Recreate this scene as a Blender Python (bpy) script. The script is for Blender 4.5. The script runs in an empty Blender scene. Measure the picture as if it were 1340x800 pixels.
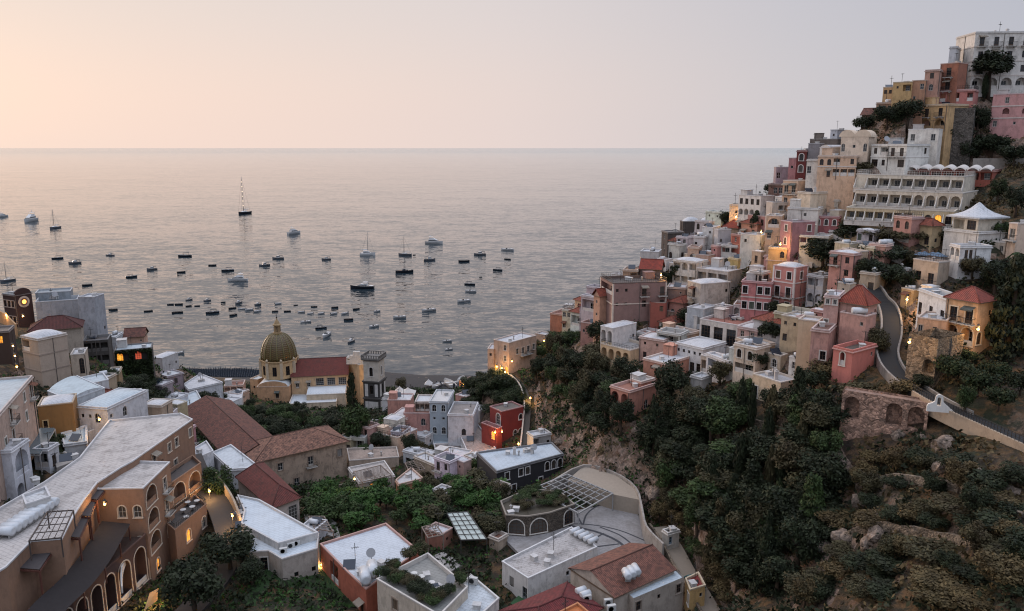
import bpy, bmesh, math, random
import numpy as np
from mathutils import Vector, Matrix
from mathutils.noise import noise as pnoise
R = math.radians
rnd = random.Random(7)
SC = bpy.context.scene
COL = SC.collection

# ------------------------------------------------------------------ camera
F, TH, CAMZ = 1017.0, R(11.5), 100.0            # photograph is 1340 x 800
CT, ST = math.cos(TH), math.sin(TH)
cam_d = bpy.data.cameras.new('camera'); cam = bpy.data.objects.new('camera', cam_d); COL.objects.link(cam)
cam.location = (0, 0, CAMZ); cam.rotation_euler = (R(90) - TH, 0, 0)
cam_d.sensor_width = 36; cam_d.lens = 36 * F / 1340; cam_d.clip_start = 1; cam_d.clip_end = 200000
SC.camera = cam

# ------------------------------------------------------------------ light
SUN_AZ, SUN_EL = R(-48), R(5)                   # the sun is coming up on the left, just out of frame
world = bpy.data.worlds.new('World'); SC.world = world; world.use_nodes = True
nt = world.node_tree; nt.nodes.clear()
def N(t, typ, **kw):
    n = t.nodes.new(typ)
    for k, v in kw.items(): setattr(n, k, v)
    return n
def lin(c):
    return tuple((x/255/12.92 if x/255 <= .04045 else ((x/255+.055)/1.055)**2.4) for x in c) + (1,)
def ramp(t, stops, interp='LINEAR'):
    n = t.nodes.new('ShaderNodeValToRGB'); cr = n.color_ramp; cr.interpolation = interp
    while len(cr.elements) < len(stops): cr.elements.new(.5)
    for e, (p, c) in zip(cr.elements, stops): e.position = p; e.color = c if len(c) == 4 else tuple(c) + (1,)
    return n
def math_n(t, op, a, b=None, c=None):
    n = N(t, 'ShaderNodeMath', operation=op)
    for i, x in enumerate((a, b, c)):
        if x is None: continue
        if isinstance(x, (int, float)): n.inputs[i].default_value = x
        else: t.links.new(x, n.inputs[i])
    return n.outputs[0]
def mixc(t, fac, a, b, mode='MIX'):
    n = N(t, 'ShaderNodeMix', data_type='RGBA', blend_type=mode)
    for i, x in ((0, fac), (6, a), (7, b)):
        if isinstance(x, (int, float, tuple)): n.inputs[i].default_value = x
        else: t.links.new(x, n.inputs[i])
    return n.outputs[2]
L = nt.links
tc = N(nt, 'ShaderNodeTexCoord')
nrm = N(nt, 'ShaderNodeVectorMath', operation='NORMALIZE'); L.new(tc.outputs['Generated'], nrm.inputs[0])
sep = N(nt, 'ShaderNodeSeparateXYZ'); L.new(nrm.outputs[0], sep.inputs[0])
dot = N(nt, 'ShaderNodeVectorMath', operation='DOT_PRODUCT'); L.new(nrm.outputs[0], dot.inputs[0])
dot.inputs[1].default_value = (math.sin(SUN_AZ), math.cos(SUN_AZ), 0)
glow = math_n(nt, 'MULTIPLY_ADD', dot.outputs['Value'], .5, .5)
# colour round the horizon: peach towards the sunrise, mauve grey away from it
hor = ramp(nt, [(0, lin((160, 168, 186))), (.45, lin((180, 184, 195))), (.58, lin((184, 185, 194))), (.695, lin((201, 196, 199))), (.835, lin((224, 208, 203))), (.95, lin((237, 214, 202))), (1, lin((243, 219, 203)))])
L.new(glow, hor.inputs[0])
upc = ramp(nt, [(0, lin((180, 190, 208))), (.58, lin((177, 180, 192))), (.695, lin((191, 190, 198))), (.835, lin((211, 204, 205))), (.983, lin((222, 211, 205))), (1, lin((225, 212, 205)))])
L.new(glow, upc.inputs[0])
elv = ramp(nt, [(0, (0, 0, 0)), (.04, (.10, .10, .10)), (.20, (.85, .85, .85)), (.4, (1, 1, 1))], 'EASE'); L.new(sep.outputs['Z'], elv.inputs[0])
grad = mixc(nt, elv.outputs[0], hor.outputs[0], upc.outputs[0])
zen = ramp(nt, [(.22, (1, 1, 1)), (.55, (1.7, 1.74, 1.8)), (.9, (2.7, 2.8, 2.95))]); L.new(sep.outputs['Z'], zen.inputs[0])
grad = mixc(nt, 1.0, grad, zen.outputs[0], 'MULTIPLY')
sky = N(nt, 'ShaderNodeTexSky', sky_type='NISHITA'); sky.sun_disc = False
sky.sun_elevation = SUN_EL; sky.sun_rotation = SUN_AZ; sky.altitude = 100; sky.air_density = 1.5; sky.dust_density = 3
bg1 = N(nt, 'ShaderNodeBackground'); L.new(grad, bg1.inputs[0]); bg1.inputs[1].default_value = .98
bg2 = N(nt, 'ShaderNodeBackground'); L.new(sky.outputs[0], bg2.inputs[0]); bg2.inputs[1].default_value = .006
add = N(nt, 'ShaderNodeAddShader'); L.new(bg1.outputs[0], add.inputs[0]); L.new(bg2.outputs[0], add.inputs[1])
wo = N(nt, 'ShaderNodeOutputWorld'); L.new(add.outputs[0], wo.inputs[0])
sd = bpy.data.lights.new('sun', 'SUN'); sd.energy = 1.6; sd.angle = R(20); sd.color = (1, .74, .56)
sun = bpy.data.objects.new('sun', sd); COL.objects.link(sun)
sun.rotation_euler = Vector((-math.sin(SUN_AZ)*math.cos(SUN_EL), -math.cos(SUN_AZ)*math.cos(SUN_EL), -math.sin(SUN_EL))).to_track_quat('-Z', 'Y').to_euler()
SC.view_settings.view_transform = 'Standard'; SC.view_settings.look = 'None'; SC.view_settings.exposure = .12; SC.view_settings.gamma = 1
SC.render.engine = 'CYCLES'; SC.cycles.use_denoising = True; SC.cycles.max_bounces = 5; SC.cycles.diffuse_bounces = 2
SC.cycles.pixel_filter_type = 'BLACKMAN_HARRIS'; SC.cycles.filter_width = 1.15; SC.cycles.transparent_max_bounces = 4; SC.cycles.caustics_reflective = False; SC.cycles.caustics_refractive = False

# ------------------------------------------------------------------ pixel <-> place
def ray(px, py):
    u, v = (px - 670)/F, (400 - py)/F
    ry, rz = CT + v*ST, -ST + v*CT
    return u/ry, rz/ry
def atY(px, py, Y):
    a, b = ray(px, py); return Vector((a*Y, Y, CAMZ + b*Y))
def atz(px, py, z):
    a, b = ray(px, py); Y = (z - CAMZ)/b; return Vector((a*Y, Y, z))
def proj(p):
    zc = p[1]*CT - (p[2]-CAMZ)*ST
    return 670 + F*p[0]/zc, 400 - F*(p[1]*ST + (p[2]-CAMZ)*CT)/zc
def zcam(p): return p[1]*CT - (p[2]-CAMZ)*ST
def reach(C, d, xt):                               # how far along d from C until it stands at pixel column xt
    zc = zcam(C); k = xt - 670
    return (k*zc - F*C[0])/(F*d[0] - k*d[1]*CT)

# ------------------------------------------------------------------ materials
MATS = {}
def newmat(name):
    m = bpy.data.materials.new(name); m.use_nodes = True
    t = m.node_tree; return m, t, t.nodes['Principled BSDF']
def objpos(t):
    return N(t, 'ShaderNodeNewGeometry').outputs['Position']
def noise_n(t, vec, scale, detail=4, rough=.6, sc=None):
    n = N(t, 'ShaderNodeTexNoise'); n.inputs['Scale'].default_value = scale; n.inputs['Detail'].default_value = detail; n.inputs['Roughness'].default_value = rough
    if sc:
        mp = N(t, 'ShaderNodeMapping'); mp.inputs['Scale'].default_value = sc; t.links.new(vec, mp.inputs[0]); vec = mp.outputs[0]
    t.links.new(vec, n.inputs['Vector']); return n.outputs['Fac']
def bump_n(t, b, h, strength, dist):
    n = N(t, 'ShaderNodeBump'); n.inputs['Strength'].default_value = strength; n.inputs['Distance'].default_value = dist
    t.links.new(h, n.inputs['Height']); t.links.new(n.outputs[0], b.inputs['Normal'])
def plaster(c, wear=.5, key='plaster', dirt=(70, 62, 55)):
    k = (key, c, wear)
    if k in MATS: return MATS[k]
    g_ = sum(c)/3; c = tuple(g_+(x-g_)*.78 for x in c)
    m, t, b = newmat('weathered_plaster'); p = objpos(t)
    blot = ramp(t, [(.42, (0, 0, 0)), (.72, (1, 1, 1))]); t.links.new(noise_n(t, p, .6, 6, .7), blot.inputs[0])
    strk = ramp(t, [(.50, (0, 0, 0)), (.74, (1, 1, 1))]); t.links.new(noise_n(t, p, 1.0, 4, .6, (1.7, 1.7, .16)), strk.inputs[0])
    fine = noise_n(t, p, 3.5, 3, .6)
    base = lin(c)
    f1 = math_n(t, 'MULTIPLY', blot.outputs[0], .5*wear); f2 = math_n(t, 'MULTIPLY', math_n(t, 'MULTIPLY', strk.outputs[0], ramp_out(t, noise_n(t, p, .35, 3, .6), .42, .62)), 1.0*min(1, wear)); pat = math_n(t, 'MULTIPLY', ramp_out(t, noise_n(t, p, .8, 7, .75, (1, 1, .7)), .50, .60), min(.95, .62*wear))
    c1 = mixc(t, f1, base, lin(tuple(min(255, x*1.16+12) for x in c)))
    c2 = mixc(t, f2, c1, lin(tuple(x*.55+d*.25 for x, d in zip(c, dirt))))
    c2 = mixc(t, pat, c2, lin(tuple(x*.70+d*.12 for x, d in zip(c, dirt))))
    c3 = mixc(t, math_n(t, 'MULTIPLY', fine, .3), c2, lin(tuple(x*.72 for x in c)))
    t.links.new(c3, b.inputs['Base Color']); b.inputs['Roughness'].default_value = .92
    bump_n(t, b, fine, .35, .06)
    MATS[k] = m; return m
def membrane(c, stain=.5):
    k = ('membrane', c, stain)
    if k in MATS: return MATS[k]
    c = tuple(x*.90 for x in c)
    m, t, b = newmat('roof_membrane'); p = objpos(t)
    s1 = ramp(t, [(.48, (0, 0, 0)), (.70, (1, 1, 1))]); t.links.new(noise_n(t, p, .32, 6, .7), s1.inputs[0])
    s2 = ramp(t, [(.56, (0, 0, 0)), (.66, (1, 1, 1))]); t.links.new(noise_n(t, p, .9, 6, .75), s2.inputs[0])
    c1 = mixc(t, math_n(t, 'MULTIPLY', s1.outputs[0], .8*min(1.2, stain+.2)), lin(c), lin(tuple(x*.68 for x in c)))
    c2 = mixc(t, math_n(t, 'MULTIPLY', s2.outputs[0], .75*stain), c1, lin((96, 84, 76)))
    br = N(t, 'ShaderNodeTexBrick'); mp = N(t, 'ShaderNodeMapping'); mp.inputs['Rotation'].default_value = (0, 0, .5); t.links.new(p, mp.inputs[0]); t.links.new(mp.outputs[0], br.inputs['Vector']); br.inputs['Scale'].default_value = .42; br.inputs['Mortar Size'].default_value = .022; br.inputs['Mortar Smooth'].default_value = .4
    c2 = mixc(t, math_n(t, 'MULTIPLY', br.outputs['Fac'], .22+.2*stain), c2, lin(tuple(x*.5 for x in c)))
    t.links.new(c2, b.inputs['Base Color']); b.inputs['Roughness'].default_value = .65
    bump_n(t, b, noise_n(t, p, 1.2, 3), .25, .08)
    MATS[k] = m; return m
def tiles(c, c2, key=''):
    k = ('tiles', c, c2)
    if k in MATS: return MATS[k]
    m, t, b = newmat('terracotta_tiles')
    uv = N(t, 'ShaderNodeUVMap').outputs[0]; p = objpos(t)
    sx = N(t, 'ShaderNodeSeparateXYZ'); t.links.new(uv, sx.inputs[0])
    ridge = math_n(t, 'ABSOLUTE', math_n(t, 'SINE', math_n(t, 'MULTIPLY', sx.outputs[0], math.pi/.30)))
    row = math_n(t, 'FRACT', math_n(t, 'MULTIPLY', sx.outputs[1], 1/.42))
    vor = N(t, 'ShaderNodeTexVoronoi'); vor.inputs['Scale'].default_value = 2.6; t.links.new(uv, vor.inputs['Vector'])
    vs = N(t, 'ShaderNodeSeparateColor'); t.links.new(vor.outputs['Color'], vs.inputs[0])
    col = mixc(t, vs.outputs[0], lin(c), lin(c2))
    lich = ramp(t, [(.5, (0, 0, 0)), (.72, (1, 1, 1))]); t.links.new(noise_n(t, p, .8, 6, .7), lich.inputs[0])
    col = mixc(t, math_n(t, 'MULTIPLY', lich.outputs[0], .5), col, lin((62, 50, 42)))
    col = mixc(t, math_n(t, 'MULTIPLY', math_n(t, 'SUBTRACT', 1, ridge), .55), col, lin(tuple(x*.38 for x in c)))
    t.links.new(col, b.inputs['Base Color']); b.inputs['Roughness'].default_value = .9
    bump_n(t, b, math_n(t, 'MULTIPLY_ADD', row, .35, ridge), .9, .09)
    MATS[k] = m; return m
def flat(name, c, rough=.6, metal=0, noise=.15, alpha=None):
    k = ('flat', name, c)
    if k in MATS: return MATS[k]
    m, t, b = newmat(name); p = objpos(t)
    t.links.new(mixc(t, math_n(t, 'MULTIPLY', noise_n(t, p, 2.0, 4), noise*2), lin(c), lin(tuple(x*.6 for x in c))), b.inputs['Base Color'])
    b.inputs['Roughness'].default_value = rough; b.inputs['Metallic'].default_value = metal
    MATS[k] = m; return m
def stone(c=(150, 130, 115), key='stone', sc=1.1):
    k = (key, c, sc)
    if k in MATS: return MATS[k]
    m, t, b = newmat('rubble_stone'); p = objpos(t)
    v = N(t, 'ShaderNodeTexVoronoi'); v.inputs['Scale'].default_value = sc*2.4; wv = N(t, 'ShaderNodeTexNoise'); wv.inputs['Scale'].default_value = 1.3; wv.inputs['Detail'].default_value = 4; t.links.new(p, wv.inputs['Vector']); wm = N(t, 'ShaderNodeVectorMath', operation='MULTIPLY_ADD'); t.links.new(wv.outputs['Color'], wm.inputs[0]); wm.inputs[1].default_value = (1.6, 1.6, 1.6); t.links.new(p, wm.inputs[2]); t.links.new(wm.outputs[0], v.inputs['Vector'])
    vs = N(t, 'ShaderNodeSeparateColor'); t.links.new(v.outputs['Color'], vs.inputs[0])
    n1 = noise_n(t, p, .5, 6, .7)
    col = mixc(t, vs.outputs[0], lin(tuple(x*.62 for x in c)), lin(c))
    col = mixc(t, math_n(t, 'MULTIPLY', ramp_out(t, n1, .5, .7), .7), col, lin((50, 46, 38)))
    col = mixc(t, math_n(t, 'MULTIPLY', ramp_out(t, v.outputs['Distance'], .5, .95), .55), col, lin((60, 52, 46)))
    t.links.new(col, b.inputs['Base Color']); b.inputs['Roughness'].default_value = .95
    bump_n(t, b, math_n(t, 'ADD', math_n(t, 'MULTIPLY', v.outputs['Distance'], -1), n1), .9, .25)
    MATS[k] = m; return m
def ramp_out(t, x, a, b_):
    r = ramp(t, [(a, (0, 0, 0)), (b_, (1, 1, 1))]); t.links.new(x, r.inputs[0]); return r.outputs[0]
def emit(name, c, s, tex=0):
    k = ('emit', name, c, s)
    if k in MATS: return MATS[k]
    m, t, b = newmat(name); b.inputs['Base Color'].default_value = lin(c); b.inputs['Emission Color'].default_value = lin(c); b.inputs['Emission Strength'].default_value = s
    if tex:
        p = objpos(t); nz = ramp_out(t, noise_n(t, p, tex, 4, .7), .38, .66)
        t.links.new(mixc(t, nz, lin(c), lin((c[0]*.55, c[1]*.28, c[2]*.2))), b.inputs['Emission Color'])
    MATS[k] = m; return m
def leafmat(name, c, c2, c3):
    m, t, b = newmat(name)
    g = N(t, 'ShaderNodeNewGeometry'); oi = N(t, 'ShaderNodeObjectInfo')
    col = mixc(t, g.outputs['Random Per Island'], lin(c), lin(c2))
    col = mixc(t, math_n(t, 'MULTIPLY', oi.outputs['Random'], .75), col, lin(c3))
    cl = ramp_out(t, noise_n(t, g.outputs['Position'], .55, 3, .6), .38, .68)
    col = mixc(t, math_n(t, 'MULTIPLY', cl, .45), col, lin(tuple(x*1.35+6 for x in c2)))
    t.links.new(col, b.inputs['Base Color']); b.inputs['Roughness'].default_value = .75
    b.inputs['Specular IOR Level'].default_value = .25
    return m
GLASS = flat('dark_window_glass', (26, 28, 32), .12, 0, .2)
GLASS2 = flat('curtained_glass', (84, 80, 76), .3, 0, .4)
GLASS3 = flat('grey_window_glass', (48, 50, 54), .15, 0, .3)
WHITEF = flat('white_painted_frame', (196, 190, 182), .6)
WOODF = flat('brown_wood_frame', (84, 62, 46), .7)
IRON = flat('dark_iron', (36, 34, 34), .6)
LIT = emit('lit_window_glass', (255, 176, 62), 1.1, .9)
LITRED = emit('lit_red_room', (230, 104, 72), .65, .7)
BULB = emit('lamp_bulb', (255, 190, 90), 26)
WHITE = plaster((214, 209, 205), .5)

# ------------------------------------------------------------------ objects
def link(o, parent=None):
    COL.objects.link(o)
    if parent is not None: o.parent = parent
    return o
def obj(name, me, parent=None, loc=(0, 0, 0), rz=0):
    o = bpy.data.objects.new(name, me); o.location = loc; o.rotation_euler = (0, 0, rz); return link(o, parent)
LABELS = {}
def tag(o, label, cat, group=None, kind=None):
    if label: o['label'] = label
    if cat: o['category'] = cat
    if group: o['group'] = group
    if kind: o['kind'] = kind
    if label: LABELS.setdefault(label, []).append(o.name)
    return o
def thing(name, label, cat, loc=(0, 0, 0), rz=0, group=None):
    o = bpy.data.objects.new(name, None); o.empty_display_size = .5; o.location = loc; o.rotation_euler = (0, 0, rz); COL.objects.link(o)
    return tag(o, label, cat, group)
def mesh(name, bm, mats, smooth=False):
    me = bpy.data.meshes.new(name)
    for m in (mats if isinstance(mats, (list, tuple)) else [mats]): me.materials.append(m)
    bm.to_mesh(me); bm.free()
    if smooth:
        for p in me.polygons: p.use_smooth = True
    return me
def box(bm, x0, x1, y0, y1, z0, z1, mi=0):
    v = [bm.verts.new((x, y, z)) for z in (z0, z1) for x, y in ((x0, y0), (x1, y0), (x1, y1), (x0, y1))]
    for q in ((3, 2, 1, 0), (4, 5, 6, 7), (0, 1, 5, 4), (1, 2, 6, 5), (2, 3, 7, 6), (3, 0, 4, 7)):
        bm.faces.new([v[i] for i in q]).material_index = mi
def beam(bm, a, b, w, h=None, mi=0):
    a, b = Vector(a), Vector(b); h = h or w; d = (b-a)
    if d.length < 1e-4: return
    d.normalize(); s = d.cross(Vector((0, 0, 1)))
    if s.length < .01: s = Vector((1, 0, 0))
    s.normalize(); u = s.cross(d); s *= w/2; u *= h/2
    v = [bm.verts.new(p+q) for p in (a, b) for q in (-s-u, s-u, s+u, -s+u)]
    for q in ((3, 2, 1, 0), (4, 5, 6, 7), (0, 1, 5, 4), (1, 2, 6, 5), (2, 3, 7, 6), (3, 0, 4, 7)):
        bm.faces.new([v[i] for i in q]).material_index = mi
def tube(bm, pts, rad, seg=6, mi=0, cap=True):
    rings = []; pts = [Vector(p) for p in pts]
    rs = rad if isinstance(rad, (list, tuple)) else [rad]*len(pts)
    for i, p in enumerate(pts):
        d = (pts[min(i+1, len(pts)-1)] - pts[max(i-1, 0)]).normalized(); s = d.cross(Vector((0, 0, 1)))
        if s.length < .05: s = d.cross(Vector((1, 0, 0)))
        s.normalize(); u = s.cross(d)
        rings.append([bm.verts.new(p + (s*math.cos(2*math.pi*k/seg) + u*math.sin(2*math.pi*k/seg))*rs[i]) for k in range(seg)])
    for r0, r1 in zip(rings, rings[1:]):
        for k in range(seg):
            f = bm.faces.new((r0[k], r0[(k+1) % seg], r1[(k+1) % seg], r1[k])); f.material_index = mi; f.smooth = True
    if cap:
        bm.faces.new(rings[0][::-1]).material_index = mi; bm.faces.new(rings[-1]).material_index = mi
def lathe(bm, prof, seg=24, c=(0, 0, 0), mi=0, smooth=True, rot=0):
    rings = []
    for r, z in prof:
        rings.append([bm.verts.new((c[0]+r*math.cos(rot+2*math.pi*k/seg), c[1]+r*math.sin(rot+2*math.pi*k/seg), c[2]+z)) for k in range(seg)])
    for r0, r1 in zip(rings, rings[1:]):
        for k in range(seg):
            f = bm.faces.new((r0[k], r0[(k+1) % seg], r1[(k+1) % seg], r1[k])); f.material_index = mi; f.smooth = smooth
    if prof[-1][0] > .01: bm.faces.new(rings[-1]).material_index = mi
    if prof[0][0] > .01: bm.faces.new(rings[0][::-1]).material_index = mi
def poly_area(f): return sum(f[i][0]*f[(i+1) % len(f)][1] - f[(i+1) % len(f)][0]*f[i][1] for i in range(len(f)))/2
def inset(f, d):
    n = len(f); out = []
    for i in range(n):
        a, b, c = Vector(f[i-1]), Vector(f[i]), Vector(f[(i+1) % n])
        e1, e2 = (b-a).normalized(), (c-b).normalized()
        n1, n2 = Vector((-e1.y, e1.x)), Vector((-e2.y, e2.x))
        m = n1+n2; k = max(.35, 1 + n1.dot(n2)); out.append(tuple(b + m*(d/k)))
    return out
def in_poly(x, y, f):
    c = False; n = len(f); j = n-1
    for i in range(n):
        if (f[i][1] > y) != (f[j][1] > y) and x < (f[j][0]-f[i][0])*(y-f[i][1])/(f[j][1]-f[i][1])+f[i][0]: c = not c
        j = i
    return c
def prism(bm, f, z0, z1, mi=0, bottom=False):
    lo = [bm.verts.new((x, y, z0)) for x, y in f]; hi = [bm.verts.new((x, y, z1)) for x, y in f]; n = len(f)
    for i in range(n): bm.faces.new((lo[i], lo[(i+1) % n], hi[(i+1) % n], hi[i])).material_index = mi
    bm.faces.new(hi).material_index = mi
    if bottom: bm.faces.new(lo[::-1]).material_index = mi
# ------------------------------------------------------------------ walls with real openings
def arc_pts(x0, x1, z1, r_h, n=8):                 # arch from left spring to right spring
    xc, rx = (x0+x1)/2, (x1-x0)/2
    return [(xc - rx*math.cos(math.pi*i/n), z1 - r_h + r_h*math.sin(math.pi*i/n)) for i in range(n+1)]
def wall_face(bm, p0, p1, z0, z1, ops):
    p0, p1 = Vector((p0[0], p0[1], 0)), Vector((p1[0], p1[1], 0)); Ln = (p1-p0).length
    u = (p1-p0)/Ln; n = Vector((u.y, -u.x, 0))
    def P(a, v, d=0): return bm.verts.new(p0 + u*a - n*d + Vector((0, 0, v)))
    xs = sorted({0, Ln} | {o[0] for o in ops} | {o[1] for o in ops}); zs = sorted({z0, z1} | {o[2] for o in ops} | {o[3] for o in ops})
    for za, zb in zip(zs, zs[1:]):
        run = None
        for xa, xb in list(zip(xs, xs[1:])) + [(None, None)]:
            hole = xa is None or any(o[0]-1e-5 <= xa and xb <= o[1]+1e-5 and o[2]-1e-5 <= za and zb <= o[3]+1e-5 for o in ops)
            if hole:
                if run: bm.faces.new([P(run[0], za), P(run[1], za), P(run[1], zb), P(run[0], zb)])
                run = None
            else: run = (run[0], xb) if run else (xa, xb)
    for x0, x1, a, b, arch, dp in ops:
        if arch:
            rh = min((x1-x0)/2, (b-a)*.6) if arch == 1 else arch
            pts = arc_pts(x0, x1, b, rh); m = len(pts)//2
            bm.faces.new([P(x0, b)] + [P(*q) for q in pts[:m+1]] ) if False else None
            left = [P(*q) for q in pts[:m+1]]; bm.faces.new(left + [P(x0, b)])
            right = [P(*q) for q in pts[m:]]; bm.faces.new(right + [P(x1, b)])
            outline = [(x0, a)] + pts + [(x1, a)]
        else: outline = [(x0, a), (x0, b), (x1, b), (x1, a)]
        k = len(outline)
        for i in range(k):
            q, r = outline[i], outline[(i+1) % k]
            bm.faces.new([P(*q), P(*r), P(r[0], r[1], dp), P(q[0], q[1], dp)])
        if dp > .6: bm.faces.new([P(q[0], q[1], dp) for q in outline[::-1]])
WMESH = {}
def window_mesh(kind, w, h, arch, fmat, gmat):
    k = (kind, w, h, arch, fmat.name, gmat.name)
    if k in WMESH: return WMESH[k]
    bm = bmesh.new(); x = w/2; fw = .07 if w < 1.6 else .10
    if arch:
        rh = min(x, h*.6); pts = [(-x, 0)] + arc_pts(-x, x, h, rh) + [(x, 0)]
    else: rh = 0; pts = [(-x, 0), (-x, h), (x, h), (x, 0)]
    f = bm.faces.new([bm.verts.new((a, .0, b)) for a, b in pts[::-1]]); f.material_index = 1
    if kind == 'b':                                # closed louvred shutters
        for s in (-1, 1):
            for i in range(int(h/.16)): box(bm, min(s*.02, s*(x-.03)), max(s*.02, s*(x-.03)), -.07, -.02, i*.16+.01, i*.16+.14)
    else:
        box(bm, -x, -x+fw, -.06, .02, 0, h-rh); box(bm, x-fw, x, -.06, .02, 0, h-rh); box(bm, -x+fw, x-fw, -.06, .02, 0, fw)
        if arch:
            ap = arc_pts(-x+fw/2, x-fw/2, h-fw/2, rh-fw/2)
            for a, b in zip(ap, ap[1:]): beam(bm, (a[0], -.02, a[1]), (b[0], -.02, b[1]), .08, fw)
        else: box(bm, -x+fw, x-fw, -.06, .02, h-fw, h)
        nv = max(1, round(w/1.0)) if kind in 'gAZW' else 1
        nh = max(1, round(h/.9)) if kind in 'gAZW' else (1 if h > 1.2 else 0)
        if kind not in 'so':
            for i in range(1, nv+1): xx = -x + w*i/(nv+1); box(bm, xx-.025, xx+.025, -.05, .01, fw, h-fw-(rh*.12 if arch else 0))
            for i in range(1, nh+1): zz = h*i/(nh+1)*(.93 if arch else 1); box(bm, -x+fw, x-fw, -.045, .01, zz-.02, zz+.02)
        if kind in 'dD': box(bm, -x+fw, x-fw, -.055, -.01, fw, h*.22)
    me = mesh('window', bm, [fmat, gmat]); WMESH[k] = me; return me
SMESH = {}
def surround_mesh(w, h, arch, mat):
    k = (w, h, arch, mat.name)
    if k in SMESH: return SMESH[k]
    bm = bmesh.new(); x = w/2; t = .17; rh = min(x, h*.6) if arch else 0
    box(bm, -x-t, -x, -.24, -.14, 0, h-rh); box(bm, x, x+t, -.24, -.14, 0, h-rh); box(bm, -x-t-.06, x+t+.06, -.32, -.14, -.14, 0)
    if arch:
        ap = arc_pts(-x-t/2, x+t/2, h+t/2, rh+t/2)
        for a, b in zip(ap, ap[1:]): beam(bm, (a[0], -.19, a[1]), (b[0], -.19, b[1]), .10, t)
    else: box(bm, -x-t, x+t, -.26, -.14, h, h+t)
    me = mesh('surround', bm, mat); SMESH[k] = me; return me
BMESH = {}
def balcony_meshes(w, mat):
    k = (w, mat.name)
    if k in BMESH: return BMESH[k]
    bm = bmesh.new(); box(bm, -w/2, w/2, -1.15, -.17, -.18, -.04)
    for s in (-1, 1): box(bm, s*w*.32-.1, s*w*.32+.1, -.7, -.17, -.5, -.18)
    slab = mesh('balcony', bm, mat); bm = bmesh.new()
    for z in (.1, .95): box(bm, -w/2, w/2, -1.13, -1.08, z, z+.05); [box(bm, s-.025, s+.025, -1.08, -.2, z, z+.05) for s in (-w/2+.025, w/2-.025)]
    n = int(w/.22)
    for i in range(n+1): xx = -w/2+.02+(w-.04)*i/n; box(bm, xx-.018, xx+.018, -1.12, -1.09, -.04, .95)
    BMESH[k] = (slab, mesh('railing', bm, IRON)); return BMESH[k]
def rd(x): return max(.3, round(x*10)/10)
def parse(spec, Ln, zt, zv):
    """rows of openings -> [(type, a0, a1, v0, v1, arch, depth)]"""
    out = []
    if not spec: return out
    rows = spec.split('/'); rh = (zt-zv)/len(rows)
    for i, row in enumerate(rows):
        base = zt - (i+1)*rh; n = max(1, len(row)); cw = Ln/n
        for j, ch in enumerate(row):
            if ch in '. ': continue
            if ch == 'r' and rh > 2.7 and cw > 2 and rnd.random() < .2: ch = 'D'
            s = min(1, rh/3.3); cx = (j+.5)*cw
            dims = {'r': (1.1, 1.7, .95), 's': (.7, .8, 1.5), 'a': (1.2, 2.0, .6), 'd': (1.1, 2.25, .12), 'D': (1.2, 2.3, .25), 'y': (1.2, 1.7, .9), 'Y': (1.3, 2.2, .5), 'b': (1.1, 1.7, .95), 'o': (1.5, 1.5, 1)}
            arch, dp = 0, .2
            if ch in dims:
                w, h, sill = (q*s for q in dims[ch]); arch = 1 if ch in 'aYo' else 0
                w = min(w, cw*.72)
            elif ch == 'L': w, h, sill, arch, dp = cw*.74, rh*.80, rh*.08, 1, 1.5
            elif ch == 'l': w, h, sill, dp = cw*.86, rh*.68, rh*.16, 1.5
            elif ch == 'g': w, h, sill = cw*.70, rh*.66, rh*.17
            elif ch in 'AZW': w, h, sill, arch = cw*.72, rh*.74, rh*.12, 1
            w, h = rd(w), rd(h)
            if w > cw - .12: w = cw-.12
            v0 = base + sill
            if v0 + h > base + rh - .08: v0 = max(base+.04, base+rh-.08-h)
            if v0 + h > zt - .15: h = max(.3, zt-.15-v0)
            out.append((ch, cx-w/2, cx+w/2, v0, v0+h, arch, dp))
    return out
def tri_uv(bm, uvl, f, e, s, o):
    for l in f.loops: q = l.vert.co - o; l[uvl].uv = (q.dot(e), q.dot(s))
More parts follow.
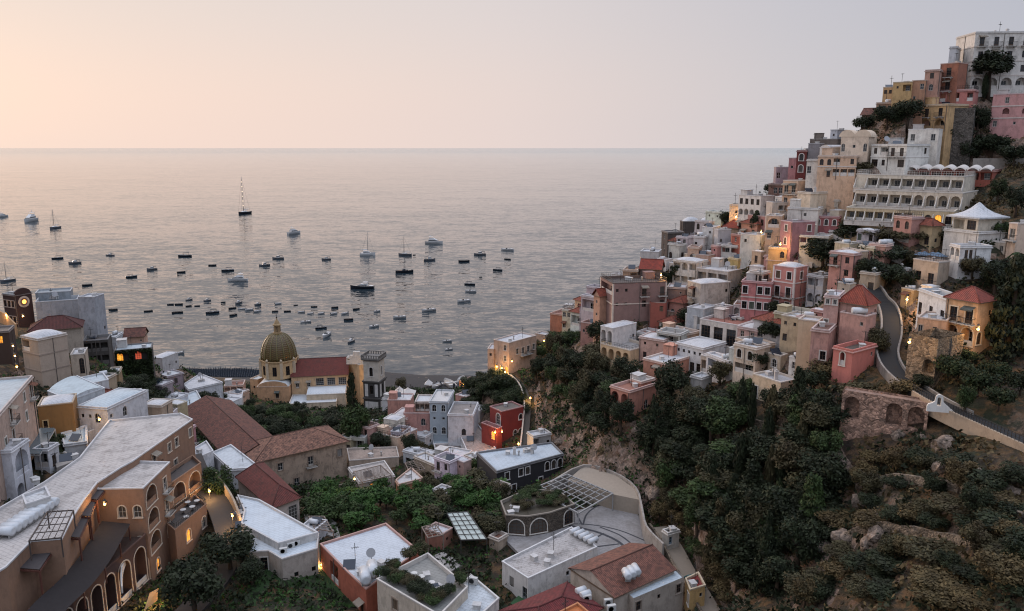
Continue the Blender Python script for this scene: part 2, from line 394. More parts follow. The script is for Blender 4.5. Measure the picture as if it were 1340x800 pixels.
def tile_roof(root, foot, zt, kind, rh, mat, ridge=None, over=.45, name='roof', wallbm=None):
    """hip or gable over a four-cornered footprint; ridge=0 runs along edge 0"""
    q = [Vector((x, y, 0)) for x, y in inset(foot, -over)]
    l0, l1 = (q[1]-q[0]).length, (q[2]-q[1]).length
    if ridge is None: ridge = 0 if l0 >= l1 else 1
    if ridge == 1: q = q[1:] + q[:1]; foot = foot[1:]+foot[:1]; l0, l1 = l1, l0
    z = Vector((0, 0, zt)); m1, m0 = (q[1]+q[2])/2, (q[3]+q[0])/2
    if kind == 'hip':
        cut = min(.5*l1/max(l0, .1), .47); a, b = m0.lerp(m1, cut), m0.lerp(m1, 1-cut)
    else: a, b = m0, m1
    a, b = a+z+Vector((0, 0, rh)), b+z+Vector((0, 0, rh)); q = [p+z for p in q]
    bm = bmesh.new(); uvl = bm.loops.layers.uv.new('UVMap'); zero = root.location
    def face(pts, mi=0, mapdir=None):
        f = bm.faces.new([bm.verts.new(p-zero) for p in pts]); f.material_index = mi
        e = (pts[1]-pts[0]).normalized(); nn = f.normal if f.normal.length else Vector((0, 0, 1)); f.normal_update(); s = f.normal.cross(e)
        tri_uv(bm, uvl, f, e, s, pts[0]-zero)
    face([q[0], q[1], b, a]); face([q[2], q[3], a, b])
    if kind == 'hip': face([q[1], q[2], b]); face([q[3], q[0], a])
    th = Vector((0, 0, -.16))
    for i in range(4): face([q[i]+th, q[(i+1) % 4]+th, q[(i+1) % 4], q[i]], 1)
    face([q[3]+th, q[2]+th, q[1]+th, q[0]+th], 1)
    if kind == 'gable' and wallbm is not None:
        f4 = [Vector((x, y, 0)) for x, y in foot]
        k = 1 - .02
        for p, r, top in ((f4[1], f4[2], b), (f4[3], f4[0], a)):
            t = (p+r)/2 + Vector((0, 0, zt+rh*(1-over/(l1/2))-.02)) ; wallbm.faces.new([wallbm.verts.new(v-zero) for v in (p+z, r+z, t)])
    for c0, c1 in [(a, b)] + ([(q[0], a), (q[1], b), (q[2], b), (q[3], a)] if kind == 'hip' else []):
        if (c1-c0).length > .2:
            tube(bm, [c0-zero, c1-zero], .13, 5, 0)
    return obj(name, mesh('tiled_roof', bm, [mat, flat('eaves_underside', (104, 84, 68))]), root)
HS = []; KEYS = {}
def rec(name, label, foot, zt, zv, col, **k):
    if poly_area(foot) < 0: print('CW footprint', label); foot = foot[::-1]
    r = dict(name=name, label=label, foot=[(float(x), float(y)) for x, y in foot], zt=zt, zv=zv, col=col, **k); HS.append(r)
    if k.get('short'): KEYS[k['short']] = r
    return r
def H(name, label, xl, xc, xr, yt, yb, Y, ang, col, A='', B='', dep=None, **k):
    """house by its near corner: column xc, top yt, foot yb, at distance Y; its left face reaches xl, its right face xr"""
    C = atY(xc, yt, Y); zt = C.z; zv = atY(xc, yb, Y).z
    phi = math.atan2(C.x, C.y); a = R(ang)
    f, l = Vector((math.sin(phi), math.cos(phi), 0)), Vector((-math.cos(phi), math.sin(phi), 0))
    da, db = l*math.cos(a)+f*math.sin(a), -l*math.sin(a)+f*math.cos(a)
    la, lb = reach(C, da, xl), reach(C, db, xr)
    if dep: 
        if xr - xc <= 5: lb = dep
        else: la = dep
    if xr-xc <= 5 and not dep: lb = max(6, min(10, la*.7))
    lb = k.pop('lbm', lb)
    if not (0 < la < 60): print('LA', label, la); la = 8
    if not (0 < lb < 60): print('LB', label, lb); lb = 8
    c = Vector((C.x, C.y)); da, db = Vector(da[:2]), Vector(db[:2])
    foot = [c, c+db*lb, c+da*la+db*lb, c+da*la]
    return rec(name, label, [tuple(p) for p in foot], zt, zv, col, spec={0: B, 3: A}, **k)
def PH(name, label, pts, z, h, col, spec=None, **k):
    """house by its roof outline seen in the photograph, lying at height z; h is the height of wall below it"""
    return rec(name, label, [tuple(atz(x, y, z)[:2]) for x, y in pts], z, z-h, col, spec=spec or {}, **k)
def EH(name, label, p1, p2, z, dep, h, col, spec='', **k):
    """house by the eave of one face, from pixel p1 to p2 (left to right from outside) at height z, dep metres deep"""
    a, b = Vector(atz(*p1, z)[:2]), Vector(atz(*p2, z)[:2]); u = (b-a).normalized(); n = Vector((-u.y, u.x))*dep
    return rec(name, label, [tuple(a), tuple(b), tuple(b+n), tuple(a+n)], z, z-h, col, spec={0: spec}, **k)
ROOTS = {}; CLUTTER = []; SPOTS = []
def build(r):
    foot, zt, zv = r['foot'], r['zt'], r['zv']; n = len(foot)
    zlow = min(zv - .3, min(ground(x, y) for x, y in foot) - .8)
    if r.get('zlow') is not None: zlow = r['zlow']
    join = r.get('join')
    if join and join in ROOTS: root = ROOTS[join]
    else:
        root = thing(r['name'], r['label'], r.get('cat', 'house'), (foot[0][0], foot[0][1], zlow), 0, r.get('group'))
        if join: ROOTS[join] = root
    z0 = root.location; wm = r['mat'] if 'mat' in r else plaster(r['col'], r.get('wear', .8))
    fm = r.get('frame') or WHITEF; sm = r.get('surr')
    if sm is None and r['zt'] and Vector((foot[0][0], foot[0][1])).length < 150 and r['col'] and sum(r['col']) < 560: sm = (205, 196, 184)
    smat = plaster(sm, .2) if sm else None
    bm = bmesh.new(); wins = []
    for i in range(n):
        p0, p1 = foot[i], foot[(i+1) % n]; Ln = math.dist(p0, p1)
        ops = parse(r['spec'].get(i), Ln, zt-.25, zv)
        wall_face(bm, (p0[0]-z0.x, p0[1]-z0.y), (p1[0]-z0.x, p1[1]-z0.y), zlow-z0.z, zt-z0.z, [(o[1], o[2], o[3]-z0.z, o[4]-z0.z, o[5], o[6]) for o in ops])
        u = Vector((p1[0]-p0[0], p1[1]-p0[1], 0))/Ln; inn = Vector((-u.y, u.x, 0)); rz = math.atan2(u.y, u.x)
        for ch, a0, a1, v0, v1, arch, dp in ops: wins.append((ch, Vector((p0[0], p0[1], 0)) + u*(a0+a1)/2 + Vector((0, 0, v0)), rz, inn, a1-a0, v1-v0, arch, dp))
    kind = r.get('roof', 'flat'); rc = r.get('rcol', (208, 208, 210)); rmat = membrane(rc, r.get('stain', .45))
    if kind in ('hip', 'gable'):
        rf = tile_roof(root, foot, zt, kind, r.get('rh', 2.2), r.get('rmat') or tiles((150, 78, 58), (118, 62, 48)), r.get('ridge'), r.get('over', .45), wallbm=bm)
    bmesh.ops.remove_doubles(bm, verts=bm.verts, dist=.0005)
    wall = obj('wall', mesh('house_wall', bm, wm), root)
    if kind in ('flat', 'dome', 'dome2', 'terrace', 'vault', 'tent'):
        bm = bmesh.new(); f = [(x-z0.x, y-z0.y) for x, y in foot]; zs = zt - z0.z - (.55 if kind == 'terrace' else .28)
        if r.get('pz'): zs = zt-z0.z-r['pz']
        fi = inset(f, .06)
        if kind in ('flat', 'terrace') or n != 4:
            fc = bm.faces.new([bm.verts.new((x, y, zs)) for x, y in fi]); bmesh.ops.triangulate(bm, faces=[fc])
        elif kind == 'tent':
            rh = r['rh']; c = Vector((sum(p[0] for p in f)/4, sum(p[1] for p in f)/4)); ov = inset(f, -.9); rings = []
            for t, k in ((0, 0), (.25, .10), (.5, .27), (.75, .56), (.93, .9), (1, 1)):
                rings.append([bm.verts.new((x+(c.x-x)*t, y+(c.y-y)*t, zt-z0.z+.02+rh*k)) for x, y in ov])
            for a, b in zip(rings, rings[1:]):
                for i in range(4): bm.faces.new((a[i], a[(i+1) % 4], b[(i+1) % 4], b[i])).smooth = True
            ed = [bm.verts.new((x, y, zt-z0.z-.25)) for x, y in ov]
            for i in range(4): bm.faces.new((ed[i], ed[(i+1) % 4], rings[0][(i+1) % 4], rings[0][i]))
            bm.faces.new(ed[::-1])
        else:
            m = 12; P = [Vector(p) for p in fi]; g = []
            for i in range(m+1):
                row = []
                for j in range(m+1):
                    s, t = i/m, j/m; p = P[0].lerp(P[1], s).lerp(P[3].lerp(P[2], s), t)
                    if kind == 'dome': k = math.sqrt(max(0, 1-((2*s-1)**2))) * math.sqrt(max(0, 1-((2*t-1)**2)))
                    elif kind == 'dome2': k = abs(math.sin(2*math.pi*s))**.6 * math.sqrt(max(0, 1-(2*t-1)**2)) if math.dist(f[0], f[1]) > math.dist(f[1], f[2]) else abs(math.sin(2*math.pi*t))**.6 * math.sqrt(max(0, 1-(2*s-1)**2))
                    else: k = math.sqrt(max(0, 1-(2*t-1)**2)) if math.dist(f[0], f[1]) > math.dist(f[1], f[2]) else math.sqrt(max(0, 1-(2*s-1)**2))
                    row.append(bm.verts.new((p.x, p.y, zs + r.get('rh', .9)*k)))
                g.append(row)
            if kind == 'vault':
                ends = ([q for q in g[0]], [q for q in g[m]]) if math.dist(f[0], f[1]) > math.dist(f[1], f[2]) else ([row[0] for row in g], [row[m] for row in g])
                for e_ in ends: bm.faces.new([bm.verts.new(v.co) for v in e_]).material_index = 1
            for i in range(m):
                for j in range(m): bm.faces.new((g[i][j], g[i+1][j], g[i+1][j+1], g[i][j+1])).smooth = True
        if kind == 'terrace': rmat = membrane(r.get('rcol', (150, 98, 80)), .5)
        rf = obj('roof', mesh('flat_roof', bm, [rmat, wm]), root)
        if kind != 'tent' and r.get('parapet', 1):
            bm = bmesh.new(); o, i2 = inset(f, -.07), inset(f, .19); zz = zt-z0.z
            for i in range(n):
                j = (i+1) % n
                V = lambda p, z: bm.verts.new((p[0], p[1], z))
                bm.faces.new((V(o[i], zz+.1), V(o[j], zz+.1), V(i2[j], zz+.1), V(i2[i], zz+.1)))
                bm.faces.new((V(o[i], zz-.12), V(o[j], zz-.12), V(o[j], zz+.1), V(o[i], zz+.1)))
                bm.faces.new((V(i2[j], zs-.1), V(i2[i], zs-.1), V(i2[i], zz+.1), V(i2[j], zz+.1)))
                bm.faces.new((V(o[j], zz-.12), V(o[i], zz-.12), V(inset(f, .02)[i], zz-.12), V(inset(f, .02)[j], zz-.12)))
            pc = r.get('pcol', tuple(.5*x+.5*y for x, y in zip(r['col'], (198, 196, 196)))); obj('parapet', mesh('parapet', bm, plaster(pc, .4)), rf)
        if r.get('rail'):
            bm = bmesh.new(); f3 = inset(f, .1)
            for i in range(n):
                a, b = Vector((*f3[i], zz+.1)), Vector((*f3[(i+1) % n], zz+.1)); m = max(2, int((b-a).length/.5))
                for z in (.45, .9): beam(bm, a+Vector((0, 0, z)), b+Vector((0, 0, z)), .05)
                for q in range(m): p = a.lerp(b, q/m); beam(bm, p, p+Vector((0, 0, .9)), .04)
            obj('roof_railing', mesh('railing', bm, IRON if r['rail'] == 1 else WHITEF), rf)
    shp, shc, wood = rnd.choice((0, .2, .5)), rnd.choice(((88, 96, 84), (104, 86, 68), (132, 128, 124), (74, 66, 60))), rnd.random() < .6
    for ch, p, rz, inn, w, h, arch, dp in wins:
        if ch in 'Ll':
            sc = rd(min(1.3, w*.55)); hh = rd(min(2.1, h*.86)); gm = GLASS
            if not r.get('bare'): obj('door', window_mesh('d', sc, hh, 0, fm, gm), root, p + inn*(dp-.03) - z0 + Vector((0, 0, .01)), rz)
            if sm and r.get('archtrim', 1) and ch == 'L': obj('arch_surround', surround_mesh(rd(w), rd(h), arch, smat), root, p + inn*.185 - z0, rz)
            if r.get('looprail', 1) and h > 1.7:
                bm = bmesh.new(); box(bm, -w/2+.01, w/2-.01, .12, .25, 0, .85); obj('balustrade', mesh('balustrade', bm, plaster(r.get('balcol', (205, 196, 186)), .4) if r.get('balcol', 1) else wm), root, p - z0, rz)
            continue
        gm = {'y': LIT, 'Y': LIT, 'Z': LITRED, 'W': LIT}.get(ch) or (GLASS, GLASS, GLASS, GLASS3, GLASS3, GLASS2)[rnd.randrange(6)]; f2 = WOODF if fm is WHITEF and wood else fm; kd = ch; arch_w = arch
        if ch in 'ZW': arch_w = 1
        if ch == 'b' or (ch == 'r' and rnd.random() < shp): kd = 'b'; f2 = flat('painted_shutters', shc, .8)
        o = obj('window' if ch not in 'dD' else 'door', window_mesh(kd, rd(w), rd(h), arch_w, f2, gm), root, p + inn*.16 - z0, rz)
        if smat and ch in 'raAdDbyYog': obj('surround', surround_mesh(rd(w), rd(h), arch_w, smat), o)
        if ch in 'dD' and w > .7 and rnd.random() < .4:
            bm = bmesh.new(); aw = w/2+.35; vs = [(-aw, -.18, h+.45), (aw, -.18, h+.45), (aw, -1.25, h+.05), (-aw, -1.25, h+.05), (aw, -1.25, h-.18), (-aw, -1.25, h-.18)]; v_ = [bm.verts.new(x) for x in vs]; bm.faces.new((v_[3], v_[2], v_[1], v_[0])); bm.faces.new((v_[5], v_[4], v_[2], v_[3])); bmesh.ops.solidify(bm, geom=bm.faces[:], thickness=.04)
            obj('awning', mesh('awning', bm, flat('faded_awning', rnd.choice(((188, 176, 160), (150, 104, 84), (120, 124, 118))), .9)), o)
        if ch == 'D':
            s, rl = balcony_meshes(rd(w+1.2), plaster((190, 182, 172), .4)); b = obj('balcony', s, root, p + inn*.16 - z0, rz); obj('railing', rl, b)
    if r.get('gallery'):
        g_ = r['gallery']; p0, p1 = Vector(foot[3]), Vector(foot[0]); Ln = (p1-p0).length; u = (p1-p0)/Ln; nn = Vector((u.y, -u.x)); rz = math.atan2(u.y, u.x); rows = r['spec'][3].split('/')
        bm = bmesh.new(); zb = zv-z0.z; box(bm, 0, Ln, -g_, -.02, zb-.25, zb); box(bm, 0, Ln, -g_, -g_+.14, zb, zb+.75); box(bm, -.05, Ln+.05, -g_-.1, -g_+.2, zb+.75, zb+.85)
        o = obj('gallery', mesh('gallery', bm, plaster((208, 196, 184), .5)), root, (p0.x-z0.x, p0.y-z0.y, 0), rz); nb = len(rows[-1]); bm = bmesh.new(); hh = (zt-zv)*.8
        vs = [(-.05, 0), (-g_, 0), (-g_, hh*.38), (-g_*.8, hh*.45), (-g_*.45, hh*.62), (-g_*.2, hh*.85), (-.05, hh)]
        f0, f1 = [bm.verts.new((-.08, y, z)) for y, z in vs], [bm.verts.new((.08, y, z)) for y, z in vs]; bm.faces.new(f0); bm.faces.new(f1[::-1])
        for i in range(len(vs)): bm.faces.new((f0[i-1], f0[i], f1[i], f1[i-1]))
        bmesh.ops.recalc_face_normals(bm, faces=bm.faces); me_ = mesh('divider', bm, plaster((206, 196, 184), .5))
        for k in range(nb+1): obj('divider', me_, o, (Ln*k/nb, 0, zb))
    if r.get('bands'):
        bm = bmesh.new(); f = [(x-z0.x, y-z0.y) for x, y in foot]; o, i2 = inset(f, -.10), inset(f, .02); nb = r['bands']
        for k in range(0 if kind in ('hip', 'gable') else 1, nb):
            zz = zt - z0.z - (zt-zv)*k/nb
            for i in range(n):
                j = (i+1) % n
                for A_, B_ in (((o, zz-.13), (o, zz+.13)), ((o, zz+.13), (i2, zz+.13)), ((i2, zz-.13), (o, zz-.13))):
                    bm.faces.new([bm.verts.new((*q, z)) for q, z in ((A_[0][i], A_[1]), (A_[0][j], A_[1]), (B_[0][j], B_[1]), (B_[0][i], B_[1]))])
        obj('string_course', mesh('string_course', bm, plaster(r.get('bcol', (205, 190, 178)), .3)), root)
    if r.get('quoins'):
        bm = bmesh.new()
        for i in (0, 1, 3):
            x, y = foot[i][0]-z0.x, foot[i][1]-z0.y; c = Vector((sum(p[0] for p in foot)/n-z0.x, sum(p[1] for p in foot)/n-z0.y)); d = (Vector((x, y))-c).normalized()*.04
            u0 = (Vector(foot[(i+1) % n])-Vector(foot[i])).normalized(); u1 = (Vector(foot[i-1])-Vector(foot[i])).normalized()
            q = [Vector((x, y))+d, Vector((x, y))+u0*.4+d, Vector((x, y))+u0*.4+u1*.4, Vector((x, y))+u1*.4+d]
            prism(bm, [tuple(p) for p in q], zv-z0.z, zt-z0.z-.1)
        obj('corner_trim', mesh('corner_trim', bm, plaster(r['quoins'], .3)), root)
    if zt-zv > 5 and r.get('pipes', 1) and not join:
        for i in (0, 3 if n == 4 else 1):
            p0, p1 = Vector(foot[i]), Vector(foot[(i+1) % n]); Ln = (p1-p0).length
            if Ln < 4 or rnd.random() < .35: continue
            u = (p1-p0)/Ln; nn = Vector((u.y, -u.x)); a = p0 + u*(Ln*rnd.choice((.04, .96, .5))) + nn*.07; bm = bmesh.new(); beam(bm, (a.x-z0.x, a.y-z0.y, zv-z0.z-.5), (a.x-z0.x, a.y-z0.y, zt-z0.z-.3), .11)
            obj('drainpipe', mesh('drainpipe', bm, flat('weathered_pipe', (96, 88, 82), .7)), root)
    c = Vector((sum(p[0] for p in foot)/n, sum(p[1] for p in foot)/n, zt))
    SPOTS.append((r.get('short'), c, r))
    r['root'] = root; r['roof_ob'] = rf if kind != 'none' else None; r['zroof'] = (zt-.28) if kind == 'flat' else zt-.55
    if kind in ('dome', 'vault'): r['zroof'] = zt-.28
    A_ = abs(poly_area(foot))
    if kind in ('flat', 'terrace') and n == 4 and not join and A_ > 34 and rf and set(r['spec']) == {0, 3} and r.get('cat') not in ('wall', 'ruin', 'kiosk', 'shed', 'restaurant') and rnd.random() < .55:
        ci = Vector(foot[2]); u = (Vector(foot[3])-ci).normalized(); v = (Vector(foot[1])-ci).normalized(); w_, d_ = min(2.6, A_**.5*.36), min(2.4, A_**.5*.33); o_ = ci+u*.35+v*.35
        if rnd.random() < .4: o_ = Vector(foot[3])-u*(w_+.35)+v*.35
        q = [o_, o_+u*w_, o_+u*w_+v*d_, o_+v*d_]; q = [(p.x-z0.x, p.y-z0.y) for p in q]; q = q if poly_area(q) > 0 else q[::-1]; bm = bmesh.new(); zb = r['zroof']-z0.z; hh = rnd.uniform(1.7, 2.4); prism(bm, q, zb-.05, zb+hh); prism(bm, inset(q, -.12), zb+hh, zb+hh+.12)
        obj('stair_head', mesh('stair_head', bm, wm if rnd.random() < .6 else plaster((196, 190, 184), .6)), rf)
    if kind in ('flat', 'dome', 'terrace') and not join and r['col'] and rnd.random() < .5 and 'mat' not in r:
        bm = bmesh.new(); f_ = [(x-z0.x, y-z0.y) for x, y in foot]; o2, i3 = inset(f_, -.2), inset(f_, -.02); zz = zt-z0.z-.42
        for i in range(n):
            j = (i+1) % n
            for A1, A2 in (((o2, zz), (o2, zz+.16)), ((o2, zz+.16), (i3, zz+.2)), ((i3, zz), (o2, zz))): bm.faces.new([bm.verts.new((*q, z)) for q, z in ((A1[0][i], A1[1]), (A1[0][j], A1[1]), (A2[0][j], A2[1]), (A2[0][i], A2[1]))])
        obj('cornice', mesh('cornice', bm, plaster(tuple(.6*x+.4*y for x, y in zip(r['col'], (200, 192, 184))), .5)), root)
    # chimneys belong to the roof
    for k in range(r.get('chim', 0)):
        a = Vector(foot[0]).lerp(Vector(foot[2]), .3+.4*rnd.random()).lerp(Vector(foot[1+2*(k % 2)]), .25*rnd.random())
        bm = bmesh.new(); x, y = a.x-z0.x, a.y-z0.y; zb = r['zroof']-z0.z; hh = 1.0+.5*rnd.random()
        box(bm, x-.3, x+.3, y-.25, y+.25, zb-.1, zb+hh); box(bm, x-.38, x+.38, y-.33, y+.33, zb+hh, zb+hh+.1); box(bm, x-.2, x+.2, y-.16, y+.16, zb+hh+.1, zb+hh+.32)
        obj('chimney', mesh('chimney', bm, plaster((196, 188, 180), .5)), rf)
    return root

# ------------------------------------------------------------------ the ground
CP = []                                            # control points (x, y, z)
FLAT = []                                          # (polygon, height): the ground is cut down below these
def cp(px, py, Y): CP.append(tuple(atY(px, py, Y)))
GX0, GX1, GY0, GY1, GS = -210, 250, 34, 430, 1.6
def make_ground():
    global GZ, NX, NY
    pts = list(CP)
    for r in HS:
        if r.get('nog'): continue
        f = r['foot']; es = [i for i, s in r['spec'].items() if s] or [0]
        idx = {0, 1, len(f)-1} if not r.get('gfoot') else set(range(len(f)))
        if r.get('gcorner'): idx = {0}
        for i in idx: pts.append((f[i][0], f[i][1], r['zv']))
    # merge neighbours
    used = [False]*len(pts); M = []
    for i, p in enumerate(pts):
        if used[i]: continue
        cl = [p]; used[i] = True
        for j in range(i+1, len(pts)):
            if not used[j] and math.dist(p[:2], pts[j][:2]) < 3.2: cl.append(pts[j]); used[j] = True
        M.append(tuple(sum(q[k] for q in cl)/len(cl) if k < 2 else min(q[2] for q in cl)*.4+.6*sum(q[2] for q in cl)/len(cl) for k in range(3)))
    P = np.array(M); n = len(P); print('ground control points', n)
    D = np.hypot(P[:, None, 0]-P[None, :, 0], P[:, None, 1]-P[None, :, 1])
    A = np.zeros((n+1, n+1)); A[:n, :n] = -D + np.eye(n)*.7; A[:n, n] = 1; A[n, :n] = 1
    w = np.linalg.solve(A, np.append(P[:, 2], 0))
    NX, NY = int((GX1-GX0)/GS)+1, int((GY1-GY0)/GS)+1
    X, Yg = np.meshgrid(GX0+GS*np.arange(NX), GY0+GS*np.arange(NY))
    Z = np.full(X.shape, w[n])
    for k in range(n): Z += -w[k]*np.hypot(X-P[k, 0], Yg-P[k, 1])
    gy, gx = np.gradient(Z, GS); slope = np.hypot(gx, gy)
    NZ = np.zeros_like(Z)
    for j in range(NY):
        for i in range(NX):
            v = Vector((X[j, i], Yg[j, i], Z[j, i]))
            NZ[j, i] = 1.5*pnoise(v*.11) + .9*pnoise(v*.27) + .5*pnoise(v*.6)
    Z += NZ*np.clip(slope-.35, 0, 1)*1.2 + NZ*.10
    def clampin(poly, z, grow):
        q = inset(poly, -grow); xs = [p[0] for p in q]; ys = [p[1] for p in q]
        i0, i1 = max(0, int((min(xs)-GX0)/GS)), min(NX-1, int((max(xs)-GX0)/GS)+1); j0, j1 = max(0, int((min(ys)-GY0)/GS)), min(NY-1, int((max(ys)-GY0)/GS)+1)
        for j in range(j0, j1+1):
            for i in range(i0, i1+1):
                if Z[j, i] > z and in_poly(GX0+i*GS, GY0+j*GS, q): Z[j, i] = z
    for r in HS:
        if not r.get('nog'): clampin(r['foot'], r['zv']+.4 if r.get('gfoot') else r['zt']-1.0, .8)
    for q, z in FLAT: clampin(q, z, 1.2)
    GZ = Z
def ground(x, y):
    a, b = (x-GX0)/GS, (y-GY0)/GS; i, j = min(max(int(a), 0), NX-2), min(max(int(b), 0), NY-2); s, t = a-i, b-j
    return float(GZ[j, i]*(1-s)*(1-t)+GZ[j, i+1]*s*(1-t)+GZ[j+1, i]*(1-s)*t+GZ[j+1, i+1]*s*t)
def hit(px, py, y0=46):
    a, b = ray(px, py); Y = y0
    while Y < 425:
        x = a*Y
        if GX0 < x < GX1 and CAMZ+b*Y < ground(x, Y): return Vector((x, Y, ground(x, Y)))
        Y += .5
    return None
# ------------------------------------------------------------------ the houses (colours are what the plaster itself has, sRGB)
WHI, GRW, CRM, PEA, PNK, OCH = (214, 209, 204), (186, 186, 188), (208, 186, 158), (208, 162, 128), (196, 122, 112), (196, 150, 88)
TERRA = tiles((158, 76, 54), (124, 60, 46)); TERRD = tiles((124, 78, 64), (80, 52, 46)); TERRP = tiles((156, 112, 92), (92, 66, 56))
# --- top of the right hill
H('grand_hotel', 'big white hotel with balconies crowning the hilltop at the upper right', 1252, 1277, 1354, 42, 118, 210, 65, (212, 203, 192), '/../s./../..', 'DDDD/rrrr/rrrr/LLLL', cat='hotel', short='hilltop white hotel', bands=4, chim=2)
H('house', 'narrow white stepped block against the left end of the hilltop hotel', 1243, 1252, 1254, 61, 84, 211, 10, GRW, dep=6)
H('house', 'brick orange house with flat dark cornice below the hilltop white hotel', 1231, 1255, 1267, 82, 120, 203, 25, (158, 92, 66), 'r/D', '', bands=1, bcol=(84, 70, 60), short='brick orange house')
H('house', 'long rose pink house with veranda roof under the brick orange house', 1213, 1275, 1279, 117, 135, 201, 8, (190, 108, 96), 'r.lll.l', '', roof='terrace', rail=1, short='rose pink veranda house')
H('house', 'salmon house with one arched window and dark cornice near hilltop', 1211, 1230, 1233, 91, 121, 203, 10, (186, 134, 112), 'b/a', '', bands=1, bcol=(70, 62, 56))
H('house', 'orange tan house with small square windows near the hilltop skyline', 1194, 1212, 1214, 105, 136, 203, 8, (184, 128, 94), '.r/s.', '')
H('house', 'yellow ochre house with dark roofed loggia on the hilltop skyline', 1169, 1194, 1196, 107, 134, 204, 8, (200, 156, 96), 'sl/..', '', bands=1, bcol=(74, 66, 58), short='ochre loggia house')
H('house', 'last narrow ochre house at left end of the hilltop skyline row', 1156, 1169, 1171, 114, 136, 213, 15, (190, 148, 98), 'rr/..', '')
H('house', 'small stone house with two tall openings below the skyline ochre houses', 1147, 1168, 1172, 134, 150, 209, 10, (172, 132, 104), '.rr', '', wear=1)
H('ruined_house', 'ruined brown house with sloping roof stepping down the skyline ridge', 1128, 1147, 1152, 150, 163, 212, 12, (140, 104, 86), '', '', roof='gable', rh=1.8, rmat=TERRD, wear=1, ridge=1)
H('house', 'ochre house with two dark ground floor arches and flat pale eaves', 1205, 1241, 1277, 136, 170, 198, 35, (206, 160, 104), 'rr/LL', '...s/....', balcol=(180, 140, 100), short='ochre twin arch house')
H('retaining_wall', 'dark grey stone wall right of the ochre twin arch house', 1244, 1276, 1280, 141, 174, 196.8, 4, (112, 104, 98), '', '', mat=stone((112, 104, 96), 'greystone', 1.0), roof='none', cat='wall')
H('house', 'small white house with two doors and potted terrace below ochre arches', 1189, 1229, 1232, 169, 187, 192, 8, (222, 208, 192), 'd.d', '', roof='terrace', short='white twin door house')
H('villa', 'white villa with wide balcony and blue grey side above the terraced hotel', 1141, 1187, 1217, 189, 222, 187, 35, (218, 210, 198), 'rlrr/gr.g', '..r/...', bands=2, bcol=(222, 214, 204), chim=2, short='white balcony villa')
H('house', 'cream house with two round topped gables and arched windows on skyline', 1101, 1137, 1148, 178, 202, 195, 15, (216, 188, 160), 'a.s.a', '.s', gables=1, short='round gabled house')
H('house', 'tall grey windowless house beside the dark red tower house', 1058, 1073, 1075, 188, 210, 205, 10, (128, 122, 124), '', '', short='grey windowless house')
H('house', 'low dark stone house with white rooftop posts on the skyline', 1060, 1096, 1099, 182, 192, 213, 10, (112, 98, 88), '', '', wear=1)
H('house', 'pale grey cube house carrying satellite dishes on the skyline', 1087, 1096, 1116, 170, 184, 216, 20, (178, 178, 182), 's', '.s', short='satellite dish cube')
H('house', 'long low white house just above the peach arched loggia house', 1073, 1086, 1121, 193, 207, 201, 30, (200, 190, 180), '', '.....', roof='vault')
H('house', 'peach house with paired arched windows and deep loggia under grey roof', 1071, 1121, 1125, 204, 233, 192, 5, (216, 172, 136), 'aal.r/.dlll', '', bands=2, short='peach loggia house')
H('house', 'narrow white house with one door beside the dark red tower', 1056, 1071, 1073, 209, 230, 197, 10, (214, 200, 184), 'd.', '')
H('tower_house', 'dark red tower house with white window surrounds at sea edge', 1043, 1056, 1058, 197, 228, 206, 10, (112, 40, 36), 'a/a', '', surr=(214, 204, 196), short='dark red tower house')
H('house', 'mauve house with white sea side at the right cliff edge', 1013, 1016, 1037, 219, 238, 226, 72, (158, 136, 140), '', 'r.s', short='mauve sea edge house')
H('house', 'old reddish stone house overgrown by trees below the mauve house', 1006, 1025, 1028, 241, 258, 222, 10, (138, 100, 84), '.rr', '', wear=1)
H('house', 'tall peach house with two balcony windows beside grey white wing', 1025, 1044, 1063, 237, 273, 200, 35, (216, 174, 142), 'DD/rr', '', short='tall peach balcony house')
H('house', 'white house with twin domed roof behind the tall peach house', 1053, 1072, 1090, 230, 246, 209, 25, (206, 200, 192), '..', '.d', roof='dome2', rh=1.5, parapet=0)
H('house', 'white cube house with dark doors stepping below twin domes', 1063, 1077, 1097, 238, 260, 202, 35, (204, 198, 194), 'd', 'd.r', short='white dark door cube')
H('house', 'blank cream house with grey right side under the white cubes', 1044, 1061, 1083, 252, 274, 192, 40, (214, 190, 160), '', '', chim=1)
H('house', 'long plain white wall house above the mauve pink corner house', 1031, 1071, 1077, 273, 292, 188, 10, (216, 206, 194), '...s..', '', stain=.3)
H('hotel', 'white seaside hotel with row of tall arches on the left cliff edge', 967, 996, 1014, 257, 303, 216, 40, (214, 204, 194), 'rrrr/LLLL/dddd', '', cat='hotel', rcol=(120, 112, 106), bare=1, short='white arcaded sea hotel')
H('house', 'small cream house lit warmly at the tip of the white arcaded hotel', 955, 967, 969, 268, 286, 229, 10, (214, 186, 150), '.s', '')
H('house', 'taupe house with white left wall and dark recessed veranda', 1003, 1011, 1034, 265, 285, 201, 60, (182, 168, 156), '', '.ll')
H('house', 'peach house with arched balcony window above the glowing yellow lamp', 1003, 1023, 1026, 283, 330, 190, 6, (208, 166, 132), 'L/d./.a', '', short='peach arched balcony house')
H('house', 'mauve pink corner house with green shutters and white framed window', 1022, 1037, 1067, 291, 324, 183, 55, (172, 112, 112), 'b/a', '.r/..', surr=(210, 196, 190), rcol=(150, 150, 154), short='mauve pink corner house')
H('house', 'rose house with three white framed arched windows in a row', 1066, 1098, 1103, 284, 310, 187, 8, (178, 96, 96), 'aaa/...', '', surr=(222, 212, 204), short='rose three arch house')
H('house', 'low white house with shaded bays under the rose three arch house', 1047, 1084, 1088, 310, 321, 180, 10, (206, 196, 180), 'llll', '', bare=1, looprail=0)
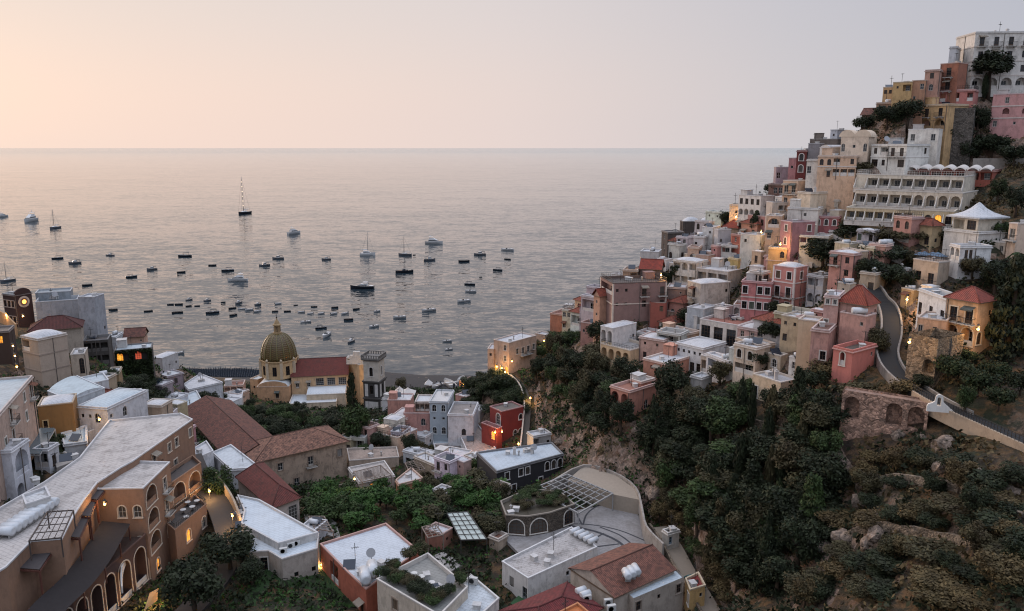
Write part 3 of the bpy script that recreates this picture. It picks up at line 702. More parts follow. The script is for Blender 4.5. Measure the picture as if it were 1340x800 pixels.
H('house', 'ochre base house with arched white door beneath glowing street lamp', 1006, 1030, 1034, 325, 341, 184, 8, (190, 148, 96), '.a', '')
# --- the terraced hotel
TH_ = dict(cat='hotel', join='terraced', looprail=1)
H('terraced_hotel', 'long terraced hotel with stacked balconies and arches across the right hillside', 1108, 1249, 1262, 277, 299, 162, 5, (212, 184, 140), 'lllllll.aYa', '', gallery=1.6, short='terraced hotel', roof='terrace', rcol=(170, 160, 150), **TH_)
H('terraced_hotel', 'x', 1120, 1260, 1289, 253, 279, 168, 12, (210, 190, 164), 'lllllLLLL', '', roof='terrace', rcol=(176, 168, 160), nog=1, gallery=1.4, **TH_)
H('terraced_hotel', 'x', 1121, 1262, 1290, 231, 255, 172, 12, (212, 196, 172), '.llllllll', '', roof='terrace', rcol=(180, 172, 164), nog=1, gallery=1.4, rail=2, **TH_)
H('restaurant', 'red walled rooftop restaurant with scalloped white awnings above terraced hotel', 1172, 1300, 1318, 223, 238, 178, 8, (176, 84, 64), 'llllllll', '', cat='restaurant', looprail=0, rcol=(110, 100, 92), short='red rooftop restaurant')
H('pavilion', 'white pavilion with swept pyramid roof at the end of terraced hotel', 1248, 1281, 1312, 285, 305, 148, 38, (216, 200, 176), 'lg', '...', roof='tent', rh=2.7, rcol=(206, 206, 208), cat='pavilion', looprail=0, bare=1, short='pyramid roofed pavilion')
H('terrace_wall', 'white terrace platform carrying the pyramid roofed pavilion', 1236, 1281, 1316, 304, 326, 146.6, 38, (208, 200, 190), '', '', roof='terrace', rcol=(170, 166, 160), cat='terrace', nog=1)
H('house', 'white house with two tall side arches and blue grey front, right slope', 1244, 1257, 1298, 322, 364, 140, 60, (212, 208, 204), 'LL/..', '.rr..../.......', bare=1, short='white side arch house')
H('house', 'narrow cream tower house with balcony door at far right edge', 1321, 1332, 1352, 293, 338, 142, 40, (214, 180, 152), 'D/.', '.r/..', short='cream tower at right edge')
H('terrace_house', 'brown walled terrace house with pillars below blue parasol terrace', 1196, 1244, 1247, 345, 370, 146, 5, (142, 114, 94), 'ld.dd', '', roof='terrace', rcol=(120, 120, 124), short='brown pillared terrace')
H('villa', 'white villa with blue floored roof terrace left of the orange villa', 1203, 1239, 1266, 390, 426, 123, 60, (214, 210, 206), 'd.d.d', '', roof='terrace', rcol=(84, 122, 142), pz=.9, stain=.2, short='blue terrace villa')
H('villa', 'apricot villa with red hipped roof and ground floor arches', 1240, 1281, 1303, 396, 457, 118, 30, (218, 166, 118), 'DD/LL', '.s/a.', roof='hip', rh=1.9, ridge=1, rmat=tiles((160, 82, 66), (136, 70, 58)), cat='villa', short='apricot villa', surr=(222, 196, 164))
H('house', 'low apricot annexe with white flat roof beside the apricot villa', 1201, 1239, 1243, 420, 448, 119.5, 8, (210, 156, 116), 'd.s.', '', short='apricot annexe', surr=(196, 160, 128))
H('retaining_wall', 'rough stone retaining wall with lamp lit arch beneath the apricot annexe', 1190, 1228, 1262, 444, 494, 112, 30, (150, 130, 112), '/.L', '', mat=stone((158, 136, 112), 'stone', .9), roof='none', cat='wall', bare=1, looprail=0, archtrim=0, short='stone retaining wall')
# --- pink houses above the gorge
H('house', 'tall dusty pink house with red hipped roof beside the curving road', 1099, 1134, 1148, 400, 460, 128, 25, (190, 140, 124), '.../..s/lll', '...s/..../....', roof='hip', rh=2.9, ridge=1, rmat=tiles((156, 76, 58), (132, 64, 50)), bare=1, wear=.8, join='redroof', short='red roofed pink house')
H('house', 'x', 1100, 1134, 1147, 414, 460, 126.4, 25, (192, 138, 122), '..s/...', '', join='redroof', nog=1, rcol=(170, 140, 126), wear=.8)
H('house', 'white topped pink annexe with rooftop tank left of the red roofed pink house', 1079, 1098, 1102, 388, 430, 131, 8, (196, 146, 132), 'rr/../r.', '', short='white topped pink annexe')
H('house', 'coral pink house with round arched opening and planted terrace above the gorge', 1091, 1116, 1147, 459, 505, 120, 30, (206, 112, 98), '.L./...', '..s/...', roof='terrace', rcol=(100, 90, 80), wear=.35, pcol=(206, 112, 98), bare=1, short='coral arch house')
H('ruined_house', 'crumbling pink house with stepped gable and one white window', 1062, 1085, 1089, 433, 478, 126, 10, (186, 132, 116), './.r', '', wear=1, rcol=(130, 96, 84), short='crumbling pink house')
H('garden_wall', 'blank beige plaster wall left of the crumbling pink house', 1045, 1071, 1078, 421, 455, 133, 12, (206, 172, 134), '', '', wear=.4, cat='wall')
H('tower_house', 'tall salmon pink house with white corners and shallow domed roof', 1012, 1041, 1058, 351, 412, 172, 30, (208, 128, 116), 'rr/rr/rr', 'r/./.', roof='dome', rh=1.1, wear=.35, quoins=(224, 210, 202), surr=(226, 214, 206), bands=3, bcol=(222, 206, 198), short='salmon tower house')
H('house', 'pink house with long balcony and white framed windows below glass box room', 971, 1010, 1014, 370, 412, 174, 8, (198, 112, 108), 'r.rr/rrrr', '', roof='terrace', bands=2, surr=(222, 210, 204), short='pink balcony house')
H('house', 'cream glass fronted rooftop room above the pink balcony house', 981, 998, 1008, 357, 373, 177.5, 30, (186, 168, 152), 'ggg', 'g', nog=1)
H('terrace_wall', 'low white arcaded terrace wall under the pink balcony house', 960, 1002, 1006, 402, 419, 179.8, 5, (214, 204, 196), 'LLLLL', '', roof='terrace', cat='wall', bare=1, looprail=0, short='white arcaded terrace wall')
H('house', 'grey arcaded house with dark roofed upper veranda right of salmon tower', 1057, 1078, 1096, 362, 404, 170, 32, (190, 188, 190), 'll/LL', 'll/LL', rcol=(96, 92, 90), bare=1, short='grey veranda house')
H('house', 'house with blue white vaulted roof behind the salmon tower', 1045, 1063, 1081, 345, 362, 181, 30, (196, 192, 190), '', '.', roof='dome2', rh=1.2, parapet=0)
H('house', 'flat roofed pink house with tanks behind the salmon tower', 1003, 1044, 1048, 341, 356, 183, 6, (190, 150, 138), '.s.s', '', short='flat pink tank house')
H('house', 'old cream house with stained grey side and shallow domed roof', 900, 917, 956, 372, 412, 190, 55, (182, 168, 154), 'r/r', '...s/....', roof='dome', rh=1.0, wear=1.2, short='stained grey dome house')
H('house', 'grey house with roofed veranda behind the stained dome house', 912, 953, 977, 356, 397, 196, 30, (172, 162, 154), 'lll/rrr', '.../..y', bare=1, wear=1, short='grey roofed veranda house')
H('house', 'white stacked house with pillared loggias left of grey roofed veranda', 881, 912, 926, 343, 378, 204, 30, (212, 200, 186), 'lLl/lll', '', roof='dome', rh=.9, bare=1, short='white pillared house')
H('house', 'large brown mauve house with cream pilasters and dark roof terrace', 786, 802, 873, 371, 426, 193, 72, (146, 108, 98), 'l/r/r', 'ss.r.r/ss.r.b/.......', roof='terrace', rcol=(84, 72, 66), rail=1, bands=2, bcol=(206, 184, 164), quoins=(210, 188, 168), pcol=(104, 84, 76), short='big brown house', wear=.4)
H('house', 'narrow peach house with red lean-to roof on the sea side of big brown house', 777, 785, 797, 388, 438, 197, 55, (196, 142, 112), 's/s/.', '', roof='gable', rh=1.8, rmat=TERRA)
H('house', 'brick red end section joined to the right of the big brown house', 850, 871, 874, 397, 426, 191.5, 8, (164, 80, 62), '.b/.', '', nog=1, roof='none', wear=.4, gcorner=1)
H('house', 'brown gabled house with bright red roof behind the big brown house', 838, 864, 867, 353, 374, 206, 8, (128, 104, 92), '', '', roof='gable', rh=2.3, ridge=1, rmat=tiles((150, 66, 50), (122, 54, 44)), short='red gabled house')
H('house', 'tan house with low canopy left of the red gabled house', 815, 834, 838, 354, 372, 206, 8, (178, 140, 108), '.l', '', rcol=(168, 128, 96), bare=1)
H('house', 'far grey white house at the sea edge above the red gable', 838, 862, 867, 330, 350, 224, 8, (190, 182, 176), '.s.', '', chim=1)
H('house', 'small brown house wedged between big brown and stained dome houses', 873, 897, 901, 377, 404, 198, 5, (150, 118, 104), '.s/..', '')
H('apartment_block', 'tall windowless dark brown block standing at the sea edge', 866, 874, 895, 304, 344, 241, 70, (78, 68, 64), 'r/r/r', '', cat='building', rcol=(150, 142, 136), short='dark sea edge block')
H('apartment_block', 'dark brown block with white end and two white domes', 890, 894, 942, 290, 322, 246, 76, (76, 66, 62), '', '', roof='dome2', rh=1.6, cat='building', short='twin dome dark block')
H('house', 'tan house with red hipped roof in front of the white arcaded sea hotel', 946, 966, 976, 299, 315, 222, 30, (176, 144, 116), '', '', roof='hip', rh=2.2, rmat=tiles((150, 66, 50), (126, 56, 44)), short='red hipped tan house')
H('house', 'grey white rounded tower house among white cubes by the dark blocks', 935, 940, 957, 301, 324, 216, 60, (178, 174, 174), '', 's.', short='grey tower cube')
H('house', 'white cube house with one window left of the grey tower house', 919, 933, 938, 298, 324, 221, 20, (214, 206, 198), '.s/..', '')
H('house', 'small white shack at the left foot of the white cube house', 908, 921, 925, 310, 328, 218, 15, (198, 192, 188), 's.', '')
H('house', 'terracotta red cube house with pale trim and white roof', 957, 969, 990, 308, 333, 209, 50, (156, 74, 58), 'r/.', '../..', bands=2, bcol=(196, 120, 92), quoins=(190, 110, 84), short='terracotta cube house')
H('ruined_house', 'peach ruin with oval window among the rubble near dark blocks', 900, 914, 918, 324, 344, 213, 10, (196, 156, 128), 'o', '', wear=1, rcol=(150, 110, 92))
H('house', 'small pink house with satellite dishes between peach ruin and terracotta cube', 931, 939, 953, 322, 346, 212, 45, (192, 126, 118), 's/.', '../..')
H('house', 'mustard yellow house with curved gable and dark rooftop solar panels', 953, 966, 991, 339, 358, 203, 40, (196, 162, 92), '', '.s.', short='mustard solar house')
# --- white and cream houses above the gorge
H('school', 'white building with three huge paned windows and red roof terrace', 916, 966, 990, 426, 461, 169.1, 28, (206, 192, 180), 'ggg', '..', roof='terrace', rcol=(164, 104, 88), pz=.5, wear=.8, cat='building', short='white building with huge windows')
H('house', 'small peach annexe with wide paned window right of the huge window building', 987, 1003, 1006, 440, 464, 166.9, 8, (202, 156, 132), 'g', '')
H('villa', 'white bluish upper house with two arches on the cream arcaded villa', 786, 802, 833, 430, 456, 180.8, 40, (208, 200, 194), 'LL', '...s', roof='dome', rh=.7, nog=1, bare=1, join='arcvilla', balcol=(214, 184, 142))
HS[-1]['label'] = 'cream villa with two storeys of arches and white upper house above cliff'; HS[-1]['short'] = 'cream arcaded villa'; KEYS['cream arcaded villa'] = HS[-1]
H('villa', 'x', 786, 824, 854, 459, 484, 174.4, 40, (214, 176, 130), 'LLLL', '.s', roof='terrace', rcol=(170, 164, 160), rail=1, bare=1, join='arcvilla', balcol=(214, 184, 142))
H('house', 'white house with three arched windows behind the cream arcaded villa', 833, 855, 870, 438, 462, 185.1, 30, (212, 206, 200), 'AA.s', '.s', roof='terrace', rcol=(164, 106, 88), short='white arched window house')
H('house', 'plain white blue wall house right of the white arched window house', 869, 891, 896, 436, 462, 177.6, 10, (198, 200, 206), '', '')
H('house', 'white modern house with long window strip above the trees', 885, 920, 950, 456, 492, 162.6, 35, (216, 210, 206), 'sssss/.ggg', '...s', roof='dome', rh=.5, short='white modern house')
H('house', 'coral house with white scalloped roof edge below white modern house', 842, 872, 906, 476, 496, 159.4, 35, (206, 134, 106), '.sds', '.s.', short='coral scalloped house', pcol=(216, 196, 182))
H('house', 'lowest coral arched house with terraces at the brink of the gorge cliff', 799, 824, 859, 512, 546, 150.9, 40, (200, 124, 100), 'LL', 'a.a.', roof='terrace', rcol=(176, 120, 100), bare=1, short='coral cliff arch house')
H('house', 'coral upper house with pale stone roof over the coral cliff arch house', 826, 839, 857, 500, 524, 155.2, 42, (204, 134, 110), 's', 'sa', nog=1, rcol=(206, 196, 188), pcol=(214, 194, 180))
H('house', 'small low house with pale grey roof half hidden in trees', 904, 918, 932, 495, 514, 147.7, 35, (180, 172, 164), '', '', rcol=(198, 200, 204))
H('house', 'low dirty white flat roofed house below the huge window building', 937, 956, 979, 472, 486, 160.5, 35, (196, 186, 176), '', '', stain=1.2)
H('house', 'small cream house with white roof and arched window on the gorge slope', 985, 1022, 1046, 501, 532, 132, 40, (214, 184, 148), 'd..a', '.', chim=2, short='small cream gorge house')
H('pink_mansion', 'pink house with arched balcony high on the far right slope', 1300, 1352, 1356, 122, 170, 196, 5, (204, 140, 134), '.r.r/.L.L/r.s.', '', bands=3, roof='terrace', cat='house', balcol=(204, 140, 134), short='pink arched balcony house', bare=1, quoins=None)
H('aqueduct', 'ruined pinkish stone arcade with arches above the scrub slope', 1103, 1216, 1219, 528, 568, 104.5, 4, (164, 124, 106), 'L.LL', '', mat=stone((196, 156, 134), 'arcade', .8), roof='flat', rcol=(150, 122, 108), stain=1.2, parapet=0, dep=2.2, cat='ruin', bare=1, looprail=0, archtrim=0, short='ruined stone arcade')
# --- cliff path houses
H('cliff_house', 'tall beige cliff top house with lit windows over the beach', 646, 666, 702, 449, 492, 214, 42, (198, 158, 130), '.r/.r/YyY', '.rrrr/.....', cat='house', join='cliffh', short='lit cliff top house', surr=(206, 186, 166))
H('cliff_house', 'x', 638, 646, 649, 457, 487, 217, 10, (190, 152, 126), 's/.', '', join='cliffh', nog=1)
H('cliff_house', 'x', 700, 715, 724, 439, 456, 233, 35, (184, 150, 126), '', '', join='cliffh')
H('house', 'orange house with roof terrace posts at the sea edge right of cliff house', 720, 737, 759, 412, 433, 239, 30, (190, 112, 78), '', '.s', roof='terrace', short='orange sea edge house')
H('house', 'tan house with white roof between orange sea house and big brown house', 757, 771, 781, 404, 420, 241, 30, (172, 124, 98), 's', '')
# --- valley
H('red_house', 'dark red house with white arched window under the ivy rock', 641, 656, 685, 539, 580, 186, 55, (142, 44, 38), '.A/..', '...o/..aa', rcol=(112, 104, 96), join='redh', surr=(214, 204, 196), wear=.3, short='dark red valley house', cat='house')
H('red_house', 'x', 630, 650, 657, 561, 580, 182, 48, (142, 46, 38), '.Y', '', roof='terrace', rcol=(150, 66, 52), join='redh', nog=1)
H('house', 'small white topped house with dark front beside the gorge rock', 690, 698, 721, 571, 592, 168, 62, (176, 168, 162), '', 'l.s', stain=.9, short='white topped house by gorge rock')
PH('house', 'charcoal house with white arched window trims and pale blue roof', [(624, 592), (650, 617), (737, 594), (722, 579)], 35, 6.4, (44, 42, 46), {0: '..', 1: '.r.rr..aaa/..r...r.s.'}, surr=(206, 200, 196), rcol=(196, 206, 214), stain=.35, wear=.2, chim=2, short='charcoal house')
H('house', 'pale blue house with two arched windows on each floor near beach', 562, 586, 611, 526, 571, 193, 10, (158, 168, 176), 'aa/ss/aa', '', lbm=10, rcol=(212, 208, 204), surr=(190, 196, 200), stain=.2, wear=.3, short='pale blue arched house')
H('house', 'white terrace house joined right of the pale blue arched house', 586, 619, 627, 543, 573, 188.5, 8, (200, 198, 200), '..../..a.', '', lbm=10, roof='terrace', rcol=(150, 140, 134), short='white terrace house')
H('house', 'pink house with sloping parapet left of the pale blue arched house', 528, 562, 564, 541, 560, 195, 8, (184, 126, 114), '.a', '', roof='terrace', short='pink sloping parapet house')
H('pergola_house', 'plant hung roof veranda on top of the pink sloping house', 543, 562, 563, 526, 542, 198, 8, (176, 150, 132), 'lll', '', nog=1, bare=1, cat='veranda')
H('house', 'low pink house left of the beach tents by the bell tower', 507, 537, 540, 524, 538, 206, 10, (190, 130, 112), '....', '')
PH('shed', 'white roofed shed with roof hatches beside the tall conifer', [(478, 561), (527, 568), (534, 552), (488, 549)], 21, 3, (186, 178, 172), stain=.6)
PH('shed', 'pinkish flat roofed shed right of the white hatch shed', [(528, 564), (560, 563), (557, 550), (537, 549)], 21, 3, (178, 164, 158), rcol=(196, 172, 164))
PH('house', 'low house with pale blue metal roof below the pale blue arched house', [(567, 583), (601, 583), (597, 567), (566, 568)], 24.5, 4, (186, 186, 190), rcol=(200, 210, 216), stain=.3)
PH('house', 'grimy dark roofed house with white front beside the garden', [(570, 592), (611, 596), (602, 580), (568, 581)], 25, 5, (196, 192, 190), {0: '..s'}, rcol=(132, 122, 116), stain=1.5, short='grimy dark roofed house')
PH('house', 'long white walled house with stained flat roof left of charcoal house', [(597, 558), (613, 595), (649, 587), (625, 555)], 27, 6.5, (196, 194, 194), {0: '....', 1: '...'}, rcol=(176, 160, 150), stain=1.7, short='long stained roof house')
PH('house', 'low tan terrace house with stained parapet roof right of the convent', [(454, 587), (457, 603), (522, 598), (519, 585)], 29, 4.2, (170, 146, 124), {1: '....'}, rcol=(172, 152, 138), stain=1.4, short='stained tan terrace house')
PH('house', 'small orange tan house with white roof in the citrus garden', [(518, 628), (522, 634), (554, 626), (538, 612)], 30.5, 4.4, (178, 112, 74), {1: '.r.'}, short='orange garden house', surr=(168, 108, 74), rcol=(206, 202, 200))
PH('house', 'low white house with slatted roof between tan terrace and orange garden house', [(456, 612), (470, 631), (516, 622), (503, 603)], 29.5, 3.4, (186, 174, 162), {1: '.y..'}, rcol=(190, 180, 172), stain=1.2)
EH('convent', 'long brown stone convent wing with tiled roof and rough stained wall', (335, 604), (453, 577), 33.5, 11.5, 8.4, (160, 136, 114), '.r.r.r/......d..'.replace('......d..', '..d...'), roof='hip', rh=2.7, rmat=TERRP, wear=1.3, cat='convent', join='convent', short='brown convent', over=.6, surr=(140, 118, 100), gcorner=1)
EH('convent', 'x', (240, 536), (303, 603), 32.5, 12, 7.5, (166, 140, 118), '....', roof='gable', rh=2.6, rmat=TERRD, join='convent', over=.5, nog=1)
PH('house', 'small house with steep pale metal roof at the far end of convent', [(233, 520), (241, 536), (266, 527), (257, 511)], 31, 4, (186, 188, 190), rcol=(198, 208, 214), stain=.25)
PH('house', 'white cube house tucked between the convent and red brown hotel', [(253, 587), (257, 600), (279, 590), (270, 577)], 36, 5, (206, 204, 204))
PH('house', 'row of stepped white roofs beside the convent gable', [(278, 592), (302, 614), (341, 612), (302, 582)], 34.5, 4.5, (204, 204, 206), rcol=(206, 212, 216))
PH('tiled_house', 'red tiled hip roofed house beside the lamp lit street', [(311, 624), (357, 664), (391, 651), (344, 607)], 36, 5.5, (188, 168, 154), {1: '.g'}, roof='hip', rh=2.4, rmat=tiles((120, 62, 54), (96, 52, 46)), short='red tiled street house', cat='house')
PH('curved_house', 'white roofed curved house with stone front facing the lawn', [(309, 651), (319, 672), (311, 697), (325, 723), (351, 721), (369, 732), (415, 718), (417, 699), (338, 655)], 37.2, 5.2, (168, 152, 138), {3: '.g', 5: '.s.s'}, rcol=(208, 216, 222), stain=.25, cat='house', join='curved', short='curved white roof house')
PH('curved_house', 'x', [(311, 648), (320, 668), (316, 685), (364, 711), (416, 697), (339, 654)], 38.2, 1.0, (190, 184, 178), rcol=(208, 216, 222), stain=.2, join='curved', nog=1, zlow=36.5)
PH('orange_house', 'large pale roofed house with orange red walls in the valley bottom', [(419, 712), (455, 749), (479, 771), (548, 721), (505, 685)], 37, 5.2, (176, 84, 56), {0: '.l.', 1: '.d'}, rcol=(206, 212, 218), stain=.3, cat='house', short='orange walled pale roof house', surr=(170, 96, 66))
PH('house', 'cream house with planted roof terrace at the bottom of the picture', [(493, 758), (575, 806), (612, 768), (560, 724)], 39.5, 8, (196, 178, 156), {0: '.b.b./.....'}, roof='terrace', rcol=(150, 148, 142), short='planted roof terrace house', surr=(150, 128, 108))
PH('house', 'white roofed house crowded with air conditioners beside planted roof terrace', [(575, 803), (618, 815), (653, 783), (616, 752)], 38.0, 7, (204, 194, 182), {1: '.r.r'}, rcol=(206, 212, 216), stain=.7, short='air conditioner roof house')
PH('house', 'long white building with stained concrete roof above the green court', [(657, 735), (691, 757), (781, 716), (748, 690)], 35.5, 4.2, (206, 202, 198), {0: '.r.d', 1: '....s.s.'}, rcol=(186, 180, 176), stain=1.1, short='white concrete roof building', frame=flat('grey_frame', (120, 124, 128)))
EH('house', 'grey beige house with tiled roof at the bottom right of valley', (804, 781), (882, 745), 37.5, 9.5, 9, (178, 162, 146), '.....', roof='gable', rh=1.9, ridge=0, rmat=tiles((140, 92, 76), (96, 64, 54)), cat='house', join='tileh', short='grey beige tiled house', surr=(150, 132, 116), over=.3)
PH('house', 'x', [(815, 770), (829, 783), (895, 755), (882, 742)], 37.0, 9, (172, 156, 140), {1: 'r.s.r/..s../.....'}, rcol=(198, 208, 214), stain=.2, join='tileh', nog=1, surr=(150, 132, 116), parapet=0)
PH('house', 'building with dark red roof at the bottom edge of the picture', [(650, 803), (700, 836), (785, 795), (742, 764)], 36.5, 6, (150, 120, 104), {}, roof='hip', rh=1.3, rmat=tiles((122, 52, 50), (98, 42, 42)), short='dark red roofed building')
PH('house', 'orange roofed corner house at the bottom edge of the picture', [(722, 806), (745, 822), (775, 805), (756, 789)], 37.8, 7, (186, 120, 80), {}, rcol=(206, 122, 66), stain=.3, pcol=(196, 120, 70))
PH('kiosk', 'small red roofed kiosk lit yellow by the lane lamp', [(897, 757), (903, 772), (923, 766), (914, 749)], 36, 3, (206, 160, 92), {0: '.d', 1: '.s'}, rcol=(130, 46, 40), stain=.3, cat='kiosk', short='red roofed kiosk')
H('shed', 'small shed with blue grey door beside the lane to the plaza', 867, 874, 889, 698, 714, 120, 50, (196, 186, 172), '', 'd.', rcol=(76, 66, 58), cat='shed', frame=flat('blue_grey_door', (120, 140, 152)), short='blue door shed')
PH('arched_house', 'low stone house with planted roof and three arched doors by plaza', [(655, 656), (662, 674), (690, 676), (720, 671), (752, 660), (735, 645), (694, 639)], 37.0, 3.9, (96, 86, 76), {1: 'A', 2: 'A', 3: '.A'}, mat=stone((104, 92, 80), 'arched', 1.5), roof='terrace', rcol=(72, 64, 48), stain=.2, cat='house', short='planted roof stone house', pcol=(140, 128, 114))
# --- beside the beach, left of the church
H('house', 'mauve house with flat white roof below the leafy lit house', 205, 219, 240, 493, 523, 229, 60, (142, 122, 128), '', '.b./...', rcol=(196, 200, 204), short='mauve beach house')
PH('house', 'white flat roofed house right of the mauve house by beach', [(240, 503), (247, 510), (291, 500), (262, 489)], 27, 6, (196, 196, 200), {1: '.....'}, stain=.7, short='white beach house')
H('house', 'small peach terrace house between white beach house and church', 293, 318, 321, 504, 512, 252, 8, (206, 158, 132), 'lll', '', bare=1, roof='terrace')
PH('house', 'small white roofed house tucked left of the church apse', [(293, 514), (294, 523), (316, 523), (318, 511)], 20, 4, (206, 200, 196), stain=.5)
# --- left slope
H('clock_house', 'dark maroon house with arched gable and round glowing window', 3, 18, 41, 386, 428, 196, 58, (64, 38, 34), 'rrr/rrr', 'o/.', surr=(176, 150, 132), wear=.2, cat='house', bare=1, short='dark maroon house', pcol=(150, 150, 152), rcol=(150, 156, 160), oglow=1)
H('house', 'dark brown lane house with amber lit opening at the left edge', -12, 11, 14, 433, 492, 172, 12, (74, 52, 42), '.y./.../...', '', wear=.3, rcol=(96, 84, 76))
H('house', 'large plain grey house with roof terraces at the upper left', 46, 101, 104, 392, 430, 203, 5, (150, 150, 154), '', '', rcol=(150, 158, 164), pz=.8, short='large grey house')
H('house', 'set back grey penthouse with solar panels on the large grey house', 46, 92, 96, 381, 394, 208, 6, (138, 142, 146), '', '', nog=1, rcol=(140, 150, 156), gcorner=1)
H('house', 'tall blue grey tower house at the sea side of large grey house', 102, 123, 136, 389, 442, 199, 30, (152, 154, 160), '', '../.s', short='blue grey tower house')
H('house', 'beige house with dark red hipped roof under the large grey house', 38, 106, 109, 428, 443, 189, 4, (164, 148, 130), '....r..', '', roof='hip', rh=2.6, ridge=1, rmat=tiles((96, 50, 44), (78, 44, 40)))
H('apartment_block', 'tall blank beige block with floor bands and white domed roof', 27, 49, 87, 444, 508, 165, 62, (172, 150, 130), 'l./../..', '...../...../.....', roof='dome', rh=1.3, bands=3, bcol=(150, 130, 114), wear=.35, cat='building', short='tall beige block')
H('house', 'small beige house with large arched window right of the tall beige block', 92, 110, 114, 463, 492, 172, 8, (172, 152, 130), '.A', '', short='beige arched window house')
H('veranda', 'dark two level veranda with awnings below the blue grey tower', 108, 141, 144, 444, 478, 193, 8, (66, 60, 56), 'lll/lll', '', bare=1, roof='terrace', rcol=(92, 84, 80), cat='veranda', balcol=(90, 84, 80))
EH('house', 'pinkish beige house with blue grey roof at the left edge', (-14, 556), (42, 492), 60, 15, 10.5, (176, 146, 128), '..r.rr/.rr.r./......', rcol=(180, 190, 194), stain=.3, cat='house', short='pinkish beige edge house')
H('house', 'mustard ochre house with white curved roof and cream door frame', 49, 95, 99, 527, 556, 141, 8, (150, 104, 50), '.../d..', '', roof='dome', rh=1.0, wear=.3, surr=(206, 176, 120), short='mustard house')
H('house', 'white house with broad vaulted roof and lamp lit yellow front corner', 102, 140, 191, 534, 559, 143, 40, (200, 198, 200), 'ssa.', 's.a...', rcol=(198, 208, 212), stain=.3, short='broad white vaulted house', roof='dome', rh=1.0)
PH('house', 'pale blue vaulted roof house behind the mustard house', [(62, 512), (92, 524), (137, 508), (101, 492)], 50.5, 5, (186, 190, 194), roof='vault', rh=1.1, rcol=(196, 208, 212), stain=.3)
PH('house', 'small terrace roofed house above the broad white vaulted house', [(106, 494), (116, 503), (142, 497), (135, 488)], 50, 5, (190, 190, 190), rcol=(196, 206, 210))
H('garden_wall', 'blank ochre tan wall right of the small terrace roofs', 141, 155, 159, 488, 510, 186, 8, (158, 126, 84), '', '', cat='wall')
H('leafy_house', 'dark leafy house with glowing yellow arch and red lit window', 150, 198, 201, 455, 500, 211, 4, (44, 38, 34), 'W.Z./..../....', '', rcol=(190, 202, 208), wear=.1, cat='house', short='dark leafy lit house', biglit=1)
H('house', 'small peach gabled house by the sea behind the leafy lit house', 163, 188, 193, 440, 452, 223, 10, (196, 150, 122), '..s', '', roof='gable', ridge=1, rh=2, rmat=TERRD)
H('house', 'white narrow house at the sea side of the dark veranda', 141, 151, 156, 441, 462, 216, 20, (180, 184, 188), '', '')
H('house', 'low grey white houses stepping to the beach right of leafy house', 198, 212, 233, 469, 488, 239, 40, (176, 172, 170), '.', '..s', roof='dome', rh=.8)
PH('house', 'flat grey roof terrace with clutter beside the red brown hotel', [(80, 567), (84, 582), (113, 578), (113, 558)], 47, 3, (190, 190, 190), rcol=(190, 200, 204), stain=.5)
H('house', 'white house with arched windows in shade at the lower left edge', -16, 14, 37, 590, 672, 112, 30, (196, 196, 202), 'L./L.', 'L/L.', balcol=(190, 190, 196), short='white arched edge house')
PH('garden_room', 'dark roofed garden room with glass pergola beside pinkish beige house', [(12, 578), (18, 596), (53, 563), (32, 561)], 49, 4, (90, 84, 82), rcol=(58, 54, 54), stain=.2, parapet=0, cat='garden room')
# --- the red brown hotel
HB = (148, 108, 82); ZH = 49.0
HK = dict(cat='hotel', join='hotel', rcol=(198, 190, 184), stain=.9, frame=WHITEF, surr=(206, 184, 160), wear=.45, pcol=(196, 192, 190))
PH('red_brown_hotel', 'red brown hotel with long white flat roof and arched balconies, lower left', [(143, 550), (104, 599), (58, 631), (-30, 682), (-30, 765), (8, 742), (41, 708), (81, 705), (96, 676), (110, 654), (127, 632), (158, 612), (173, 604), (252, 549), (236, 541)], ZH, 15, HB, {12: '..r.rr.b/.D.DD../.r.rr.r/........'}, short='red brown hotel', gfoot=0, **HK)
PH('red_brown_hotel', 'x', [(126, 640), (187, 639), (222, 605), (160, 603)], ZH-.9, 16, HB, {0: '.aa/..a/.aA', 1: 'LD/LD/Ld/Y.'}, **{**HK, 'balcol': 0}, nog=1)
PH('red_brown_hotel', 'x', [(222, 634), (263, 606), (252, 596), (210, 622)], 43.0, 4.6, HB, {0: 'LL'}, roof='terrace', **{**HK, 'rcol': (96, 88, 84), 'pcol': HB, 'balcol': HB}, bare=1)
PH('red_brown_hotel', 'x', [(229, 694), (270, 660), (255, 648), (212, 680)], 38.6, 8.5, HB, {0: '.Y.a/....'}, roof='terrace', **{**HK, 'rcol': (84, 78, 74), 'pcol': HB}, rail=1)
PH('red_brown_hotel', 'x', [(-30, 830), (30, 812), (95, 782), (150, 735), (190, 700), (186, 660), (127, 660), (60, 722), (-30, 770)], 40.5, 8, (88, 58, 48), {0: 'LL', 1: 'LLL', 2: 'LLL', 3: 'LL'}, roof='terrace', bare=1, **{**HK, 'rcol': (84, 66, 58), 'pcol': (98, 66, 54)}, gfoot=0)
PH('red_brown_hotel', 'x', [(29, 648), (34, 660), (66, 650), (60, 637)], ZH+2.0, 2.4, (196, 190, 184), {}, nog=1, zlow=ZH-.4, **{**HK, 'rcol': (206, 206, 206)})
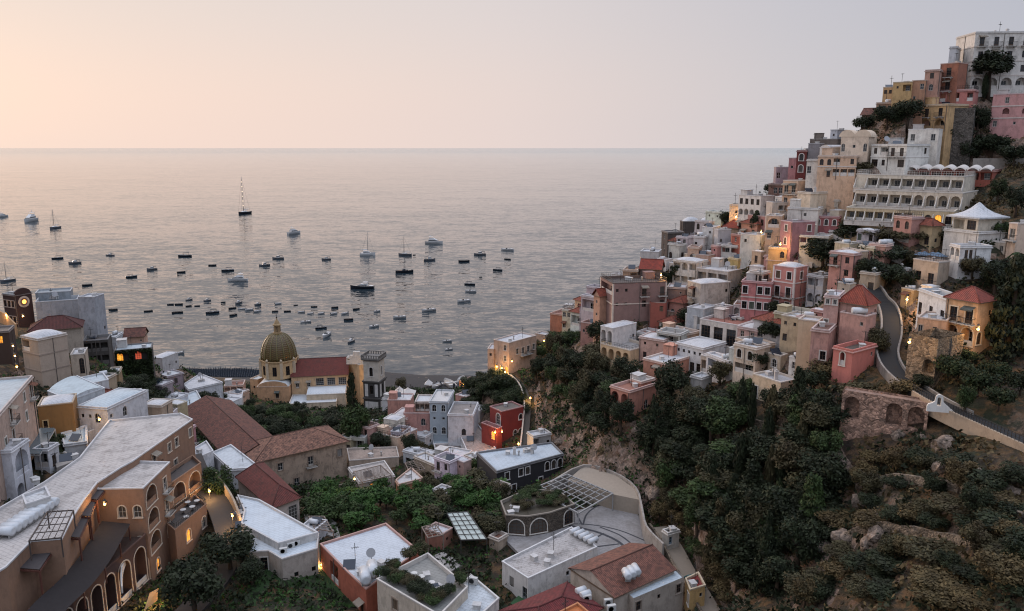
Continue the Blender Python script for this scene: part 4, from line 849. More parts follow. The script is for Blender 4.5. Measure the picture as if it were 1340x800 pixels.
# ------------------------------------------------------------------ lie of the land beyond the houses
for q in ((900, 800, 101), (950, 740, 108), (985, 800, 94), (880, 720, 119), (872, 690, 121), (842, 612, 142), (855, 650, 125), (930, 650, 118), (980, 600, 124), (960, 560, 133),
          (1050, 560, 124), (1100, 620, 108), (1060, 700, 102), (1100, 700, 96), (1100, 800, 82), (1200, 640, 94), (1200, 700, 86), (1200, 800, 73), (1340, 640, 84), (1340, 700, 76), (1340, 800, 65), (1270, 600, 92), (1290, 750, 74), (1000, 700, 108),
          (1228, 562, 102), (1281, 311, 146), (1312, 302, 152), (1252, 306, 152), (1262, 316, 144.5), (840, 430, 191), (868, 432, 188), (882, 444, 184), (150, 502, 205), (143, 498, 200), (1340, 520, 103), (1340, 460, 118), (1340, 420, 130), (1300, 480, 117), (1260, 500, 112), (1340, 360, 143),
          (1340, 270, 158), (1340, 218, 185), (1250, 228, 181), (1300, 182, 197), (1250, 190, 191), (1330, 184, 195),
          (1150, 170, 196), (1180, 168, 194), (1120, 168, 204), (1110, 292, 172), (1150, 298, 167), (1200, 304, 163), (1130, 320, 164), (1170, 324, 157), (1215, 318, 156), (1100, 352, 164), (1150, 356, 151), (1190, 362, 145), (1060, 345, 176), (1210, 390, 138),
          (1030, 440, 146), (1040, 484, 127), (1058, 460, 132.4), (1072, 482, 125), (1080, 520, 118), (1000, 455, 150), (980, 500, 140),
          (700, 500, 207), (740, 470, 206), (760, 440, 214), (790, 520, 165), (740, 540, 178), (720, 570, 170), (760, 596, 158), (790, 560, 155), (795, 590, 150),
          (625, 505, 236), (612, 530, 224), (640, 520, 205), (650, 500, 214), (680, 520, 196),
          (380, 790, 103), (440, 800, 100), (350, 760, 110), (300, 760, 112), (250, 800, 104), (560, 700, 128), (600, 700, 127), (640, 700, 128), (590, 640, 142), (640, 640, 143), (560, 660, 137), (480, 660, 140), (430, 670, 138), (690, 800, 104), (600, 760, 112),
          (300, 560, 212), (380, 570, 205), (440, 560, 208), (500, 590, 180), (540, 590, 176), (330, 540, 232), (400, 545, 232), (470, 545, 226), (520, 575, 188),
          (180, 530, 190), (215, 540, 195), (170, 560, 165), (220, 560, 175), (60, 600, 126), (100, 610, 124), (10, 470, 168), (20, 440, 182), (0, 500, 150)):
    cp(*q)
for x, y, z in ((-95, 340, .8), (-60, 338, .8), (-125, 344, .8), (-150, 344, .8), (-125, 326, 2), (-150, 326, 2.2), (-20, 332, .8), (10, 324, 1.0), (-95, 306, 4), (-45, 308, 4), (0, 300, 3.5), (-20, 288, 6), (-70, 285, 8), (-100, 280, 10), (-46, 262, 11), (-70, 262, 11), (-90, 262, 12),
                (-100, 356, -4), (-60, 354, -4), (-20, 350, -4), (15, 342, -4), (-80, 380, -10), (0, 380, -10), (-130, 360, -4), (-160, 358, -4), (-160, 300, 10), (-190, 260, 30), (-178, 345, -2), (-205, 330, -6), (-205, 300, 8), (-140, 290, 16),
                (-200, 200, 70), (-205, 120, 85), (-200, 60, 95), (-120, 40, 70), (-60, 40, 45), (0, 36, 42), (40, 36, 50), (-30, 70, 36), (90, 40, 66), (160, 60, 80), (230, 100, 110), (240, 160, 125), (240, 220, 145), (200, 250, 140), (170, 240, 128), (240, 300, 130),
                (28, 300, 2), (40, 290, 6), (40, 320, -5), (60, 330, -6), (22, 318, .6), (70, 300, 4), (90, 320, -3), (110, 330, 2), (100, 300, 24), (130, 330, 20), (150, 360, 0), (120, 380, -10), (200, 330, 60), (230, 400, 20), (180, 420, -10), (60, 420, -12), (-60, 425, -12), (-200, 420, -12), (145, 290, 66), (160, 300, 60)):
    CP.append((x, y, z))
PLAZA_Z, UP_Z = 33.2, 36.2
PLAZA = [tuple(atz(x, y, PLAZA_Z)[:2]) for x, y in ((655, 700), (700, 745), (790, 745), (830, 722), (866, 714), (846, 692), (840, 668), (828, 655), (753, 668), (720, 690), (690, 692))]
UPPER = [tuple(atz(x, y, UP_Z)[:2]) for x, y in ((743, 628), (797, 646), (836, 654), (831, 640), (806, 622), (764, 610))]
CRT = [tuple(atz(x, y, 31.4)[:2]) for x, y in ((668, 790), (690, 806), (735, 770), (775, 748), (802, 741), (795, 728), (690, 770))]
for q in CRT: CP.append((*q, 31.2))
FLAT += [(CRT, 31.0), (PLAZA, PLAZA_Z-.4), (UPPER, UP_Z-.4)]
for q in PLAZA: CP.append((*q, PLAZA_Z-.1))
for q in UPPER[2:]: CP.append((*q, UP_Z-.1))
ROAD = [atz(x, y, z) for x, y, z in ((1136, 370, 74), (1148, 386, 72.5), (1160, 400, 71), (1166, 418, 69.5), (1166, 440, 68), (1161, 462, 66.5), (1168, 482, 65.5), (1187, 501, 64.8), (1216, 521, 64.4), (1252, 540, 64), (1292, 558, 63.6), (1345, 582, 63.2), (1420, 615, 62.8))]
STREET = [atz(x, y, z) for x, y, z in ((250, 596, 39.5), (258, 616, 38.8), (270, 638, 38), (285, 660, 37.2), (295, 684, 36.4), (300, 708, 35.6), (296, 735, 34.8), (282, 760, 34), (254, 792, 33.2), (215, 830, 32.4))]
LANE = [atz(x, y, z) for x, y, z in ((862, 690, 34), (880, 715, 33.6), (896, 745, 33.2), (915, 775, 32.8), (935, 810, 32.4))]
CPATH = [atz(x, y, z) for x, y, z in ((668, 491, 37), (679, 500, 36), (687, 512, 35), (691, 530, 33), (690, 550, 31), (688, 572, 29), (686, 590, 27))]
def smooth_line(P, k=4):
    out = []
    for i in range(len(P)-1):
        a, b, c, d = P[max(i-1, 0)], P[i], P[i+1], P[min(i+2, len(P)-1)]
        for j in range(k):
            t = j/k; out.append(.5*((2*b)+(c-a)*t+(2*a-5*b+4*c-d)*t*t+(3*b-a-3*c+d)*t**3))
    return out + [P[-1]]
def sides(P, w):
    l, r = [], []
    for i, p in enumerate(P):
        d = P[min(i+1, len(P)-1)]-P[max(i-1, 0)]; d.z = 0; d.normalize(); s = Vector((-d.y, d.x, 0))
        l.append(p+s*w); r.append(p-s*w)
    return l, r
ROAD, STREET, LANE, CPATH = (smooth_line(q) for q in (ROAD, STREET, LANE, CPATH))
for P, w in ((ROAD, 2.1), (STREET, 2.0), (LANE, 1.6), (CPATH, 1.0)):
    a, b = sides(P, w+.6)
    for q in (P[::4], a[::4], b[::4]): CP.extend(tuple(p - Vector((0, 0, .1))) for p in q)
    for i in range(0, len(P)-1): FLAT.append(([tuple(p[:2]) for p in (b[i], b[i+1], a[i+1], a[i])], min(P[i].z, P[i+1].z)-.12))
make_ground()
FILL = []
def FH(what, xl, xc, xr, yt, yb, ang, col, A='', B='', **k):
    P = hit(xc, yb)
    if P is None: print('filler has no ground', what, xc, yb); return
    n0 = len(HS); H(k.pop('name', 'house'), None, xl, xc, xr, yt, yb, P.y, ang, col, A, B, gcorner=1, **k); FILL.append((what, HS[-1]))
for a in (('small cream house', 1083, 1097, 1113, 262, 284, 40, (196, 180, 160), '.d', 'll'), ('lilac white house', 1122, 1144, 1151, 302, 321, 20, (186, 176, 180), 'r.r', 's'), ('beige stone house', 1126, 1146, 1151, 358, 386, 25, (170, 150, 126), '.d', ''), ('small pink house', 1062, 1076, 1082, 407, 422, 30, (204, 130, 118), 's', ''),
          ('small white house', 981, 999, 1006, 350, 364, 25, (206, 200, 196), '.s', ''), ('low white house', 944, 968, 974, 322, 338, 20, (204, 196, 188), 'll', ''), ('small tan house', 984, 996, 1003, 330, 346, 40, (188, 154, 122), 'd', 's'), ('cream house', 1004, 1012, 1022, 300, 318, 45, (206, 184, 156), '.', 'r'), ('small white house', 1085, 1106, 1112, 303, 316, 20, (208, 200, 192), 's.s', ''),
          ('low cream house', 1297, 1316, 1326, 318, 334, 30, (200, 180, 158), '.r', ''), ('small white house', 1160, 1180, 1188, 331, 346, 25, (200, 192, 184), 'd.', 's'), ('pale stone house', 1096, 1112, 1120, 372, 390, 35, (176, 160, 142), 's', ''), ('small grey house', 1060, 1072, 1082, 330, 346, 40, (176, 172, 172), 's', 's'),
          ('white house', 897, 912, 922, 414, 432, 40, (206, 198, 190), 'r', 's'), ('small white house', 935, 950, 960, 402, 420, 40, (200, 192, 186), 's.', ''), ('tan house', 866, 880, 890, 408, 424, 35, (184, 150, 124), '.s', ''), ('small cream house', 1006, 1022, 1031, 466, 486, 35, (202, 176, 146), 'a', ''), ('small rose house', 760, 776, 786, 424, 444, 30, (176, 120, 104), 's.', ''), ('small white house', 955, 972, 985, 442, 460, 40, (204, 198, 192), '.s', 's'),
          ('cream house', 948, 961, 975, 470, 487, 40, (206, 188, 166), 's.', ''), ('small peach house', 868, 884, 895, 470, 488, 40, (202, 156, 130), 's', 's'), ('white house', 1033, 1046, 1058, 470, 490, 35, (204, 196, 186), 'r', ''), ('small ochre house', 1180, 1196, 1206, 380, 398, 40, (188, 152, 104), 'd', ''), ('small white house', 936, 950, 958, 300, 314, 35, (204, 198, 192), 's', ''), ('small rose house', 1000, 1014, 1020, 336, 352, 30, (182, 124, 114), '.s', ''), ('pale grey house', 876, 890, 899, 346, 362, 40, (190, 184, 178), 's', ''), ('small white house', 846, 858, 868, 352, 368, 40, (206, 200, 194), 's', ''), ('cream house', 812, 826, 838, 386, 402, 40, (202, 180, 156), 's', ''),
          ('small white house', 43, 62, 76, 588, 616, 35, (196, 196, 200), 'l', 'd'), ('low white house', 98, 116, 132, 566, 588, 40, (190, 190, 194), 's', ''), ('small pale house', 118, 136, 150, 560, 580, 35, (188, 186, 188), 'd', ''), ('small tan house', 122, 142, 152, 494, 512, 30, (170, 146, 116), '.s', ''), ('small white house', 214, 230, 246, 522, 540, 40, (196, 196, 200), 's', ''), ('low mauve house', 196, 212, 226, 504, 522, 40, (150, 134, 138), '.s', ''), ('small white house', 286, 300, 316, 528, 542, 40, (204, 202, 202), 's', ''), ('small peach house', 296, 312, 326, 516, 530, 40, (204, 160, 132), 's', 's'),
          ('low pink house', 510, 532, 548, 548, 564, 25, (186, 138, 124), '.a.', ''), ('small white house', 470, 488, 500, 566, 580, 30, (198, 194, 192), 's', ''), ('white house', 536, 556, 570, 572, 590, 35, (200, 198, 198), 's.', 's'), ('low grey house', 540, 560, 572, 598, 612, 35, (172, 166, 162), '', 's'), ('small white house', 612, 632, 646, 594, 612, 35, (198, 196, 196), 's', ''), ('small pink house', 596, 610, 622, 520, 536, 40, (190, 132, 116), 's', ''), ('small white house', 612, 628, 640, 538, 554, 40, (200, 196, 194), 's', 's'), ('low terracotta house', 556, 578, 592, 700, 720, 40, (164, 104, 84), '', 's'), ('small tan house', 640, 652, 664, 706, 722, 40, (176, 152, 128), 's', ''), ('low white house', 392, 412, 428, 694, 712, 35, (198, 198, 200), '', ''), ('pale shed', 566, 584, 596, 646, 660, 40, (178, 170, 162), '', ''), ('small stone house', 640, 656, 668, 640, 656, 40, (150, 132, 114), 'd', ''),
          ('cream house', 1086, 1098, 1108, 276, 296, 40, (206, 186, 160), 's', ''), ('small peach house', 1036, 1048, 1056, 256, 274, 40, (206, 164, 134), 'r', ''), ('small white house', 1014, 1024, 1034, 258, 272, 40, (206, 200, 194), 's', 's'), ('small white house', 984, 996, 1004, 262, 282, 40, (204, 196, 190), 's', ''), ('pale house', 1010, 1020, 1028, 276, 292, 40, (196, 184, 170), '.', 's'),
          ('white house', 1084, 1100, 1108, 318, 334, 35, (200, 194, 188), 'd.', 's'), ('small rose house', 1018, 1030, 1040, 322, 338, 40, (180, 120, 112), 's', ''), ('small tan house', 1040, 1052, 1062, 316, 330, 40, (186, 158, 130), 's', 'l'), ('small white house', 964, 976, 986, 338, 354, 40, (206, 200, 194), 's', ''), ('small peach house', 918, 930, 938, 330, 346, 40, (204, 156, 130), 's', ''), ('cream house', 896, 910, 918, 334, 350, 40, (202, 180, 152), 's', 's'), ('small white house', 860, 872, 880, 340, 356, 40, (206, 200, 196), 's', ''), ('small rose house', 828, 842, 850, 372, 388, 40, (176, 116, 104), 's', ''),
          ('small white house', 800, 812, 822, 360, 376, 40, (202, 196, 190), 's', ''), ('tan house', 790, 802, 812, 366, 380, 40, (182, 146, 118), 's', ''), ('small pink house', 1010, 1024, 1032, 412, 430, 40, (198, 130, 120), 'r', ''), ('pale house', 956, 970, 980, 416, 432, 35, (198, 186, 172), 's', ''), ('small cream house', 1056, 1068, 1078, 446, 466, 35, (204, 176, 146), 'r', ''), ('small white house', 846, 858, 866, 452, 470, 40, (204, 198, 194), 's', ''), ('small white house', 816, 828, 836, 486, 502, 40, (202, 196, 190), 's', ''), ('small peach house', 868, 880, 890, 498, 514, 40, (200, 150, 124), 's', ''),
          ('white house', 1166, 1182, 1192, 352, 368, 40, (204, 198, 190), 'd.', 's'), ('small pale house', 1206, 1220, 1230, 376, 392, 40, (196, 184, 170), 's', ''), ('small white house', 1150, 1162, 1170, 318, 332, 40, (204, 198, 192), 's', ''), ('pale house', 1290, 1304, 1314, 344, 362, 40, (200, 188, 172), 'r', ''),
          ('low white house', 500, 520, 534, 524, 540, 30, (200, 196, 194), 's', ''), ('small white house', 596, 608, 618, 548, 564, 40, (200, 198, 198), 's', ''), ('small grey house', 498, 514, 526, 574, 588, 35, (176, 174, 172), 's', ''), ('low tan house', 424, 440, 452, 604, 620, 40, (176, 152, 130), 'd', ''), ('pale shed', 612, 624, 634, 632, 644, 40, (184, 178, 172), '', ''), ('white house', 240, 256, 270, 540, 558, 40, (200, 200, 204), 's', 's'), ('small white house', 166, 182, 194, 516, 534, 40, (196, 196, 200), 's', '')):
    if rnd.random() < 0: continue
    FH(*a, **({'roof': 'dome', 'rh': .6} if (a[1] % 3 == 0) else {'roof': 'terrace', 'rcol': (168, 120, 100)} if a[1] % 5 == 0 else {}))
qf = random.Random(77)
KINDS = (('little white house', (206, 200, 196)), ('little cream house', (206, 184, 156)), ('little peach house', (206, 158, 130)), ('little rose house', (186, 122, 112)), ('little tan house', (182, 152, 124)), ('little grey white house', (184, 180, 178)))
for poly, n in (([(872, 312), (1000, 286), (1112, 262), (1112, 330), (1010, 350), (900, 372)], 26), ([(880, 402), (1000, 424), (1084, 436), (1066, 488), (960, 500), (860, 486), (830, 452)], 20), ([(1096, 318), (1240, 322), (1236, 396), (1176, 370), (1100, 384)], 14), ([(486, 556), (560, 576), (644, 612), (600, 652), (520, 622), (452, 600)], 14), ([(1040, 206), (1120, 216), (1110, 270), (1010, 262)], 10), ([(150, 540), (240, 560), (250, 590), (200, 560), (120, 560)], 5), ([(700, 410), (800, 384), (786, 430), (740, 440)], 6)):
    k = 0; tr = 0
    while k < n and tr < 400:
        tr += 1; x, y = qf.uniform(min(p[0] for p in poly), max(p[0] for p in poly)), qf.uniform(min(p[1] for p in poly), max(p[1] for p in poly))
        P = hit(x, y) if in_poly(x, y, poly) else None
        if P is None or P.z < 6 or any(in_poly(P.x, P.y, inset(r['foot'], -1.6)) for r in HS) or any(in_poly(P.x, P.y, f) for f, _z in FLAT): continue
        w = qf.uniform(4.5, 7.5)*F/zcam(P); h = qf.uniform(3.4, 6.2)*F/zcam(P); what, col = KINDS[qf.randrange(6)]; k += 1
        col = tuple(min(222, max(40, c_+qf.uniform(-10, 10))) for c_ in col); rows = qf.choice(('rr', 's.', 'Dr', '.r', 'a.', 'dr', 'l')) if h < 5*F/zcam(P) else qf.choice(('rr/d.', 'Dr/.r', 'l/rr', 'ss/r.', 'aa/l'))
        FH(what, x-w*qf.uniform(.5, .8), x, x+w*qf.uniform(.25, .5), y-h, y, qf.uniform(20, 50), col, rows, qf.choice(('s', 'r', '.', 'D')), **qf.choice(({}, {}, {'roof': 'dome', 'rh': .6}, {'roof': 'terrace', 'rcol': (164, 118, 98), 'rail': 1}, {'roof': 'terrace', 'rcol': (150, 146, 142)}, {'roof': 'hip', 'rh': 1.3})))
make_ground()

# ------------------------------------------------------------------ ground, beach, sea, roads
def ground_mat():
    m, t, b = newmat('hillside_earth'); g = N(t, 'ShaderNodeNewGeometry'); p = g.outputs['Position']
    sz = N(t, 'ShaderNodeSeparateXYZ'); t.links.new(g.outputs['True Normal'], sz.inputs[0])
    n1, n2, n3 = noise_n(t, p, .09, 6, .65), noise_n(t, p, .45, 6, .7), noise_n(t, p, 2.2, 5, .7)
    earth = mixc(t, ramp_out(t, n2, .35, .65), lin((48, 40, 32)), lin((80, 64, 48)))
    green = mixc(t, n3, lin((26, 32, 18)), lin((50, 54, 30)))
    dry = mixc(t, n3, lin((84, 60, 38)), lin((122, 92, 58)))
    c = mixc(t, ramp_out(t, n1, .42, .56), green, earth); c = mixc(t, math_n(t, 'MULTIPLY', ramp_out(t, n2, .47, .60), .8), c, dry)
    rock = mixc(t, ramp_out(t, n3, .35, .7), lin((92, 80, 72)), lin((176, 150, 132)))
    rock = mixc(t, math_n(t, 'MULTIPLY', ramp_out(t, n2, .5, .62), .8), rock, lin((104, 74, 54)))
    st = math_n(t, 'ADD', math_n(t, 'SUBTRACT', 1, sz.outputs[2]), math_n(t, 'MULTIPLY', math_n(t, 'SUBTRACT', n2, .5), .5))
    c = mixc(t, ramp_out(t, st, .26, .40), c, rock)
    t.links.new(c, b.inputs['Base Color']); b.inputs['Roughness'].default_value = 1
    v = N(t, 'ShaderNodeTexVoronoi'); v.inputs['Scale'].default_value = .7; t.links.new(p, v.inputs['Vector'])
    bump_n(t, b, math_n(t, 'ADD', math_n(t, 'ADD', n3, n2), v.outputs['Distance']), 1, .5); return m
sand, t, b = newmat('dark_volcanic_sand'); p = objpos(t)
t.links.new(mixc(t, noise_n(t, p, .6, 6, .7), lin((27, 26, 28)), lin((46, 44, 45))), b.inputs['Base Color']); b.inputs['Roughness'].default_value = .9
bump_n(t, b, noise_n(t, p, 1.5, 5), .6, .15)
gv = [(GX0+i*GS, GY0+j*GS, float(GZ[j, i])) for j in range(NY) for i in range(NX)]
fh, fb = [], []
for j in range(NY-1):
    for i in range(NX-1):
        q = (j*NX+i, j*NX+i+1, (j+1)*NX+i+1, (j+1)*NX+i); z = max(gv[k][2] for k in q); x, y = gv[q[0]][:2]
        (fb if z < 5 and y > 284 and x < 60 else fh).append(q)
def part_mesh(name, faces, mat):
    ids = sorted({k for q in faces for k in q}); mp = {k: n for n, k in enumerate(ids)}
    me = bpy.data.meshes.new(name); me.from_pydata([gv[k] for k in ids], [], [tuple(mp[k] for k in q) for q in faces]); me.materials.append(mat)
    for f in me.polygons: f.use_smooth = True
    return me
tag(obj('hillside', part_mesh('hillside', fh, ground_mat())), None, None, None, 'structure')
tag(obj('beach', part_mesh('beach', fb, sand)), None, None, None, 'structure')
# sea
m, t, b = newmat('sea_water'); g = N(t, 'ShaderNodeNewGeometry'); p = g.outputs['Position']
b.inputs['Base Color'].default_value = lin((36, 46, 52)); b.inputs['Roughness'].default_value = .11; b.inputs['IOR'].default_value = 1.333; b.inputs['Specular IOR Level'].default_value = .5
ln = N(t, 'ShaderNodeVectorMath', operation='LENGTH'); t.links.new(p, ln.inputs[0])
def fade(a, z):
    mr = N(t, 'ShaderNodeMapRange'); mr.inputs['From Min'].default_value = a; mr.inputs['From Max'].default_value = z; mr.inputs['To Min'].default_value = 1; mr.inputs['To Max'].default_value = 0
    t.links.new(ln.outputs['Value'], mr.inputs[0]); return mr.outputs[0]
def wave(sc, amp, det):
    n = N(t, 'ShaderNodeTexNoise'); n.inputs['Scale'].default_value = 1; n.inputs['Detail'].default_value = det; n.inputs['Roughness'].default_value = .55
    mp = N(t, 'ShaderNodeMapping'); mp.inputs['Scale'].default_value = (*sc, .3); t.links.new(p, mp.inputs[0]); t.links.new(mp.outputs[0], n.inputs['Vector'])
    a = N(t, 'ShaderNodeVectorMath', operation='SUBTRACT'); t.links.new(n.outputs['Color'], a.inputs[0]); a.inputs[1].default_value = (.5, .5, .5)
    m_ = N(t, 'ShaderNodeVectorMath', operation='MULTIPLY'); t.links.new(a.outputs[0], m_.inputs[0]); m_.inputs[1].default_value = (amp*.6, amp, 0); return m_.outputs[0]
acc = N(t, 'ShaderNodeCombineXYZ').outputs[0]; acc.node.inputs[2].default_value = 1
for sc_, am_, de_ in (((.10, .30), .68, 3), ((.35, .75), .50, 3), ((.022, .06), .30, 2), ((.004, .012), .18, 2)):
    v_ = N(t, 'ShaderNodeVectorMath', operation='ADD'); t.links.new(acc, v_.inputs[0]); t.links.new(wave(sc_, am_, de_), v_.inputs[1]); acc = v_.outputs[0]
mr_ = N(t, 'ShaderNodeMapRange'); mr_.inputs['From Min'].default_value = 6000; mr_.inputs['From Max'].default_value = 16000; mr_.inputs['To Min'].default_value = 1; mr_.inputs['To Max'].default_value = .3
t.links.new(ln.outputs['Value'], mr_.inputs[0]); m2_ = N(t, 'ShaderNodeMapRange'); m2_.inputs['From Min'].default_value = 380; m2_.inputs['From Max'].default_value = 1500; m2_.inputs['To Min'].default_value = 1.1; m2_.inputs['To Max'].default_value = 3.0
t.links.new(ln.outputs['Value'], m2_.inputs[0]); zz_ = math_n(t, 'MULTIPLY', mr_.outputs[0], m2_.outputs[0]); cz = N(t, 'ShaderNodeCombineXYZ'); cz.inputs[0].default_value = 1; cz.inputs[1].default_value = 1; t.links.new(zz_, cz.inputs[2])
vm_ = N(t, 'ShaderNodeVectorMath', operation='MULTIPLY'); t.links.new(acc, vm_.inputs[0]); t.links.new(cz.outputs[0], vm_.inputs[1]); acc = vm_.outputs[0]
nn_ = N(t, 'ShaderNodeVectorMath', operation='NORMALIZE'); t.links.new(acc, nn_.inputs[0]); t.links.new(nn_.outputs[0], b.inputs['Normal'])
b.inputs['Roughness'].default_value = .08
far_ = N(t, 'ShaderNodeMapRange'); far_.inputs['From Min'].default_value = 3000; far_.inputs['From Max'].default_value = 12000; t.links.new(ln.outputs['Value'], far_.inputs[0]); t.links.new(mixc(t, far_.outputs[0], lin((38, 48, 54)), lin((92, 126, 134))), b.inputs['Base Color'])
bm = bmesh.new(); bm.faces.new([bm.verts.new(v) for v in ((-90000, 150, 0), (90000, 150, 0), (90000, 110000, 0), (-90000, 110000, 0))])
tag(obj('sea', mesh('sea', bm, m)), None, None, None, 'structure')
asph = flat('dark_asphalt', (34, 34, 35), .85, 0, .25)
def strip(name, P, w, mat, dz=.05, lift=0, kind='structure'):
    l, r = sides(P, w); bm = bmesh.new(); k = Vector((0, 0, dz))
    a = [[bm.verts.new(p+k) for p in q] for q in (l, r)]; lo = [[bm.verts.new(p-Vector((0, 0, .6))) for p in q] for q in (l, r)]
    for i in range(len(P)-1):
        bm.faces.new((a[1][i], a[1][i+1], a[0][i+1], a[0][i])); bm.faces.new((lo[1][i], lo[1][i+1], a[1][i+1], a[1][i])); bm.faces.new((a[0][i], a[0][i+1], lo[0][i+1], lo[0][i]))
    o = obj(name, mesh(name, bm, mat))
    if kind: tag(o, None, None, None, kind)
    return o
strip('road', ROAD, 1.45, asph); strip('street', STREET, 2.0, flat('worn_asphalt', (66, 60, 56), .85, 0, .25)); strip('lane', LANE, 1.6, flat('pale_lane', (150, 136, 120), .9)); strip('path', CPATH, .7, flat('stone_path', (84, 76, 68), .9))
def wall_strip(name, label, cat, P, off, h, th, mat, down=1.2, rail=False, capmat=None):
    l, r = sides(P, abs(off)); q = l if off > 0 else r; a, b = sides(q, th/2); bm = bmesh.new(); n = len(q)
    def ring(i): return [bm.verts.new(v) for v in (b[i]-Vector((0, 0, down)), b[i]+Vector((0, 0, h)), a[i]+Vector((0, 0, h)), a[i]-Vector((0, 0, down)))]
    rs = [ring(i) for i in range(n)]
    for i in range(n-1):
        for k in range(3): bm.faces.new((rs[i][k], rs[i][k+1], rs[i+1][k+1], rs[i+1][k])).material_index = 1 if (k == 1 and capmat) else 0
    bm.faces.new(rs[0][::-1]); bm.faces.new(rs[-1]); bmesh.ops.recalc_face_normals(bm, faces=bm.faces)
    root = thing(name, label, cat, q[0]); me = mesh(name, bm, [mat] + ([capmat] if capmat else [])); me.transform(Matrix.Translation(-root.location)); obj('wall', me, root)
    if rail:
        bm = bmesh.new()
        for i in range(n-1):
            for z in (.5, .95): beam(bm, q[i]+Vector((0, 0, h+z))-root.location, q[i+1]+Vector((0, 0, h+z))-root.location, .06)
            for s in (0, .33, .66): p = q[i].lerp(q[i+1], s)-root.location; beam(bm, p+Vector((0, 0, h)), p+Vector((0, 0, h+1)), .06)
        obj('railing', mesh('railing', bm, IRON), root)
    return root
PALE = plaster((146, 136, 126), .9); WARMW = plaster((176, 150, 122), .7)
wall_strip('road_wall', 'pale low wall along the inner left edge of the curving road', 'wall', ROAD[:30], -1.6, .55, .3, PALE)
wall_strip('road_wall', 'pale low wall following the outer right edge of the curving road', 'wall', ROAD[2:38], 1.6, .5, .3, PALE)
wall_strip('road_wall', 'stone parapet with dark iron railing along the lower road at right edge', 'wall', ROAD[31:], -1.65, .6, .35, WARMW, 1.5, True)
wall_strip('street_wall', 'tall lamp lit wall along the curving street beside the red brown hotel', 'wall', STREET[7:26], 2.2, 1.8, .35, WARMW)
wall_strip('path_wall', 'pale curving wall of the stair path climbing to the cliff house', 'wall', CPATH, -1.0, 1.0, .35, plaster((206, 186, 164), .5))
wall_strip('lane_wall', 'low retaining wall beside the lane at the foot of the gorge', 'wall', LANE, -1.8, 1.0, .4, stone((150, 132, 112), 'lane', 1.2))

# ------------------------------------------------------------------ houses
for r in HS: build(r)
byl = {r['label']: r for r in HS}
r = next(r for r in HS if r.get('gables')); z0 = r['root'].location           # round topped gables
bm = bmesh.new(); f = r['foot']; a, b = Vector((*f[3], r['zt'])), Vector((*f[0], r['zt'])); u = (b-a).normalized(); W = (b-a).length; inn = Vector((-u.y, u.x, 0))
for c0 in (.21, .79):
    pts = [a + u*(W*c0 + 1.9*math.cos(math.pi*k/10)) + Vector((0, 0, -.2+1.7*math.sin(math.pi*k/10))) - z0 for k in range(11)]
    fr = [bm.verts.new(p-inn*.08) for p in pts]; bk = [bm.verts.new(p+inn*5) for p in pts]
    bm.faces.new(fr); bm.faces.new(bk[::-1])
    for i in range(10): bm.faces.new((fr[i+1], fr[i], bk[i], bk[i+1]))
bmesh.ops.recalc_face_normals(bm, faces=bm.faces); obj('round_gable', mesh('round_gable', bm, plaster((218, 190, 160), .4)), r['root'])
r = next(r for r in HS if r.get('oglow')); z0 = r['root'].location            # arched parapet and round lit window
f = r['foot']; a, b = Vector((*f[0], r['zt'])), Vector((*f[1], r['zt'])); u = (b-a).normalized(); W = (b-a).length; inn = Vector((-u.y, u.x, 0)); bm = bmesh.new()
pts = [(a+b)/2 + u*(W*.46*math.cos(math.pi*k/12)) + Vector((0, 0, -.1+1.5*math.sin(math.pi*k/12))) - z0 for k in range(13)]
fr = [bm.verts.new(p-inn*.1) for p in pts]; bk = [bm.verts.new(p+inn*.4) for p in pts]; bm.faces.new(fr); bm.faces.new(bk[::-1])
for i in range(12): bm.faces.new((fr[i+1], fr[i], bk[i], bk[i+1]))
bmesh.ops.recalc_face_normals(bm, faces=bm.faces); obj('arched_gable', mesh('arched_gable', bm, plaster((64, 38, 34), .2)), r['root'])
bm = bmesh.new(); c = (a+b)/2 + Vector((0, 0, -2.2)) - z0 - inn*.12
for rr, dd, mi in ((1.5, 0, 0), (1.0, .05, 1), (.55, .1, 2)):
    vs = [bm.verts.new(c - inn*dd + u*rr*math.cos(2*math.pi*k/20) + Vector((0, 0, rr*math.sin(2*math.pi*k/20)))) for k in range(20)]; fc = bm.faces.new(vs); fc.material_index = mi
bmesh.ops.recalc_face_normals(bm, faces=bm.faces)
o = obj('round_window', mesh('round_window', bm, [plaster((196, 170, 150), .2), flat('amber_ring', (120, 90, 70)), emit('lamp_glow', (255, 176, 80), 3)]), r['root'])
# scalloped awnings over the rooftop restaurant
r = byl['red walled rooftop restaurant with scalloped white awnings above terraced hotel']; f = r['foot']; z0 = r['root'].location
a, b = Vector((*f[3], r['zt']+.1)), Vector((*f[0], r['zt']+.1)); u = (b-a).normalized(); W = (b-a).length; inn = Vector((-u.y, u.x, 0))
for k in range(8):
    bm = bmesh.new(); w = W/8; p0 = a+u*w*k-z0; g = []
    for s in range(9):
        x = s/8; h = .7*math.sin(math.pi*x)**.8; g.append([bm.verts.new(p0+u*w*(.03+.94*x)+inn*d+Vector((0, 0, h+dz))) for d, dz in ((-1.6, -.35), (-1.5, .0), (2.5, .35))])
    for s in range(8):
        for q in range(2): bm.faces.new((g[s][q], g[s+1][q], g[s+1][q+1], g[s][q+1])).smooth = True
    obj('awning', mesh('awning', bm, flat('awning_cloth', (206, 198, 190), .9)), r['root'])

